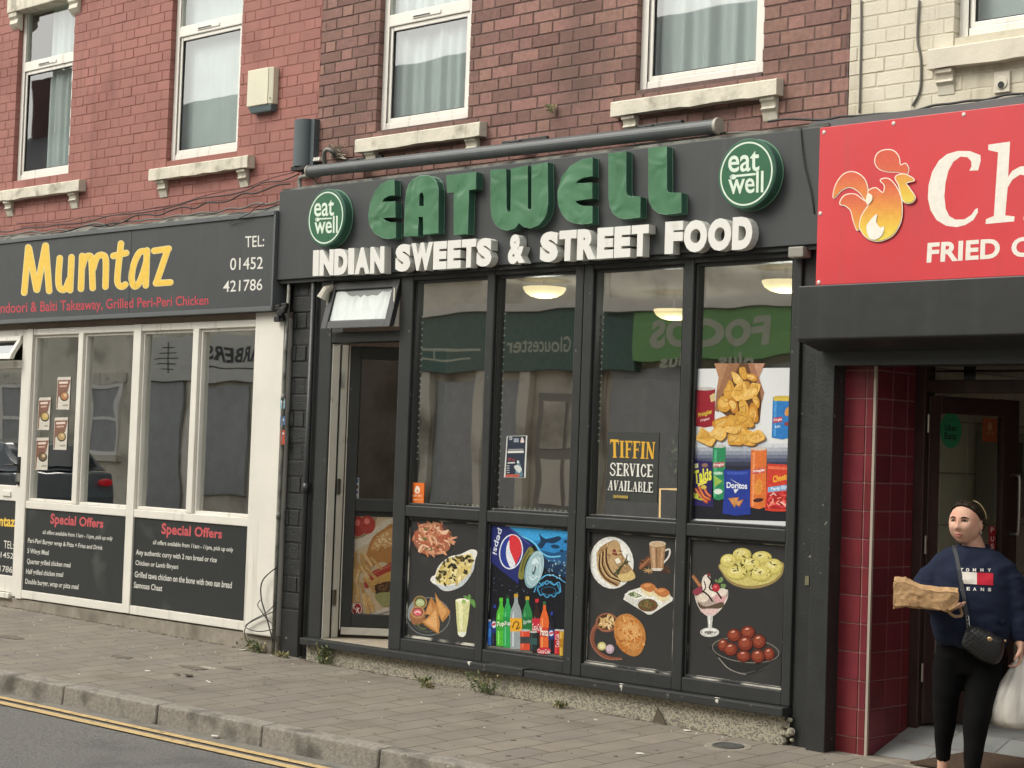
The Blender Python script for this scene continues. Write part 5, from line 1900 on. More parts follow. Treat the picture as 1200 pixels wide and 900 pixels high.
# ---- burger picture on the open door
lp0 = hp + dn * -.024
BP = planemap(lp0, dn)
t = thing('poster', 'burger and chips picture on the lower half of the open door', 'poster', (1.3, .4, .36))
b = MB()
q = [BP(411.2, 605), BP(470, 606.5), BP(464, 728.8), BP(405.2, 727.5)]
b.hexa([v + dn * .0004 for v in q] + [v - dn * .0016 for v in q], mat('burger print ground', 'b5a182', .35, .08, 8.))
b.build('sheet', t)
P = Print(BP, 320, 560, 4.09, lay=.0008)
P.poly([(375, 185), (500, 188), (480, 260), (420, 310), (370, 330)], '8f7a5c').poly([(372, 300), (430, 285), (500, 230), (540, 200), (578, 195), (575, 240), (480, 300), (430, 330), (372, 352)], 'bdb3a0', True)
P.ell(408, 232, 34, 48, '94322b').ell(452, 225, 38, 44, '9c3a32').ell(405, 215, 12, 16, 'c8685c').ell(450, 208, 13, 14, 'cc7468')
P.poly([(358, 640), (440, 660), (556, 620), (556, 688), (352, 685)], 'bdb4a8', True).stroke([(360, 660), (430, 676), (556, 640)], 8, '8d8070')
P.poly([(452, 350), (478, 285), (530, 245), (580, 228), (580, 405), (520, 402), (470, 430), (440, 450), (445, 390)], 'a0703f', True).poly([(468, 345), (490, 295), (535, 258), (580, 242), (580, 320), (520, 330)], 'b98c5c', True)
P.scatter([(470, 330), (500, 280), (575, 240), (575, 330), (500, 350)], 44, 4, ['e0cfa8', 'd4bf90', 'c9ae7c'], 5, 1.6)
P.poly([(440, 490), (478, 448), (530, 425), (578, 402), (578, 440), (500, 480), (455, 528), (438, 520)], '97382e', True).stroke([(450, 480), (500, 448), (572, 415)], 6, 'b0604e')
P.poly([(478, 490), (578, 445), (578, 500), (520, 505), (480, 520)], 'b08a4c', True).poly([(484, 520), (520, 502), (578, 500), (578, 560), (520, 565), (490, 550)], '43301e', True)
P.scatter([(490, 520), (575, 505), (575, 555), (500, 555)], 18, 7, ['5c4028', '33241a', '6e4c30'], 3)
P.poly([(490, 558), (578, 552), (578, 610), (520, 612)], '868558', True)
rf = random.Random(8)
for i in range(34):
    x, y = rf.uniform(372, 470), rf.uniform(340, 600)
    a = rf.uniform(-.35, .35) + (1.5 if x < 420 else 1.05)
    L_ = rf.uniform(50, 85)
    if x + L_ * math.cos(a) > 540:
        continue
    P.stroke([(x, y), (x + L_ * math.cos(a), y + L_ * math.sin(a))], rf.uniform(11, 16), rf.choice(['a98452', 'b8935e', 'c4a270', 'ae8850']), cap=False)
P.ell(401, 627, 28, 33, '8c2420').stroke([(401 + 24 * math.cos(a * .3), 627 + 28 * math.sin(a * .3)) for a in range(21)], 3, 'd8c8c0', closed=True)
P.text('K', (384, 600), (400, 606), (382, 628), (398, 634), 'e0d8d0', .02).text('K', (402, 618), (418, 624), (400, 646), (416, 652), 'e0d8d0', .02)
P.build('burger_picture', t)
INKV[:] = [.06, 30]
# card payment stickers on the door glass
t = thing('sticker', 'white strip of card payment stickers on the glass of the open door', 'sticker', (1.2, .3, 1.2))
P = Print(planemap(hp + dn * -.019, dn), 320, 560, 4.09, lay=.0005)
P.poly([(384, 0), (413, 0), (411, 108), (380, 107)], 'b9bab4').poly([(388, 4), (410, 4), (409, 24), (387, 24)], '3f5f8c').poly([(387, 34), (409, 35), (409, 52), (386, 52)], '5c4a38').poly([(386, 62), (408, 62), (408, 76), (385, 76)], '4a5578').ell(397, 92, 9, 8, '8c8c88')
P.build('sheet', t)

# ---- posters and stickers on the glass
def slab_text(P, txt, TL, TR, BL, BR, col):
    g = dict(
        T=[([(0, 0), (1, 0)], .16), ([(.5, 0), (.5, 1)], .3), ([(.25, 1), (.75, 1)], .07), ([(.02, 0), (.02, .22)], .06), ([(.98, 0), (.98, .22)], .06)],
        I=[([(.5, 0), (.5, 1)], .55), ([(0, .02), (1, .02)], .07), ([(0, .98), (1, .98)], .07)],
        F=[([(.28, 0), (.28, 1)], .3), ([(0, .02), (1, .02)], .1), ([(.97, 0), (.97, .24)], .07), ([(.3, .48), (.78, .48)], .09), ([(.78, .36), (.78, .6)], .06), ([(0, .98), (.6, .98)], .07)],
        N=[([(.16, 0), (.16, 1)], .12), ([(.84, 0), (.84, 1)], .12), ([(.14, .02), (.84, .98)], .28), ([(0, .02), (.35, .02)], .06), ([(.65, .02), (1, .02)], .06), ([(0, .98), (.34, .98)], .06)],
        S=[([(.9, .22), (.7, .05), (.35, .05), (.15, .25), (.35, .45), (.7, .56), (.85, .75), (.65, .95), (.3, .95), (.08, .76)], .2)],
        E=[([(.28, 0), (.28, 1)], .3), ([(0, .04), (1, .04)], .1), ([(.97, 0), (.97, .24)], .07), ([(.3, .48), (.78, .48)], .09), ([(0, .96), (1, .96)], .1), ([(.97, .75), (.97, 1)], .07)],
        R=[([(.26, 0), (.26, 1)], .28), ([(.2, .05), (.65, .05), (.86, .25), (.65, .48), (.3, .5)], .15), ([(.5, .5), (.92, .98)], .24), ([(0, .98), (.5, .98)], .06)],
        V=[([(.16, 0), (.5, .98)], .28), ([(.86, 0), (.52, .98)], .1), ([(0, .02), (.4, .02)], .06), ([(.66, .02), (1, .02)], .06)],
        C=[([(.9, .25), (.65, .06), (.38, .1), (.18, .5), (.38, .9), (.65, .95), (.92, .76)], .22)],
        A=[([(.5, .02), (.14, .98)], .1), ([(.48, .02), (.84, .98)], .28), ([(.25, .66), (.7, .66)], .07), ([(0, .98), (.32, .98)], .06), ([(.6, .98), (1, .98)], .06)],
        L=[([(.28, 0), (.28, 1)], .3), ([(0, .02), (.58, .02)], .06), ([(0, .96), (1, .96)], .1), ([(.97, .7), (.97, 1)], .07)],
        B=[([(.26, 0), (.26, 1)], .28), ([(.2, .05), (.65, .05), (.84, .25), (.65, .47), (.3, .49)], .14), ([(.3, .5), (.7, .52), (.9, .74), (.68, .95), (.2, .95)], .15)])
    wd_ = dict(I=.55, F=.85, T=1., N=1.05, A=1.)
    ws = [wd_.get(c, .95) for c in txt]
    gap = .10
    tot = sum(ws) + gap * (len(ws) - 1)
    u = 0
    H_ = math.dist(TL, BL)
    for c, w in zip(txt, ws):
        for pts, th_ in g[c]:
            q = []
            for x, y in pts:
                s_ = (u + x * w) / tot
                X = (TL[0] * (1 - s_) + TR[0] * s_) * (1 - y) + (BL[0] * (1 - s_) + BR[0] * s_) * y
                Y_ = (TL[1] * (1 - s_) + TR[1] * s_) * (1 - y) + (BL[1] * (1 - s_) + BR[1] * s_) * y
                q.append((X, Y_))
            horiz = abs(pts[0][0] - pts[-1][0]) > abs(pts[0][1] - pts[-1][1]) * 1.6 and len(pts) == 2
            P.stroke(q, th_ * (H_ if horiz else math.dist(TL, TR) / tot * w), col, cap=len(pts) > 2)
        u += w + gap
GY = -.0005 + .016
x0 = F(711.5, 546, GY).x
x1 = F(771.5, 548, GY).x
t = poster('dark grey tiffin service notice with gold and white capitals in the third window', x0, x1, F(740, 588, GY).z, F(740, 506.5, GY).z, GY - .002, mat('dark notice', '3c3e3c', .4, .04), name='notice', cat='notice', t=.002)
P = Print(wallmap(GY - .002), 670, 480, 5.625)
slab_text(P, 'TIFFIN', (254, 204), (553, 216), (257, 312), (545, 326), 'd4a63c')
slab_text(P, 'SERVICE', (254, 350), (538, 363), (252, 434), (537, 445), 'dcdcd4')
slab_text(P, 'AVAILABLE', (246, 465), (540, 481), (240, 530), (539, 548), 'dcdcd4')
for i in range(9):
    P.poly([(280 + i * 11, 563 + i * .6), (288 + i * 11, 563 + i * .6), (287 + i * 11, 582 + i * .6), (279 + i * 11, 582 + i * .6)], 'b09a50')
P.build('lettering', t)
t = thing('poster', 'small navy and white event poster stuck inside the second window', 'poster', F(604, 535, GY))
P = Print(wallmap(GY - .001), 480, 470, 6.)
P.poly([(684, 246), (828, 242), (816, 540), (663, 536)], 'c9cac4')
P.poly([(690, 248), (818, 246), (805, 538), (674, 534)], '2c3340')
P.poly([(690, 350), (803, 348), (803, 364), (690, 366)], 'd0d0cc').poly([(694, 338), (800, 336), (800, 341), (694, 343)], 'a8a8a8')
P.ell(712, 262, 11, 13, 'a8b0b4').ell(712, 262, 5, 6, '2c3340').poly([(733, 262), (768, 262), (768, 290), (733, 290)], '8c96a0').poly([(780, 290), (792, 252), (806, 288)], 'd0c4c0', True)
P.poly([(692, 398), (716, 398), (716, 420), (692, 420)], '7c3a40').poly([(722, 408), (742, 406), (742, 420), (722, 422)], '7c3a40').poly([(690, 430), (742, 428), (742, 438), (690, 440)], 'b8b8b4')
P.poly([(745, 520), (750, 470), (765, 420), (785, 460), (795, 530)], '5c7c88', True).ell(763, 428, 8, 11, 'c8ccc8').poly([(735, 462), (765, 450), (790, 480), (768, 505)], 'c4c8c4', True)
for k in range(4):
    P.poly([(684, 452 + k * 16), (704, 452 + k * 16), (703, 459 + k * 16), (683, 459 + k * 16)], 'a4a8a8')
P.poly([(676, 516), (772, 514), (770, 536), (674, 534)], 'b05848')
P.b.build('sheet', t)
t = thing('sticker', 'orange delivery sticker at the bottom left of the first window', 'sticker', F(489, 578, GY))
P = Print(wallmap(GY - .001), 320, 560, 4.09)
P.poly([(658, 22), (726, 24), (722, 122), (654, 118)], 'd8702f')
P.poly([(680, 52), (692, 38), (704, 52), (700, 72), (682, 72)], 'e8d8c8', True).ell(692, 62, 4, 6, 'd8702f')
P.text('JUST EAT', (668, 80), (714, 82), (668, 91), (714, 93), 'e4d0c0', .02)
P.poly([(664, 102), (716, 104), (716, 107), (664, 105)], 'e0b898')
P.b.build('sheet', t)
# four menu sheets in the takeaway window
for i, (a, lb) in enumerate((((274, 252, 340, 410), 'brown and white menu sheet highest in the takeaway window'), ((184, 350, 244, 508), 'brown and white menu sheet on the left, second from the bottom in the takeaway window'), ((260, 446, 327, 603), 'brown and white menu sheet low on the right in the takeaway window'), ((172, 543, 235, 700), 'brown and white menu sheet lowest in the takeaway window'))):
    x0, y0, x1, y1 = a
    t = thing('menu_sheet', lb, 'menu', F(((x0 + x1) / 2) / 4.094, 380 + y1 / 4.094, .018), 'menu sheets stuck in the takeaway window')
    P = Print(wallmap(.018), 0, 380, 4.094)
    k = -8
    P.poly([(x0 + 3, y0 + 2), (x1, y0), (x1 + k, y1), (x0 + k + 3, y1 - 2)], 'c9c4b8')
    P.poly([(x0 + 4, y0 + 16), (x1 - 1, y0 + 14), (x1 - 14, y0 + 70), (x0 + 6, y1 - 60), (x0 + 2, y1 - 6), (x0 - 3, y1 - 6)], '7d5a4c')
    P.poly([(x0 + 10, y0 + 24), (x1 - 14, y0 + 22), (x1 - 14, y0 + 32), (x0 + 10, y0 + 34)], 'd8c8bc').poly([(x0 + 12, y0 + 42), (x1 - 20, y0 + 40), (x1 - 20, y0 + 48), (x0 + 12, y0 + 50)], 'c0a090')
    P.ell((x0 + x1) / 2 + 2, y0 + 94, 21, 23, '3a322c').ell((x0 + x1) / 2 + 2, y0 + 92, 17, 18, ['b07850', 'b8a05c', 'a89060', '6c5c48'][i]).ell((x0 + x1) / 2 + 6, y0 + 88, 8, 8, 'c8b088')
    P.poly([(x0 + 28, y1 - 24), (x1 - 12, y1 - 26), (x1 - 13, y1 - 18), (x0 + 27, y1 - 16)], '98948a')
    P.b.build('sheet', t)
# little stickers on the white column
for c, y0, y1, lb in (('8fb0bc', 467, 479, 'pale blue sticker on the white column, topmost of three'), ('4a6a9a', 488, 498, 'blue and white sticker on the white column, between the other two'), ('b04a38', 504, 521, 'red sticker on the white column, lowest of three')):
    t = thing('sticker', lb, 'sticker', F(331, y1, -.05), 'stickers on the white column')
    P = Print(wallmap(-.05), 0, 0, 1.)
    P.poly([(328.5, y0), (334, y0), (333.5, y1), (328, y1)], c)
    P.poly([(329.5, y0 + 3), (333, y0 + 3), (332.8, y0 + 5), (329.3, y0 + 5)], 'd0d4d4')
    P.b.build('sheet', t)
# delivery sticker, orange sticker and push plate on the brown door
dmap = planemap(h2 + n2 * -.018, n2)
t = thing('sticker', 'green oval delivery sticker on the glass of the brown door', 'sticker', dmap(1112, 520))
P = Print(dmap, 1040, 390, 4.2875)
P.ell(318, 490, 55, 90, '2e7d54')
P.text('Uber', (288, 458), (348, 462), (288, 492), (348, 496), '16281e', .03).text('Eats', (286, 500), (346, 503), (286, 534), (346, 538), '16281e', .03)
P.poly([(300, 436), (338, 436), (338, 440), (300, 440)], '1f5c3c')
P.b.build('sheet', t)
t = thing('sticker', 'dull orange sticker on the right of the brown door glass', 'sticker', dmap(1160, 510))
P = Print(dmap, 1040, 390, 4.2875)
P.poly([(478, 425), (552, 430), (550, 550), (476, 546)], '8c4a2c').ell(514, 472, 12, 22, 'a8785c').poly([(494, 500), (534, 502), (534, 510), (494, 508)], 'a07050')
P.b.build('sheet', t)
t = thing('sticker', 'narrow red push plate with white letters on the brown door', 'sticker', dmap(1163, 630))
dmap2 = planemap(h2 + n2 * .003, n2)
P = Print(dmap2, 1060, 580, 6.4286)
P.poly([(636, 235), (686, 237), (684, 440), (632, 438)], '8c1a26')
for ch, y in (('P', 245), ('U', 312), ('S', 368), ('H', 420)):
    P.text(ch, (650, y), (674, y), (649, y + 38 if ch != 'H' else y + 16), (673, y + 38 if ch != 'H' else y + 16), 'd8c8c4', .01)
P.b.build('sheet', t)
# ================================================================== fittings on the wall
M_tube = mat('dark grey tube', '55595a', .35, .08, 6., dirt=('707370', .6, .8, 9.))
AT = thing('awning_tube', 'long dark grey awning tube fixed along the top of the dark fascia', 'awning', (2.4, -.02, 3.5))
a0, a1 = F(363.5, 201, -.03), F(840, 148, -.03)
b = MB()
b.tube([a0, a0.lerp(a1, .5) + Vector((0, 0, -.004)), a1], .043, M_tube, n=20)
b.build('tube', AT, smooth=False)
b = MB()
d = (a1 - a0).normalized()
b.tube([a1, a1 + d * .02], .05, mat('pale end cap', 'a39d92', .5, .15, 20.), n=20)
b.tube([a0 - d * .012, a0], .047, mat('pale end cap', 'a39d92', .5, .15, 20.), n=20)
b.build('end_cap', AT)
for f in (.12, .55, .85):
    p = a0.lerp(a1, f)
    b = MB()
    b.box(p.x - .05, p.x + .05, -.02, .098, p.z + .046, p.z + .056, M_blkpt)
    b.box(p.x - .2, p.x + .2, .075, .098, p.z + .056, p.z + .085, M_blkpt)
    b.build('bracket', AT, bevel=.003)
M_ivb = mat('ivory plastic', 'd3cfb8', .45, .05, 5., streak=('a8a38e', .6, .8))
AB = thing('alarm_box', 'ivory alarm box with a grey base on the red painted wall beside the window', 'alarm box', F(302, 127, .05))
p0, p1 = F(290.5, 83, .03), F(315, 121, .03)
b = MB()
b.prism([(p0.x, .03, p1.z), (p1.x - .02, .03, p1.z), (p1.x - .02, .03, p0.z), (p0.x, .03, p0.z)], (0, .07, 0), M_ivb)
b.prism([(p1.x - .019, .034, p1.z), (p1.x + .02, .05, p1.z), (p1.x + .02, .05, p0.z), (p1.x - .019, .034, p0.z)], (0, .05, 0), M_ivb)
b.build('cover', AB, bevel=.006)
b = MB()
b.prism([(p0.x + .01, .036, p1.z - .002), (p1.x + .015, .04, p1.z - .002), (p1.x - .0, .05, p1.z - .05), (p0.x + .03, .05, p1.z - .05)], (0, .055, 0), mat('grey alarm base', '5c6c6e', .5, .06))
b.build('base', AB, bevel=.005)
b = MB()
b.ellipsoid((p1.x + .005, .036, p1.z + .04), (.006, .003, .006), M_gap, 8, 6)
b.build('screw', AB)
BB = thing('junction_box', 'tall slate grey cable box on the edge of the red painted wall', 'cable box', F(354, 195, .0))
p0, p1 = F(342, 141, .0), F(360, 193, .0)
M_sg = mat('slate grey plastic', '4a5457', .5, .06, 5.)
b = MB()
n = 14
w_ = p1.x - p0.x
ringp = []
for i in range(n + 1):
    a = math.pi * i / n
    ringp.append((p0.x + w_ * .42 - w_ * .42 * math.cos(a), .045 - .055 * math.sin(a)))
ringp += [(p0.x + w_ * .84, .045), (p0.x + w_ * 1.02, .05), (p0.x + w_ * 1.02, .1), (p0.x, .1)]
b.prism([(x, y, p1.z) for x, y in ringp], (0, 0, p0.z - p1.z), M_sg)
b.build('housing', BB, bevel=.005)
b = MB()
b.box(p0.x + .01, p1.x - .02, .0, .09, p1.z - .03, p1.z - .001, M_rubber)
b.build('gland', BB)
# lead and mortar ledge over the takeaway sign
M_lead = mat('weathered lead', '77786f', .8, .3, 12., bump=1., bscale=40, dirt=('3f403c', .45, .65, 8.))
b = MB()
rnd = random.Random(6)
ring = []
for i in range(50):
    x = -5.2 + i * (5.55 / 49)
    h_ = 3.245 + .012 * math.sin(x * 5) + rnd.uniform(-.008, .008)
    ring.append([(x, -.07, 3.225), (x, -.06, h_), (x, .02, h_ + .03), (x, .098, h_ + .055), (x, .098, 3.225)])
b.loft(ring, M_lead)
tag(b.build('lead_flashing'), 'crumbling grey ledge along the top of the yellow lettered sign', 'ledge')
b = MB()
b.box(.35, 5.03, -.06, .098, 3.374, 3.392, M_lead)
tag(b.build('lead_flashing'), 'thin grey ledge along the top of the dark fascia under the awning tube', 'ledge')
M_cab = mat('black cable', '2a2a29', .6, .1)
M_cabg = mat('grey cable', '6a6862', .6, .15)
M_cabr = mat('painted cable', '6e4a45', .7, .1)
def cable(pts, r, M, label, jitter=.0, seed=1, n=6):
    rnd = random.Random(seed)
    P = [Vector(p) for p in pts]
    if jitter:
        P = [p + Vector((0, rnd.uniform(-.3, .3) * jitter, rnd.uniform(-1, 1) * jitter)) for p in P]
    b = MB()
    b.tube(cr([tuple(p) for p in P], 6, False), r, M, n=n)
    return tag(b.build('cable', smooth=True), label, 'cable')
def span(a, e, n, sag, Y0, Y1):
    out = []
    for i in range(n + 1):
        t_ = i / n
        out.append(F(a[0] + (e[0] - a[0]) * t_, a[1] + (e[1] - a[1]) * t_ + sag * 4 * t_ * (1 - t_), Y0 + (Y1 - Y0) * t_))
    return out
cable(span((-10, 277, ), (330, 236), 22, 2, .0, .02), .007, M_cabg, 'grey cable lying along the ledge over the yellow lettered sign', .018, 1)
cable(span((-10, 272), (350, 205), 18, 9, .04, .04), .005, M_cab, 'black cable sagging over the ledge of the yellow lettered sign', .014, 2)
cable(span((20, 262), (345, 200), 12, 12, .075, .06), .005, M_cabr, 'red painted cable drooping across the red wall below the sills', .012, 3)
cable(span((60, 272), (340, 215), 20, 4, .0, .0), .006, M_cab, 'tangled dark cable on the right half of the ledge', .02, 4)
cable([F(354, 196, .03), F(352, 215, .0), F(340, 232, -.02), F(318, 243, -.06), F(300, 246, -.08)], .006, M_cab, 'black cable dropping from the grey cable box to the ledge')
cable([F(360, 196, .03), F(366, 208, .0), F(372, 222, -.01), F(365, 226, -.02), F(352, 218, -.02), F(350, 235, -.03)], .006, M_cabg, 'looped grey cable under the grey cable box')
cable(span((370, 221), (960, 146), 26, 3, -.06, -.02), .006, M_cabg, 'grey cable running behind the awning tube along the dark fascia', .012, 6)
cable(span((480, 205), (850, 155), 18, 3, -.03, -.02), .007, M_cab, 'dark cable hanging under the awning tube', .012, 7)
cable(span((845, 158), (1200, 112), 16, 4, .0, .0), .006, M_cabg, 'pale cable sagging over the top of the red sign', .008, 8)
cable(span((900, 142), (1200, 108), 14, 6, .03, .03), .007, M_cab, 'black cable lying on the ledge above the red sign', .01, 9)
cable([F(1009, 0, .085), F(1009, 40, .085), F(1008, 90, .085), F(1007, 132, .085)], .006, M_cabg, 'thin cable straight down the cream wall near the brick', 0)
cable([F(1077, 0, .085), F(1075, 45, .085), F(1079, 70, .085), F(1078, 105, .085), F(1069, 124, .085)], .007, M_cabg, 'thin cable down the cream wall beside the window sill', 0)
cable([F(938, 150, -.085), F(942, 190, -.09), F(950, 225, -.09), F(954, 250, -.085)], .004, M_cab, 'fine black cable down the right end of the dark fascia')
cable([F(268, 262, -.11), F(292, 250, -.13), F(300, 243, -.09), F(310, 238, -.06)], .004, M_cab, 'short stray wire over the top edge of the yellow lettered sign')
# hooked pipe and torn fibre by the tube end
b = MB()
b.tube(cr([tuple(F(381, 195, .02)), tuple(F(380, 180, .0)), tuple(F(384, 175, .0)), tuple(F(391, 179, .02)), tuple(F(392, 183, .08))], 5, False), .016, M_pipe)
b.tube(cr([tuple(F(352, 222, -.03)), tuple(F(351, 211, -.03)), tuple(F(356, 207, -.03)), tuple(F(374, 206, -.0))], 5, False), .016, M_pipe)
tag(b.build('overflow_pipe', smooth=True), 'hooked grey pipe ends beside the left end of the awning tube', 'pipe')
b = MB()
rnd = random.Random(2)
for i in range(46):
    q = F(390, 182, .09)
    e = F(390 + rnd.uniform(-4, 16), 178 + rnd.uniform(-10, 9), .07 - rnd.uniform(0, .05))
    b.tube([q, q.lerp(e, .5) + Vector((rnd.uniform(-.02, .02), 0, rnd.uniform(-.02, .02))), e], .0035, mat('pale fibre', 'a79f90', .95, .2, 30.), n=4)
tag(b.build('fibre_tuft'), 'pale torn lagging stuck to the bricks by the hooked pipe', 'lagging')
b = MB()
q = F(373, 187, .07)
for i in range(3):
    b.box(q.x - .035 + i * .025, q.x - .014 + i * .025, .05, .1, q.z - .012, q.z + .014, M_upvc)
tag(b.build('connector_block', bevel=.003), 'small white connector block on the bricks beside the grey cable box', 'connector')
# little broken lamp over the door
t = thing('lamp_fitting', 'small torn white lamp fitting at the corner over the open door', 'lamp', F(381, 343, -.08))
b = MB()
q = F(383, 342, -.08)
b.tube([q + Vector((.02, .04, .035)), q + Vector((0, 0, .015)), q + Vector((-.025, -.02, -.05))], [.022, .032, .04], mat('grubby white plastic', 'b7b2a4', .6, .1, 12.), n=10)
b.build('shade', t)
b = MB()
b.tube(cr([tuple(q + Vector((.02, .04, .03))), tuple(q + Vector((.03, .03, .09))), tuple(q + Vector((.06, .05, .12)))], 5, False), .005, M_cabg)
b.build('lead', t)
# floodlight bracket near the end of the fascia, junction over cream wall
t = thing('spotlight', 'small grey spotlight under the right end of the dark fascia', 'lamp', F(937, 295, -.06))
b = MB()
q = F(937, 296, -.06)
b.box(q.x - .05, q.x + .05, -.1, -.02, q.z - .03, q.z + .03, mat('grubby grey', '8b8980', .5, .1))
b.build('head', t, bevel=.008)
t = thing('cable_outlet', 'round white cable outlet on the cream wall above the red sign', 'outlet', F(1174, 98, .08))
b = MB()
q = F(1174, 97, .08)
b.box(q.x - .045, q.x + .045, .078, .095, q.z - .05, q.z + .06, M_cstone)
b.tube([(q.x, .085, q.z), (q.x, .072, q.z)], .034, M_cstone, n=16)
b.build('plate', t, bevel=.003)
b = MB()
b.tube([(q.x, .073, q.z - .012), (q.x, .069, q.z - .012)], .018, M_rubber, n=12)
b.build('hole', t)
# black bracket mess at the end of the takeaway sign
b = MB()
rnd = random.Random(9)
q = F(330, 362, -.08)
for i in range(9):
    o_ = Vector((rnd.uniform(-.05, .05), rnd.uniform(-.02, .05), rnd.uniform(-.09, .06)))
    b.box(q.x + o_.x - .03, q.x + o_.x + .03, q.y + o_.y - .015, q.y + o_.y + .015, q.z + o_.z - .02, q.z + o_.z + .02, M_rubber)
tag(b.build('sensor_bracket', bevel=.006), 'black bracket with a sensor at the lower right corner of the yellow lettered sign', 'bracket')
# dangling cables at the foot of the white column
for i, (pp, lb) in enumerate((
    ([(325, 664), (308, 680), (306, 700), (312, 722), (320, 752)], 'thick black cable curving down the white column to the weeds'),
    ([(324, 706), (312, 718), (294, 728), (288, 735), (302, 740), (318, 738), (324, 736)], 'thin black cable looping across the foot of the white column'),
    ([(305, 703), (302, 709), (306, 716), (314, 727), (322, 732)], 'short curled black cable on the white column'),
    ([(322, 716), (300, 726), (289, 733), (287, 745), (294, 758), (301, 760)], 'thin black cable hanging from the white column over the concrete'))):
    cable([F(x, y, -.09 + .006 * i) for x, y in pp], .005 if i == 0 else .0035, M_cab, lb)
# strings of bead lights inside the window edges
M_bead = mat('clear bead bulb', 'e4e6e0', .2, 0, spec=.8)
def light_string(pts, n, label):
    t = thing('light_string', label, 'string of lights', pts[0], 'bead light strings in the windows')
    b = MB()
    b.tube(pts, .0025, M_cabg, n=5)
    b.build('wire', t)
    L = [(pts[i + 1] - pts[i]).length for i in range(len(pts) - 1)]
    tot = sum(L)
    b = MB()
    b.ellipsoid((0, 0, 0), (.0075, .0075, .0075), M_bead, 8, 6)
    first = b.build('bulb', None, smooth=True)
    for k in range(n):
        s_ = tot * (k + .5) / n
        i = 0
        while s_ > L[i] and i < len(L) - 1:
            s_ -= L[i]
            i += 1
        p = pts[i].lerp(pts[i + 1], s_ / L[i])
        o = first if k == 0 else first.copy()
        if k:
            COL.objects.link(o)
        o.location = p
        o.parent = t
        o.matrix_parent_inverse = Matrix.Translation(-Vector(t.location))
YB = .04
light_string([Vector((1.765, YB, 2.45)), Vector((1.768, YB, 1.45))], 24, 'string of bead lights down the left edge of the first window')
light_string([Vector((2.533, YB, 2.45)), Vector((2.53, YB, 1.19))], 27, 'string of bead lights down the left edge of the second window')
light_string([Vector((3.365, YB, 2.4)), Vector((3.362, YB, 1.6))], 20, 'string of bead lights down the left edge of the third window')
light_string([Vector((2.05, YB, 1.183)), Vector((2.42, YB, 1.18))], 8, 'string of bead lights along the bottom of the first window')
light_string([Vector((2.57, YB, 1.183)), Vector((3.18, YB, 1.18))], 14, 'string of bead lights along the bottom of the second window')
# lit orange strip framing a display in the third window
b = MB()
M_led = mat('lit amber strip', 'ffcf8a', .5, 0, emit=.9)
YL = .12
q = [F(773, 607, YL), F(773.5, 573, YL), F(795, 573.5, YL)]
b.tube(q, .006, M_led, n=6)
tag(b.build('led_strip'), 'lit amber strip bent in a corner beside the notice in the third window', 'light strip')
# dim plant behind the third window
b = MB()
rnd = random.Random(4)
M_pl = mat('house plant leaf', '6f7c4a', .6, .3, 30., island=.3)
c = F(790, 545, .3)
for i in range(60):
    p = c + Vector((rnd.gauss(0, .06), rnd.uniform(-.05, .05), rnd.gauss(0, .08)))
    a = Vector((rnd.uniform(-1, 1), rnd.uniform(-1, 1), rnd.uniform(-.4, 1))).normalized() * .035
    s_ = a.cross(Vector((0, 1, .3))).normalized() * .014
    b.add([p, p + a * .5 + s_, p + a, p + a * .5 - s_], [(0, 1, 2, 3)], M_pl)
tag(b.build('leafy_plant'), 'pale green bunch of leaves behind the notice in the third window', 'plant')

# ================================================================== weeds, litter, cover
M_weed = mat('weed leaf', '5f6b45', .7, .25, 30., island=.3)
M_weedd = mat('dry weed', '8a8058', .8, .25, 30., island=.25)
def weed(c, r, h, n, label, dry=.25, seed=1, cat='weed'):
    rnd = random.Random(seed)
    b = MB()
    c = Vector(c)
    for i in range(n):
        a = rnd.uniform(0, 6.28)
        l = h * rnd.uniform(.45, 1.1)
        base = c + Vector((rnd.gauss(0, r * .3), min(rnd.gauss(-.01, .015), .0), 0))
        tip = base + Vector((math.cos(a) * r * rnd.uniform(.3, 1.), -abs(math.sin(a)) * r * .5, l))
        mid = base.lerp(tip, .55) + Vector((0, 0, l * .12))
        M = M_weedd if rnd.random() < dry else M_weed
        b.tube([base, mid, tip], [.0022, .0018, .0008], M, n=3)
        for k in range(rnd.randint(2, 5)):
            q = base.lerp(tip, rnd.uniform(.25, 1))
            d = Vector((rnd.uniform(-1, 1), rnd.uniform(-1, .4), rnd.uniform(-.3, .9))).normalized() * rnd.uniform(.018, .042)
            s_ = d.cross(Vector((rnd.uniform(-1, 1), 1, rnd.uniform(-1, 1)))).normalized() * d.length * .22
            b.add([q, q + d * .45 + s_, q + d, q + d * .45 - s_], [(0, 1, 2, 3)], M)
    return tag(b.build('weed'), label, cat)
def gp(x, y):
    return (x, y, gz(x, y))
weed(gp(.28, -.04), .15, .09, 30, 'low tuft of weeds at the foot of the white column', .35, 1)
weed(gp(1.02, -.06), .10, .15, 28, 'leafy green weed growing by the plinth below the open door', .1, 2)
weed(gp(2.60, -.07), .12, .13, 26, 'spreading green weed against the plinth below the drinks poster', .12, 3)
weed(gp(2.05, -.08), .05, .035, 14, 'tiny grass tuft on the paving, left of the spreading weed', .4, 4)
weed(gp(2.22, -.2), .05, .03, 14, 'tiny dry tuft in the paving joints near the spreading weed', .6, 5)
weed(gp(3.25, -.09), .05, .04, 14, 'tiny grass tuft at the plinth below the flatbread poster', .4, 6)
weed(gp(.6, -.05), .1, .03, 16, 'dry debris and weeds at the foot of the black brick pier', .8, 7)
weed((2.86, .085, 3.70), .035, .06, 7, 'small dry plant rooted in the bricks between the two upper windows', .7, 8)
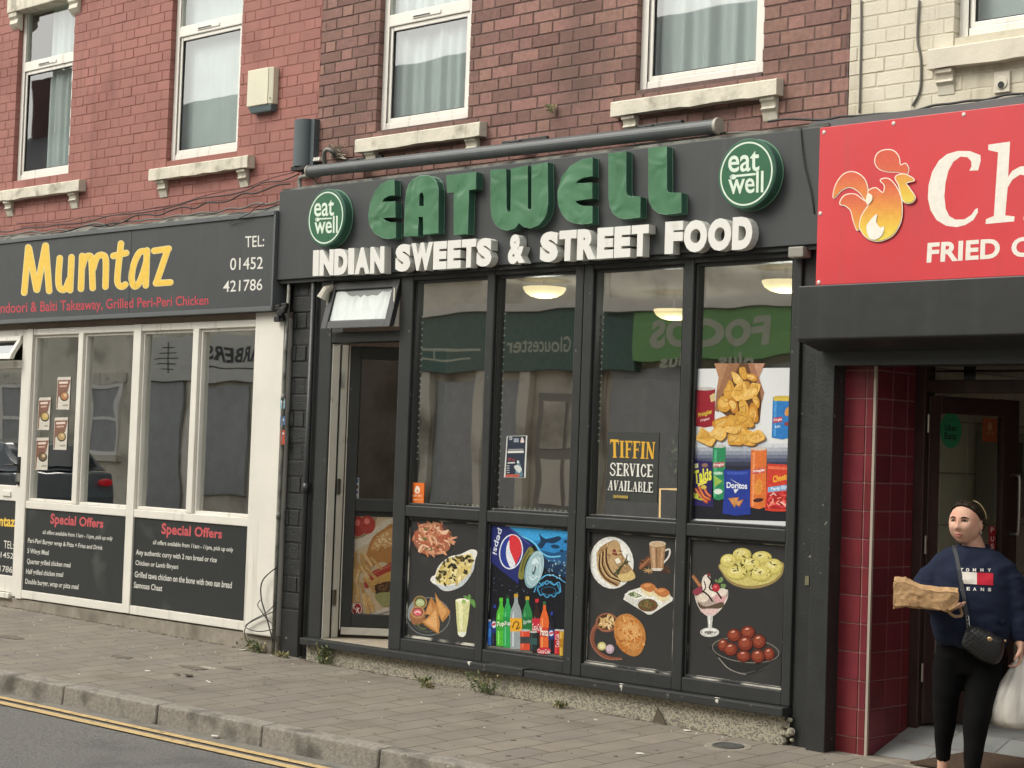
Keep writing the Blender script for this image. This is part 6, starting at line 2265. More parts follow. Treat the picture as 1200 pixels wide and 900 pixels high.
M_iron = mat('cast iron', '4a4a48', .6, .2, 30., bump=1., bscale=120)
t = thing('stopcock_cover', 'small round iron cover set in the paving near the black pilaster', 'cover', gp(4.66, -.32))
b = MB()
n = 28
cx, cy = 4.665, -.315
def gc(r, dz, k=1.):
    return [Vector((cx + r * math.cos(6.28319 * j / n), cy + r * math.sin(6.28319 * j / n), gz(cx + r * math.cos(6.28319 * j / n), cy + r * math.sin(6.28319 * j / n)) + dz)) for j in range(n)]
b.loft([gc(.085, .0), gc(.085, .008), gc(.075, .009), gc(.073, .006), gc(.01, .006)], M_iron)
b.build('lid', t)
b = MB()
b.loft([gc(.13, .0), gc(.125, .004), gc(.09, .004), gc(.088, .002)], M_conc, cap=False)
b.build('concrete_collar', t)
# stained paving patches and dropped litter
M_stain = mat('grease stain', '655e54', .9, .25, 30.)
M_patch = mat('mortar patch', 'a09a8c', .9, .2, 30.)
rnd = random.Random(31)
def blot(cx, cy, rx, ry, M, name, label):
    b = MB()
    pts = []
    for i in range(18):
        a = 6.283 * i / 18
        q = rnd.uniform(.65, 1.15)
        x, y = cx + rx * q * math.cos(a), cy + ry * q * math.sin(a)
        pts.append((x, y, gz(x, y) + .004))
    b.prism(pts, (0, 0, -.003), M)
    return struct(b.build(name))
def G0(x, y):
    d = ray(x, y)
    t_ = (.04 - .0125 * CAM.x + .025 * CAM.y - CAM.z) / (d.z + .0125 * d.x - .025 * d.y)
    return CAM + d * t_
for px_, py_, rx, ry, M, l in ((228, 783, .16, .06, M_stain, 'dark'), (245, 783, .09, .03, M_patch, 'pale'), (272, 783, .1, .04, M_stain, 'dark'), (143, 770, .12, .05, M_stain, 'dark'), (12, 747, .16, .07, M_stain, 'dark')):
    g = G0(px_, py_)
    blot(g.x, g.y, rx, ry, M, 'pavement_stain', '')
M_lit = mat('white litter', 'cfccc2', .8, .06)
M_litd = mat('dark litter', '4c4438', .8, .2)
LT = [(173, 787, 'w', 'flat white paper scrap on the paving, nearest the dark stain'), (207, 792, 'd', 'crumpled grey scrap on the paving below the dark stain, the left one'), (221, 793, 'd', 'crumpled grey scrap on the paving below the dark stain, the right one'), (246, 800, 'w', 'thin white straw on the paving near the kerb'), (108, 726, 'w', 'white scrap against the concrete plinth of the takeaway'), (285, 762, 'w', 'white scrap by the weeds at the white column'), (750, 884, 'w', 'white speck of litter on the paving in front of the sweets poster'), (802, 842, 'd', 'folded brown leaf leaning on the plinth below the sweets poster'), (806, 857, 'w', 'white speck of litter near the plinth below the sweets poster'), (200, 849, 'w', 'white scrap lying in the gutter')]
for i, (x, y, k, lb) in enumerate(LT):
    g = G0(x, y)
    if lb.endswith('gutter'):
        g = Vector((g.x, yk(g.x) - .03, roadz(g.x, 0) + .003))
    b = MB()
    s_ = .03 if k == 'w' else .04
    rr = random.Random(i)
    if 'straw' in lb:
        b.tube([g + Vector((-.05, .01, .006)), g + Vector((.05, -.03, .006))], .004, M_lit)
    elif 'leaf' in lb:
        g = Vector((3.98, -.055, gz(3.98, -.055)))
        b.prism([g + Vector((-.05, 0, 0)), g + Vector((.06, -.01, 0)), g + Vector((-.02, .006, .09))], (.002, -.008, .002), M_litd)
    else:
        pts = [g + Vector((s_ * math.cos(a) * rr.uniform(.5, 1.2), s_ * .7 * math.sin(a) * rr.uniform(.5, 1.2), .003 + (0 if k == 'w' else .012 * rr.random()))) for a in (0, .9, 1.8, 2.8, 3.9, 5.)]
        b.prism(pts, (0, 0, .004), M_lit if k == 'w' else M_litd)
    tag(b.build('litter'), lb, 'litter')
# grit and crumbs
rnd = random.Random(77)
b = MB()
for i in range(420):
    x = rnd.uniform(-4, 7)
    y = -abs(rnd.gauss(0, .5)) - .06 if i % 2 else rnd.uniform(-1.9, -.1)
    if y < -1.9:
        continue
    s_ = rnd.uniform(.002, .006)
    z = gz(x, y)
    b.add([(x - s_, y - s_, z), (x + s_, y - s_ * .6, z), (x + s_ * .7, y + s_, z), (x - s_ * .6, y + s_ * .8, z), (x, y, z + s_)], [(0, 1, 4), (1, 2, 4), (2, 3, 4), (3, 0, 4)], rnd.choice([M_lit, M_litd, M_litd, M_stain]))
o = b.build('grit')
o['kind'] = 'stuff'
o['label'] = 'scattered grit and crumbs on the paving'
b = MB()
M_gum = mat('trodden gum', '6b665c', .8, .1, 30.)
M_gumd = mat('old trodden gum', '575249', .8, .1, 30.)
for i in range(130):
    x, y = rnd.uniform(-4, 6.5), rnd.uniform(-1.85, -.12)
    r_ = rnd.uniform(.008, .019)
    pts = []
    for k in range(9):
        a = 6.283 * k / 9
        q = r_ * rnd.uniform(.75, 1.15)
        pts.append((x + q * math.cos(a), y + q * math.sin(a), gz(x + q * math.cos(a), y + q * math.sin(a)) + .0022))
    b.add(pts, [tuple(range(9))], M_gumd if i % 3 else M_gum)
o = b.build('gum_spots')
o['kind'] = 'stuff'
o['label'] = 'trodden chewing gum spots on the paving'
# moss and dust in the angle between paving and plinths
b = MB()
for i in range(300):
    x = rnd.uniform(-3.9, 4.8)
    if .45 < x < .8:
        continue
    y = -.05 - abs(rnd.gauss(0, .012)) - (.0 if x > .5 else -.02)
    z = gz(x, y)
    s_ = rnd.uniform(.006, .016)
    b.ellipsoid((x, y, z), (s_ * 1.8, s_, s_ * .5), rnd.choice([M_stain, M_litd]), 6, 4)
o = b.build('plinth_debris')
o['kind'] = 'stuff'
o['label'] = 'dirt and moss gathered along the foot of the plinths'

# ================================================================== the opposite side of the street, seen in the glass
YO = -10.4
sheet('pavement', M_pave, XS, [-60., -10.3, -8.0], .0)
for o in [x for x in bpy.data.objects if x.name.startswith('pavement') and x is not bpy.data.objects['pavement'] and 'stain' not in x.name]:
    for v in o.data.vertices:
        v.co.z = roadz(v.co.x, v.co.y) + .11
b = MB()
for i in range(60):
    x = -30 + i * .92
    b.hexa([Vector((x + .004, -8.12, roadz(x, 0) + .112)), Vector((x + .916, -8.12, roadz(x + .92, 0) + .112)), Vector((x + .916, -7.99, roadz(x + .92, 0) + .112)), Vector((x + .004, -7.99, roadz(x, 0) + .112)),
            Vector((x + .004, -8.12, roadz(x, 0) - .05)), Vector((x + .916, -8.12, roadz(x + .92, 0) - .05)), Vector((x + .916, -7.99, roadz(x + .92, 0) - .05)), Vector((x + .004, -7.99, roadz(x, 0) - .05))], M_kerb)
struct(b.build('kerb'))
M_rend = mat('beige render', 'd6d0be', .9, .08, 2., dirt=('7f7a6a', .5, .75, 1.5))
M_rend2 = mat('grey stone render', 'd6d0be', .9, .1, 3., dirt=('85806f', .5, .75, 2.))
M_dgw = mat('dark opposite window', '9da09e', .25, .1)
M_white2 = mat('pale band', 'd8d4c6', .7, .06)
def opp_house(x0, x1, M, label, wins, ztop=6.3, ridge=8.75):
    t = thing('terraced_building', label, 'building', ((x0 + x1) / 2, YO, 0))
    b = MB()
    b.box(x0, x1, YO - 7, YO, -.6, ztop, M)
    b.build('wall', t)
    b = MB()
    b.prism([(x0, YO + .3, ztop - .05), (x0, YO - 3.5, ridge), (x0, YO - 7.3, ztop - .05)], (x1 - x0, 0, 0), M_slate)
    b.build('roof', t)
    b = MB()
    b.box(x0 + .2, x0 + 1., YO - 4., YO - 3., ridge - .6, ridge + 1., M_brick)
    for k in range(2):
        b.tube([(x0 + .42 + k * .36, YO - 3.5, ridge + 1.), (x0 + .42 + k * .36, YO - 3.5, ridge + 1.35)], .11, M_conc, n=10)
    b.build('chimney', t)
    for a in wins:
        b = MB()
        frame_ring(b, a[0], a[1], a[2], a[3], .07, YO - .02, YO + .05, M_upvc)
        b.box(a[0] + .07, a[1] - .07, YO - .02, YO + .04, (a[2] + a[3]) / 2 - .03, (a[2] + a[3]) / 2 + .03, M_upvc)
        b.box(a[0] - .12, a[1] + .12, YO, YO + .12, a[2] - .12, a[2] - .001, M_stone)
        b.box(a[0] - .1, a[1] + .1, YO, YO + .06, a[3] + .001, a[3] + .2, M_stone)
        o = b.build('window', t)
        b = MB()
        b.box(a[0] + .07, a[1] - .07, YO - .015, YO + .02, a[2] + .07, a[3] - .07, M_dgw)
        b.build('pane', o)
    return t
OB = opp_house(-26, -16.2, M_rend, 'beige rendered building across the road, mirrored in the takeaway window', [(-17.9, -16.9, 1.3, 2.6), (-21, -19.8, 1.3, 2.6), (-18.2, -17.2, 4, 5.3), (-22, -21, 4, 5.3)])
OC = opp_house(-16.19, -10.0, M_rend2, 'grey building with a barber shop across the road, mirrored in the takeaway window', [(-15.4, -14.5, 4.1, 5.4), (-12.6, -11.7, 4.1, 5.4)])
OD = opp_house(-9.99, -5.4, M_rend, 'beige building with a dark green shop across the road, mirrored in the tall windows', [(-9., -8., 4.2, 5.5), (-7.2, -6.2, 4.2, 5.5)])
OE = opp_house(-5.39, 1.5, M_rend2, 'building with a bright green shop sign across the road, mirrored in the right windows', [(-4.6, -3.6, 4.3, 5.5), (-2., -1., 4.3, 5.5)])
OF = opp_house(1.51, 9, M_rend, 'plain building across the road behind the camera, left one', [(3, 4, 4.2, 5.5), (6, 7, 4.2, 5.5), (3, 4, 1.1, 2.5)])
OG = opp_house(9.01, 22, M_rend2, 'plain building across the road behind the camera, right one', [(11, 12, 4.2, 5.5), (15, 16, 4.2, 5.5)])
def opp_box(b, x0, x1, z0, z1, d0, d1, M):
    b.box(x0, x1, YO + d0, YO + d1, z0, z1, M)
M_dg = mat('dark green fascia', '436459', .5, .06)
M_bg = mat('bright green fascia', '74a862', .5, .05)
M_band2 = mat('brown shopfront', '5a5348', .6, .1)
M_door2 = mat('grey panelled door', '8b897e', .6, .06)
def flat_text(b, txt, x0, x1, z0, z1, y, M, bold=.01):
    """readable from the road: left of the text at the larger x"""
    vs_, fs = text_mesh(txt, bold)
    b.add([(x1 - u * (x1 - x0), y, z0 + v * (z1 - z0)) for u, v in vs_], fs, M)
M_crm = mat('cream lettering', 'b4b8a0', .6, .05)
t = thing('shopfront', 'barber shopfront with a pale fascia across the road', 'shopfront', (-14, YO, 0))
b = MB()
opp_box(b, -16.1, -11.0, 2.62, 3.4, .01, .16, mat('pale grey fascia', 'c2c2b8', .6, .04))
b.build('fascia', t)
b = MB()
M_dkt = mat('dark lettering', '2c2e2e', .6, .04)
flat_text(b, 'BARBERS', -14.2, -12.5, 2.95, 3.2, YO + .164, M_dkt, .03)
b.build('lettering', t)
b = MB()
flat_text(b, "S", -12.37, -12.15, 2.95, 3.2, YO + .164, M_dkt, .03)
b.build('lettering', t)
b = MB()
b.box(-14.3, -12.3, YO + .161, YO + .164, 2.84, 2.86, M_dkt)
b.build('underline', t)
b = MB()
b.box(-15.415, -15.385, YO + .161, YO + .163, 2.78, 3.3, M_dkt)
for k in range(5):
    w_ = .3 - abs(k - 2) * .07
    b.box(-15.4 - w_, -15.4 + w_, YO + .1612, YO + .164, 2.84 + k * .09, 2.855 + k * .09, M_dkt)
b.build('emblem', t)
b = MB()
opp_box(b, -16.0, -15.0, .1, 2.6, .01, .06, M_dgw)
opp_box(b, -14.5, -13.2, .7, 2.55, .01, .06, M_dgw)
opp_box(b, -13.0, -12.0, .1, 2.55, .01, .05, M_door2)
opp_box(b, -11.9, -10.6, .7, 2.55, .01, .06, M_dgw)
opp_box(b, -14.8, -14.5, -.2, 2.6, .01, .1, M_white2)
b.build('window_pane', t)
t = thing('shopfront', 'dark green shopfront with cream lettering across the road', 'shopfront', (-7.7, YO, 0))
b = MB()
opp_box(b, -9.9, -4.8, 2.74, 3.58, .01, .2, M_dg)
b.build('fascia', t)
b = MB()
opp_box(b, -9.9, -5.45, 3.585, 3.7, .01, .26, M_white2)
b.build('cornice', t)
b = MB()
flat_text(b, 'Gloucester', -7.1, -5.9, 3.02, 3.24, YO + .203, M_crm)
b.build('lettering', t)
b = MB()
b.box(-9.4, -7.7, YO + .201, YO + .203, 3.06, 3.1, M_crm)
b.box(-9.2, -7.9, YO + .201, YO + .203, 2.92, 2.95, M_crm)
b.box(-8.6, -8.57, YO + .2, YO + .2025, 2.93, 3.08, M_crm)
b.build('painted_scroll', t)
b = MB()
for x in (-9.85, -8.95, -7.8, -6.9, -5.6):
    opp_box(b, x, x + .16, -.3, 2.735, .01, .16, M_rend)
b.build('pilaster', t)
b = MB()
opp_box(b, -9.65, -9.0, -.3, 2.73, .01, .04, M_band2)
opp_box(b, -8.75, -7.85, .8, 2.6, .01, .05, M_dgw)
opp_box(b, -7.6, -6.95, .8, 2.6, .01, .05, M_dgw)
opp_box(b, -8.75, -6.95, -.3, .78, .01, .05, M_band2)
b.build('window_pane', t)
b = MB()
opp_box(b, -6.6, -5.65, -.3, 2.4, .01, .06, M_door2)
for i in range(2):
    for j in range(3):
        opp_box(b, -6.5 + i * .42, -6.16 + i * .42, .1 + j * .78, .72 + j * .78, .061, .08, M_rend)
b.build('door', t)
t = thing('shopfront', 'shopfront with a bright green food shop fascia across the road', 'shopfront', (-2.5, YO, 0))
b = MB()
opp_box(b, -4.79, 1.4, 2.88, 3.52, .01, .24, M_bg)
b.build('fascia', t)
b = MB()
flat_text(b, 'FOODS', -4.5, -2.6, 3.02, 3.4, YO + .244, M_crm, .05)
b.build('lettering', t)
for xx in (-4.3, -3.4):
    b = MB()
    flat_text(b, 'plus', xx, xx + .6, 2.72, 2.95, YO + .247, M_crm, .03)
    b.build('lettering', t)
b = MB()
opp_box(b, -5.3, 1.4, 3.53, 3.68, .01, .3, M_white2)
b.build('cornice', t)
b = MB()
opp_box(b, -5.3, -3.9, .5, 2.8, .01, .05, M_dgw)
opp_box(b, -3.7, -2.2, .5, 2.8, .01, .05, M_dgw)
opp_box(b, -2.0, 1.3, .1, 2.8, .01, .05, M_dgw)
b.build('window_pane', t)
# parked car, mirrored in the takeaway window
M_car = mat('dark car paint', '60686c', .2, .05, 3., coat=.8)
M_cglass = mat('dark car glass', '20282a', .08, .05)
M_tyre = mat('tyre', '1b1b1b', .85, .1)
CA = thing('parked_car', 'dark hatchback parked across the road, mirrored in the takeaway window', 'car', (-13.5, -6.6, roadz(-13.5, 0)))
zr = roadz(-13.5, 0)
b = MB()
prof = [(-11.55, .30), (-11.5, .62), (-11.62, .95), (-11.75, 1.0), (-12.1, 1.42), (-12.5, 1.5), (-13.6, 1.46), (-14.3, 1.05), (-15.3, .92), (-15.5, .7), (-15.5, .3)]
body_y = [(-7.45, .90), (-7.5, 1.), (-5.75, 1.), (-5.7, .90)]
rings = []
for y, k in ((-7.42, .0), (-7.5, .03), (-7.48, .0), (-5.72, .0), (-5.7, .03), (-5.78, .0)):
    pass
low = [(x, min(z, 1.0)) for x, z in prof]
b.prism([(x, -7.48, zr + z) for x, z in [(-11.55, .28), (-11.5, .62), (-11.62, .98), (-14.3, 1.02), (-15.3, .9), (-15.5, .7), (-15.5, .28)]], (0, 1.76, 0), M_car)
top = [[(-11.68, 1.0), (-12.1, 1.42), (-12.5, 1.48), (-13.6, 1.45), (-14.35, 1.0)], ]
b.loft([[Vector((x, y, zr + (1.0 + (z - 1.0) * k))) for x, z in top[0]] for y, k in ((-7.46, .0), (-7.30, .93), (-6.6, 1.0), (-5.9, .93), (-5.74, .0))], M_car)
b.build('body', CA, bevel=.04, seg=3)
b = MB()
b.add([(-11.73, -7.25, zr + 1.05), (-11.73, -5.95, zr + 1.05), (-12.05, -6.0, zr + 1.38), (-12.05, -7.2, zr + 1.38)], [(0, 1, 2, 3)], M_cglass)
b.v = [(x + .035, y, z + .02) for x, y, z in b.v]
b.build('rear_window', CA)
for y in (-7.3, -5.9):
    b = MB()
    b.ellipsoid((-11.52, y, zr + .84), (.03, .13, .05), mat('red tail lamp', 'a81820', .3, .02, emit=.3), 12, 8)
    b.build('tail_lamp', CA, smooth=True)
for x in (-12.3, -14.7):
    for y in (-7.42, -5.78):
        b = MB()
        b.tube([(x, y - .1, zr + .31), (x, y + .1, zr + .31)], .31, M_tyre, n=22)
        b.tube([(x, y - .106, zr + .31), (x, y + .106, zr + .31)], .2, M_steel, n=18)
        b.build('wheel', CA)
CA.location.x -= 1.2
# ================================================================== the woman in the doorway
PC = F(1135, 760, -.15)
fw = Vector((CAM.x - PC.x, CAM.y - PC.y, 0)).normalized()      # towards the road
rt = Vector((-fw.y, fw.x, 0))                                   # to her left hand side
if rt.dot(CR) < 0:
    rt = -rt
UPV = Vector((0, 0, 1))
def Wp(x, y, off=0.):
    """surveyed point of the figure: photo position, and metres in front of her middle plane"""
    p0 = PC + fw * off
    return onplane(x, y, p0, fw)
PXM = (Wp(1145, 760) - Wp(1135, 760)).length / 10.             # metres per surveyed pixel on her plane
def voxel(mb, size, smooth=4, name='tmp'):
    o = mb.build(name)
    md = o.modifiers.new('r', 'REMESH')
    md.mode = 'VOXEL'
    md.voxel_size = size
    s_ = o.modifiers.new('s', 'SMOOTH')
    s_.iterations = smooth
    s_.factor = .5
    bpy.context.view_layer.update()
    me = bpy.data.meshes.new_from_object(o.evaluated_get(bpy.context.evaluated_depsgraph_get()))
    bpy.data.objects.remove(o)
    return me
def meshobj(name, me, mats_, parent):
    me.materials.clear()
    for m_ in mats_:
        me.materials.append(m_)
    me.polygons.foreach_set('use_smooth', [True] * len(me.polygons))
    o = bpy.data.objects.new(name, me)
    COL.objects.link(o)
    setpar(o, parent)
    return o
def ring(c, a, b_, ax=None, ay=None, n=24, sq=1.0):
    ax, ay = ax or rt, ay or fw
    out = []
    for j in range(n):
        t_ = 2 * math.pi * j / n
        ct, st = math.cos(t_), math.sin(t_)
        ct = math.copysign(abs(ct) ** sq, ct)
        st = math.copysign(abs(st) ** sq, st)
        out.append(c + ax * a * ct + ay * b_ * st)
    return out
def limb(b, pts, M, n=18):
    """pts: (point, half width, half depth); rings lie across the limb"""
    k = len(pts)
    rings = []
    for i, (p, w, d) in enumerate(pts):
        t_ = (pts[min(i + 1, k - 1)][0] - pts[max(i - 1, 0)][0]).normalized()
        ax = rt - t_ * rt.dot(t_)
        if ax.length < .3:
            ax = UPV - t_ * UPV.dot(t_)
        ax.normalize()
        ay = t_.cross(ax).normalized()
        rings.append(ring(p, w, d, ax, ay, n))
    b.loft(rings, M)
M_skin = mat('skin', 'cba28c', .55, .1, 22., bump=.25, bscale=260, spec=.3, dirt=('c08570', .5, .8, 16.))
M_navy = mat('navy sweatshirt', '1f2639', .92, .12, 12., bump=.8, bscale=300, spec=.2)
M_legg = mat('black leggings', '09090a', .9, .1, 10., bump=.3, bscale=300, spec=.15)
M_hair = mat('dark brown hair', '241b14', .75, .3, 60., spec=.12)
gy0 = gz(PC.x, -.2)
PE = thing('person', 'woman in a navy sweatshirt and black leggings holding a paper bag in the doorway', 'person', (PC.x, PC.y, fl(PC.x, .12)))

# ---- head, neck and hands: one continuous body
hc = Wp(1131.5, 613.5, .02)                                       # middle of the head
yaw = R(-24)
hf = (fw * math.cos(yaw) + rt * math.sin(yaw)).normalized()    # where the face points
hr = Vector((-hf.y, hf.x, 0))
if hr.dot(rt) < 0:
    hr = -hr
tilt = R(2)
hu = UPV
HW, HD, HH = .079, .094, .104
def headpt(th_, ph, grow=0.):
    """th_ from the chin up, ph round from the right ear over the face"""
    x = math.sin(th_) * math.cos(ph)
    y = math.sin(th_) * math.sin(ph)
    z = -math.cos(th_)
    w, d, h = HW, HD, HH
    k = max(0., -z)
    fwd = max(0., y)
    wx = w * (1 - .14 * k ** 1.8)
    X = wx * x
    Y = d * y * (1 - .06 * k)
    Z = h * z
    if y < 0:
        Y *= .95
        Z += .006 * -y
        if z < -.3:
            Y *= max(.35, 1 - 1.0 * (-z - .3))
    # the face is flatter than a ball, and the jaw fuller
    if y > 0:
        Y -= .010 * max(0, y - .75) * 2
        if z < 0:
            X *= 1 + .10 * math.exp(-((z + .55) / .25) ** 2) * (1 - fwd)
    def g(ux, uz, sx, sz):
        return math.exp(-((X - ux) / sx) ** 2 - ((Z - uz) / sz) ** 2)
    if y > .2:
        Y += .019 * g(0, -.020, .0115, .013) + .010 * g(0, .004, .0075, .024)         # nose
        Y += .004 * g(.011, -.025, .006, .006) + .004 * g(-.011, -.025, .006, .006)     # wings of the nose
        Y -= .010 * g(.031, .012, .016, .011) + .010 * g(-.031, .012, .016, .011)       # eye sockets
        Y += .004 * g(.03, .030, .022, .007) + .004 * g(-.03, .030, .022, .007)         # brows
        Y += .007 * g(.040, -.020, .020, .020) + .007 * g(-.040, -.020, .020, .020)     # cheeks
        Y += .006 * g(0, -.052, .021, .0055) + .006 * g(0, -.062, .018, .006) - .005 * g(0, -.057, .024, .0022)   # lips
        Y -= .004 * g(0, -.041, .007, .007) + .003 * g(0, -.073, .02, .006)
        Y += .008 * g(0, -.088, .020, .014)                                           # chin
    p = hc + hr * X + hf * Y + hu * Z
    if grow:
        p += (p - hc).normalized() * grow
    return p, (X, Y, Z)
b = MB()
nu, nv = 72, 64
rings = []
for i in range(nv + 1):
    th_ = .02 + (math.pi - .04) * i / nv
    rings.append([headpt(th_, 2 * math.pi * j / nu)[0] for j in range(nu)])
b.loft(rings, M_skin)
# ears
for s_ in (-1, 1):
    c = hc + hr * (s_ * HW * .97) - hf * .012 + hu * -.004
    b.ellipsoid(c, (.010, .017, .030), M_skin, 14, 10, (hr, hf, hu))
# neck and upper chest
nb = Wp(1141, 645, -.01)
limb(b, [(hc - hu * .055 - hf * .02, .050, .052), (hc.lerp(nb, .55) - hf * .012, .050, .052), (nb + UPV * .012, .058, .056), (nb - UPV * .03, .085, .066), (nb - UPV * .08, .12, .075)], M_skin, 24)
# body core, arms and legs, so that it is one figure under the clothes
sh_l, el_l = Wp(1099, 668, .0), Wp(1087, 690, .04)
wr_l = Wp(1103, 711, .20)
sh_r, el_r = Wp(1176, 668, .0), Wp(1191, 716, .02)
wr_r = Wp(1196, 756, .05)
hip = Wp(1138, 765, 0)
limb(b, [(nb - UPV * .05, .13, .075), (Wp(1137, 690), .13, .09), (Wp(1137, 730), .125, .095), (hip, .14, .10), (Wp(1137, 785), .10, .09)], M_skin)
limb(b, [(nb - UPV * .05, .05, .05), (sh_l, .036, .036), (el_l, .030, .030), (el_l.lerp(wr_l, .6), .032, .030), (wr_l, .025, .021)], M_skin)
limb(b, [(nb - UPV * .05, .05, .05), (sh_r, .036, .036), (el_r, .030, .030), (el_r.lerp(wr_r, .6), .031, .030), (wr_r, .023, .021)], M_skin)
kn_l, an_l = Wp(1109, 812, .03), Wp(1104.5, 899, -.03)
ft_l = Vector((an_l.x, an_l.y, fl(an_l.x, max(an_l.y, .12))))
kn_r, an_r = Wp(1144, 835, .10), Wp(1139, 908, .16)
limb(b, [(Wp(1112, 770), .06, .065), (kn_l, .042, .045), (an_l, .026, .030), (an_l - UPV * .045, .028, .034)], M_skin)
limb(b, [(Wp(1156, 770), .06, .065), (kn_r, .042, .045), (an_r, .026, .030), (an_r - UPV * .03, .028, .034)], M_skin)
for an in (an_l, an_r):
    limb(b, [(an - UPV * .03 - fw * .03, .026, .03), (an - UPV * .045 + fw * .05, .032, .022), (an - UPV * .055 + fw * .12, .036, .014)], M_skin)
# hands: palm, four fingers and a thumb each
def hand(b, wr, d, pn, side, curl, L=.155):
    """d: along the hand, pn: out of the palm, side: towards the thumb"""
    d, pn, side = d.normalized(), pn.normalized(), side.normalized()
    pl = .075
    b.loft([[wr + d * t_ + side * w_ * math.cos(2 * math.pi * j / 14) + pn * h_ * math.sin(2 * math.pi * j / 14) for j in range(14)] for t_, w_, h_ in ((-.02, .023, .02), (.01, .030, .016), (.045, .037, .014), (pl, .036, .011), (pl + .006, .03, .007))], M_skin)
    for k, (o_, l_) in enumerate(((.028, .062), (.010, .072), (-.009, .067), (-.026, .052))):
        p = wr + d * (pl - .004) + side * o_
        pts, r_ = [p], [.0085]
        dd = d.copy()
        for sg, f_ in enumerate((.42, .32, .26)):
            ax = side
            dd = (Matrix.Rotation(curl * (1.0 if sg else .8), 3, dd.cross(pn)) @ dd).normalized()
            p = p + dd * l_ * f_
            pts.append(p)
            r_.append(.0082 - .0011 * (sg + 1))
        b.tube(pts, r_, M_skin, n=10)
        b.ellipsoid(pts[-1], (.0052, .0052, .0052), M_skin, 8, 6)
    p = wr + d * .022 + side * .026
    t1 = p + (side * .6 + d * .6 + pn * .35).normalized() * .036
    t2 = t1 + (d * .8 + side * .1 + pn * .5).normalized() * .028
    b.tube([p - side * .008, t1, t2], [.0125, .0100, .0075], M_skin, n=10)
    b.ellipsoid(t2, (.0072, .0072, .0072), M_skin, 8, 6)
hand(b, wr_l, rt * .75 + fw * .5 + UPV * .02, UPV * 1. - fw * .1, -rt * .5 + fw * .8, .28)
hand(b, wr_r, UPV * -1. + fw * .08, -rt * .5 + fw * .0, fw, .62)
body = meshobj('body', voxel(b, .0042, 2), [M_skin], PE)
# ---- face details
def onface(X, Z, out=0.):
    """a point on the face surface at side X and height Z"""
    best, bp_ = 9, None
    for i in range(24, 124):
        th_ = math.pi * i / 150
        for j in range(12, 64):
            ph = math.pi * j / 75
            p, (x, y, z) = headpt(th_, ph)
            q = (x - X) ** 2 + (z - Z) ** 2
            if q < best:
                best, bp_ = q, p
    return bp_ + hf * out
M_eye = mat('eye white', 'c9c2b8', .25, .02)
M_iris = mat('dark iris', '2c2019', .2, .05)
M_brow = mat('brow hair', '1f1610', .8, .1)
M_lip = mat('lips', 'ab6a62', .45, .05)
M_lid = mat('eyelid shadow', '7f5c4c', .6, .05)
for s_ in (-1, 1):
    c = onface(s_ * .031, .012, .0)
    b = MB()
    b.ellipsoid(c - hf * .0035, (.0125, .0065, .0052), M_eye, 16, 10, (hr, hf, hu))
    b.build('eye', body, smooth=True)
    e = bpy.data.objects[[o.name for o in bpy.data.objects if o.name.startswith('eye')][-1]]
    b = MB()
    b.ellipsoid(c - hr * .002 + hf * .0016 + hu * .0004, (.0062, .0024, .0058), M_iris, 14, 8, (hr, hf, hu))
    b.build('iris', body, smooth=True)
    b = MB()
    pts = [onface(s_ * x, z, .0012) for x, z in ((.016, .012), (.022, .0165), (.031, .0185), (.040, .0160), (.046, .0115))]
    b.tube(pts, [.0016, .0026, .0028, .0024, .0012], M_brow, n=6)
    b.build('eyelashes', body, smooth=True)
    b = MB()
    pts = [onface(s_ * x, z, .0008) for x, z in ((.014, .0275), (.024, .0315), (.036, .0330), (.048, .0275))]
    b.tube(pts, [.0026, .0040, .0034, .0014], M_brow, n=6)
    b.build('eyebrow', body, smooth=True)
b = MB()
for z0, pts, r_ in ((0, [(-.023, -.0565), (-.012, -.0525), (-.004, -.0505), (0, -.0515), (.004, -.0505), (.012, -.0525), (.023, -.0565)], [.0010, .0034, .0044, .0042, .0044, .0034, .0010]), (1, [(-.022, -.0578), (-.012, -.0618), (0, -.0635), (.012, -.0618), (.022, -.0578)], [.0010, .0044, .0056, .0044, .0010])):
    b.tube([onface(x, z, -.0010) for x, z in pts], r_, M_lip, n=8)
b.build('lips', body, smooth=True)
b = MB()
b.tube([onface(x, z, .0006) for x, z in ((-.021, -.0570), (-.01, -.0566), (0, -.0572), (.01, -.0566), (.021, -.0570))], .0009, M_iris, n=5)
b.build('mouth_line', body, smooth=True)
# ---- hair drawn back, a pale hairband at the side
b = MB()
rings = []
for i in range(56):
    th_ = .8 + (math.pi - .83) * i / 55
    row = []
    for j in range(64):
        ph = 2 * math.pi * j / 64
        p, (x, y, z) = headpt(th_, ph)
        a = math.atan2(y, x)
        line = .006 + .077 * max(0, math.sin(a)) ** .55 - .10 * max(0, -math.sin(a))
        gr = .007 if z > line else -.006
        k = min(1, max(0, (z - line + .008) / .016))
        gr = -.006 + .0085 * k
        row.append(p + (p - hc).normalized() * (gr + .0008 * math.sin(ph * 40)))
    rings.append(row)
b.loft(rings, M_hair)
b.ellipsoid(hc - hf * .105 + hu * .03, (.04, .036, .04), M_hair, 16, 10, (hr, hf, hu))
b.ellipsoid(hc - hf * .085 - hu * .05, (.05, .03, .05), M_hair, 16, 10, (hr, hf, hu))
hair = b.build('hair', PE, smooth=True)
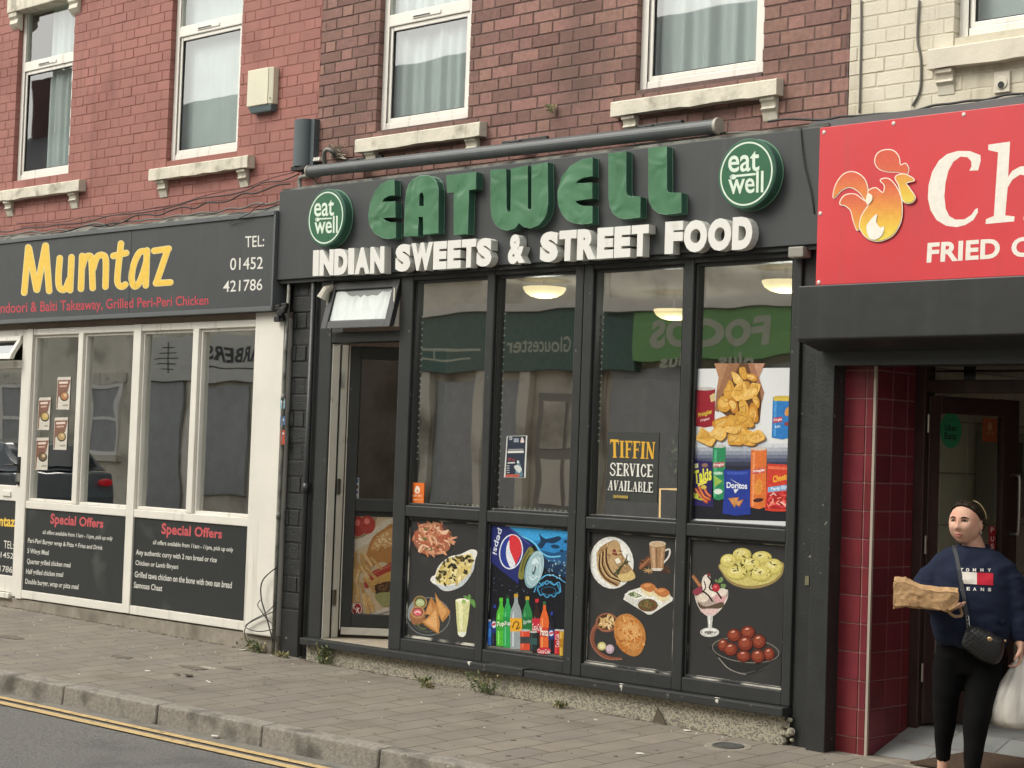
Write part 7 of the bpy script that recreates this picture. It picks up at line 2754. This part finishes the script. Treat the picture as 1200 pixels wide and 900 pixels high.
# combed strands, from the hairline over the crown to the knot
rs = random.Random(14)
b = MB()
knot = hc - hf * .118 + hu * .02
for i in range(150):
    ph = math.pi * (-.12 + 1.24 * i / 149)
    best = None
    for k in range(60):
        th_ = 1.0 + 2.0 * k / 59
        p, (x, y, z) = headpt(th_, ph)
        a = math.atan2(y, x)
        line = .006 + .077 * max(0, math.sin(a)) ** .55 - .10 * max(0, -math.sin(a))
        if z > line + .002:
            best = p
            break
    if best is None:
        continue
    pts = []
    d0 = best - hc
    d1 = knot - hc
    for k in range(9):
        t_ = k / 8
        d = d0.lerp(d1, t_)
        n_ = d.normalized()
        # stay on the skull on the way back
        rad = 1. / math.sqrt((n_.dot(hr) / (HW + .008)) ** 2 + (n_.dot(hf) / (HD + .008)) ** 2 + (n_.dot(hu) / (HH + .008)) ** 2)
        pts.append(hc + n_ * (rad + (.001 if 0 < k < 8 else -.001) + rs.uniform(-.0008, .0016)))
    b.tube(pts, [.0010] + [.0024] * 7 + [.002], M_hair if i % 3 else mat('brown hair strand', '3f3022', .6, .2, 60.), n=5)
b.ellipsoid(knot, (.030, .026, .030), M_hair, 14, 10, (hr, hf, hu))
for i in range(22):
    a = rs.uniform(-.4, 3.5)
    p, _x = headpt(2.6 + rs.uniform(-.2, .25), a, .006)
    b.tube([p, p + hu * rs.uniform(.004, .012) + hr * rs.uniform(-.01, .01), p + hu * rs.uniform(.0, .014) - hf * rs.uniform(.01, .02)], .0006, M_hair, n=4)
b.build('hair_strand', hair, smooth=True)
b = MB()
pts = []
for k in range(13):
    a = R(8 + 6.2 * k)
    pts.append(hc + hr * (HW + .011) * math.cos(a) - hf * (.05 + .0008 * k) + hu * ((HH + .006) * math.sin(a) + .006))
b.tube(pts, .0032, mat('pale hairband', '7c6848', .4, .1), n=8)
b.build('hairband', hair, smooth=True)
b = MB()
c = hc + hr * (HW * 1.0) - hf * .008 - hu * .034
b.tube([c, c - hu * .022], .003, mat('silver earring', 'c8c4b8', .25, .02, metal=1.), n=8)
b.build('earring', body, smooth=True)

# ---- sweatshirt
b = MB()
T_ = []
for (xl, xr, y, d, o_) in ((1120, 1160, 641, .055, -.01), (1108, 1171, 645, .078, -.006), (1095, 1182, 653, .096, 0), (1088, 1188, 662, .105, .004), (1091, 1185, 672, .118, .01), (1091, 1184, 695, .128, .02), (1090, 1183, 720, .13, .02), (1089, 1182, 738, .128, .018), (1094, 1180, 750, .122, .012), (1100, 1176, 757, .112, .008)):
    w = (xr - xl) / 2 * PXM
    T_.append(ring(Wp((xl + xr) / 2, y, o_), w, d, n=36, sq=.86))
b.loft(T_, M_navy)
limb(b, [(Wp(1114, 668, 0), .050, .065), (Wp(1102, 669, 0), .060, .074), (Wp(1090, 677, .01), .066, .076), (Wp(1083, 688, .03), .066, .074), (Wp(1085, 699, .07), .062, .066), (Wp(1093, 706, .13), .050, .054), (Wp(1100, 710, .17), .040, .042)], M_navy, 20)
limb(b, [(Wp(1160, 668, 0), .050, .065), (Wp(1173, 669, 0), .060, .074), (Wp(1185, 685, .0), .064, .074), (Wp(1192, 710, .01), .060, .066), (Wp(1194, 730, .025), .052, .056), (Wp(1195, 746, .04), .042, .046), (Wp(1195.5, 753, .045), .036, .040)], M_navy, 20)
me = voxel(b, .009, 14)
# soft folds in the cloth
for v in me.vertices:
    p = v.co
    q = Vector((p.dot(rt) * 5, p.dot(fw) * 5, p.z * 11))
    f_ = noise.noise(q) * .015 + (1 - abs(noise.noise(q * 1.3 + Vector((3, 1, 7)))) * 2) * .007 + noise.noise(q * 3.1) * .004
    hem = Wp(1137, 748).z
    if p.z < hem + .05:
        f_ += .006 * math.sin(p.dot(rt) * 60)
    v.co = p + v.normal * f_
sw = meshobj('sweatshirt', me, [M_navy], PE)
b = MB()
cr_ = [nb + UPV * (.016 + .012 * -math.sin(2 * math.pi * j / 26)) + rt * .072 * math.cos(2 * math.pi * j / 26) + fw * (.072 * math.sin(2 * math.pi * j / 26) + .006) - UPV * (.03 * max(0, math.sin(2 * math.pi * j / 26))) for j in range(27)]
b.tube(cr_, .010, M_navy, n=10, cap=False)
b.build('collar', sw, smooth=True)
# flag emblem and lettering, following the chest
from mathutils.bvhtree import BVHTree
bv = BVHTree.FromPolygons([v.co for v in me.vertices], [tuple(p.vertices) for p in me.polygons])
def chest(x, y, lay=.002):
    d = ray(x, y).normalized()
    h_ = bv.ray_cast(CAM, d)
    if h_[0] is None:
        return Wp(x, y, .14)
    return h_[0] - d * (.0025 + lay)
P = Print(lambda x, y, l=0: chest(x, y, l), 1060, 580, 6.4286, lay=.0005)
def gridpoly(x0, y0, x1, y1, sk, col, nx=10, ny=8):
    M = ink(col, rough=.8)
    vs_ = [P.at(x0 + (x1 - x0) * i / nx + sk * j / ny, y0 + (y1 - y0) * j / ny + 6 * i / nx) for j in range(ny + 1) for i in range(nx + 1)]
    fs = [(j * (nx + 1) + i, j * (nx + 1) + i + 1, (j + 1) * (nx + 1) + i + 1, (j + 1) * (nx + 1) + i) for j in range(ny) for i in range(nx)]
    P.b.add(vs_, fs, M)
gridpoly(424, 578, 545, 668, 0, 'dcd6cc')
gridpoly(545, 584, 668, 676, 0, 'b01c30')
P.lay += .0005
for w_, L_ in (('TOMMY', [(418, 550), (463, 552), (514, 552), (570, 552), (626, 554)]), ('JEANS', [(418, 692), (468, 694), (516, 696), (574, 698), (628, 700)])):
    for ch, (x, y) in zip(w_, L_):
        P.text(ch, (x, y), (x + 25, y + 1), (x, y + 25), (x + 25, y + 26), 'dcd8d0', .03)
P.build('flag_emblem', sw)

# ---- leggings
b = MB()
limb(b, [(Wp(1137, 742, .005), .165, .105), (Wp(1138, 756, .0), .172, .115), (Wp(1139, 772, -.005), .178, .125), (Wp(1139, 788, -.005), .17, .12)], M_legg, 28)
limb(b, [(Wp(1116, 772, 0), .090, .110), (Wp(1112, 790, .01), .083, .10), (Wp(1109, 812, .025), .070, .084), (Wp(1108, 832, .01), .062, .077), (Wp(1107, 852, .0), .052, .063), (Wp(1105.5, 872, -.02), .042, .050), (Wp(1105, 891, -.03), .035, .041)], M_legg, 20)
limb(b, [(Wp(1157, 772, 0), .095, .112), (Wp(1154, 792, .03), .092, .105), (Wp(1147, 822, .09), .076, .087), (Wp(1144, 845, .12), .066, .080), (Wp(1141, 875, .14), .050, .062), (Wp(1139, 905, .16), .037, .043)], M_legg, 20)
me = voxel(b, .009, 5)
for v in me.vertices:
    p = v.co
    v.co = p + v.normal * (noise.noise(Vector((p.dot(rt) * 6, p.dot(fw) * 6, p.z * 14))) * .004)
meshobj('leggings', me, [M_legg], PE)
M_shoe = mat('white shoe', 'c9c4ba', .5, .06, 20.)
for an in (an_l, an_r):
    b = MB()
    g_ = an - UPV * .075
    sh = []
    for f_, w_, h_, z_ in ((-.055, .018, .02, .03), (-.045, .030, .034, .03), (-.01, .034, .038, .032), (.05, .040, .028, .022), (.11, .042, .02, .014), (.15, .034, .014, .010), (.165, .015, .008, .007)):
        sh.append(ring(g_ + fw * f_ + UPV * z_, w_, h_, rt, UPV, 18))
    b.loft(sh, M_shoe)
    b.build('shoe', PE, smooth=True)
    b = MB()
PSH = None

# ---- what she carries
M_kraft = mat('brown paper bag', 'b28f66', .8, .08, 8., bump=.6, bscale=25)
pb_ = []
KX = [(1047, 675.5, 713.5), (1061, 676, 712), (1078, 684, 714), (1098, 687, 716), (1114, 688, 718.5), (1124, 689, 711)]
rnd = random.Random(3)
off = .26
rings = []
for i, (x, yt, yb) in enumerate(KX):
    o_ = off - .02 * i * .3
    q = []
    dth = .075 if i < 5 else .06
    cy = (yt + yb) / 2
    for (u, v) in ((0, -1), (.5, -1), (1, -.9), (1, -.3), (1, .3), (1, .85), (.5, 1), (0, 1), (-1, 1), (-1, .3), (-1, -.3), (-1, -1)):
        y = cy + v * (yb - yt) / 2
        if u > 0 and v < 0:
            y += 4
        q.append(Wp(x + rnd.uniform(-1, 1), y + rnd.uniform(-.9, .9), o_ + u * dth + rnd.uniform(-.008, .008)))
    rings.append(q)
b = MB()
b.loft(rings, M_kraft)
t = thing('paper_bag', 'crumpled brown paper takeaway bag held out in front of the woman', 'bag', Wp(1085, 715, off))
me_ = bpy.data.meshes.new('t')
o = b.build('bag_body', t)
bmm = bmesh.new()
bmm.from_mesh(o.data)
bmesh.ops.triangulate(bmm, faces=[f for f in bmm.faces if len(f.verts) > 4])
bmesh.ops.subdivide_edges(bmm, edges=bmm.edges, cuts=4, use_grid_fill=True)
bmm.normal_update()
for v in bmm.verts:
    q = v.co * 16
    f_ = abs(noise.noise(q)) * .016 + abs(noise.noise(q * 2.2 + Vector((5, 2, 9)))) * .008
    v.co -= v.normal * f_
bmm.to_mesh(o.data)
bmm.free()
b = MB()
for (p, q_) in ((1, 2), (3, 4)):
    b.tube([rings[p][4] + fw * .002, (rings[p][5] + rings[q_][5]) / 2 + fw * .004, rings[q_][6] + fw * .002], .0022, M_kraft, n=5)
b.build('fold', o)
b = MB()
b.tube(cr([tuple(Wp(1112, 717, .27)), tuple(Wp(1118, 722, .26)), tuple(Wp(1127, 721, .24)), tuple(Wp(1125, 712, .22))], 5, False), .008, mat('twisted paper handle', '8d7458', .8, .1), n=8)
b.build('handle', t, smooth=True)
# quilted shoulder bag and its strap
M_quilt = mat('black quilted leather', '1e1f20', .38, .1, 12., bump=.3, bscale=200)
SBG = thing('shoulder_bag', 'black quilted shoulder bag on a dark strap across the navy sweatshirt', 'bag', Wp(1150, 776, .2))
outl = [(1133, 735), (1139, 733), (1150, 735), (1165, 743), (1176, 749), (1177, 753), (1176, 765), (1171, 776), (1163, 779), (1150, 775), (1136, 765), (1127, 757), (1127, 750)]
cx_, cy_ = 1152, 756
outl = cr(outl, 4)
b = MB()
rings = []
for k, (s_, o_) in enumerate(((.55, .085), (.82, .10), (.96, .125), (1., .15), (.97, .178), (.85, .20), (.6, .213), (.3, .218))):
    rings.append([Wp(cx_ + (x - cx_) * s_, cy_ + (y - cy_) * s_, o_ + .02) for x, y in outl])
b.loft(rings, M_quilt)
qb = b.build('bag_body', SBG, smooth=True)
qb_me = qb.data
bvq = BVHTree.FromPolygons([v.co for v in qb_me.vertices], [tuple(p.vertices) for p in qb_me.polygons])
b = MB()
def onbag(x, y, out=.0):
    d = ray(x, y).normalized()
    h_ = bvq.ray_cast(CAM, d)
    return None if h_[0] is None else h_[0] - d * out
for fam in (-1, 1):
    for k in range(-9, 10):
        run = []
        for s_ in range(-34, 35):
            x = cx_ + k * 6.2 + s_ * .95
            y = cy_ + fam * s_ * .75 + (k * 1.2 if fam < 0 else 0)
            p = onbag(x, y, .001)
            if p is None or not inpoly(x, y, [(cx_ + (u - cx_) * .92, cy_ + (v - cy_) * .92) for u, v in outl]):
                if len(run) > 2:
                    b.tube(run, .0022, M_rubber, n=4)
                run = []
            else:
                run.append(p)
        if len(run) > 2:
            b.tube(run, .0022, M_rubber, n=4)
b.build('quilting_seam', qb)
b = MB()
q = onbag(1160, 749, .004)
b.ellipsoid(q, (.014, .006, .012), mat('gold clasp', 'b89a78', .3, .05, metal=.8), 12, 8, (rt, fw, UPV))
b.ellipsoid(Wp(1178, 751, .17), (.007, .007, .007), mat('gold clasp', 'b89a78', .3, .05), 8, 6)
b.build('clasp', SBG, smooth=True)
M_strap = mat('dark strap', '33363b', .6, .1)
b = MB()
sp_ = []
for x, y in ((1118, 636), (1118.5, 643), (1119.5, 647), (1121, 652), (1124, 668), (1127, 685), (1130, 702), (1132, 716), (1133.5, 722)):
    p = chest(x, y, .006)
    sp_.append(p if p else Wp(x, y, .13))
sp_[0] = Wp(1118, 639, .02)
vs_ = []
for p in sp_:
    vs_ += [p - rt * .010, p + rt * .010, p + rt * .010 - fw * .004, p - rt * .010 - fw * .004]
fs = []
for i in range(len(sp_) - 1):
    for j in range(4):
        fs.append((i * 4 + j, i * 4 + (j + 1) % 4, (i + 1) * 4 + (j + 1) % 4, (i + 1) * 4 + j))
b.add(vs_, fs, M_strap)
b.build('strap', SBG)
b = MB()
q0, q1 = sp_[-1], Wp(1135, 736, .2)
for k in range(3):
    p = q0.lerp(q1, k / 3)
    e = q0.lerp(q1, (k + .9) / 3)
    b.tube([p - rt * .006, p + rt * .006, e + rt * .006, e - rt * .006, p - rt * .006], .0026, M_steel, n=6)
b.build('strap_clip', SBG)
# white carrier bag
M_carr = mat('white carrier bag', 'c4c0b8', .45, .05, 6., bump=.8, bscale=22)
CB = thing('carrier_bag', 'full white plastic carrier bag hanging from the woman\'s other hand', 'bag', Wp(1190, 852, .06))
prof = [(1196, 768, .012, .010), (1196.5, 776, .03, .02), (1195, 787, .055, .045), (1193, 800, .082, .07), (1190, 815, .11, .09), (1188, 832, .128, .10), (1188, 843, .128, .10), (1190, 850, .11, .09), (1192, 853, .06, .05)]
rings = []
for i, (x, y, w, d) in enumerate(prof):
    rr = []
    for j in range(40):
        a = 2 * math.pi * j / 40
        cz = 1 + .11 * math.sin(a * 7 + i * .35) * (1 - .5 * i / len(prof)) + .06 * math.sin(a * 15 + i * .8) + .03 * math.sin(a * 4 + i * 2)
        rr.append(Wp(x, y, .06) + rt * w * math.cos(a) * cz + fw * d * math.sin(a) * cz)
    rings.append(rr)
b = MB()
b.loft(rings, M_carr)
b.build('bag_body', CB, smooth=True)
b = MB()
for s_ in (-1, 1):
    b.tube(cr([tuple(Wp(1194 + s_ * 4, 783, .06 + s_ * .02)), tuple(Wp(1195 + s_ * 2.5, 772, .06 + s_ * .012)), tuple(Wp(1196.5, 763, .058)), tuple(Wp(1199, 773, .05 - s_ * .01))], 5, False), .006, M_carr, n=8)
b.build('handle', CB, smooth=True)
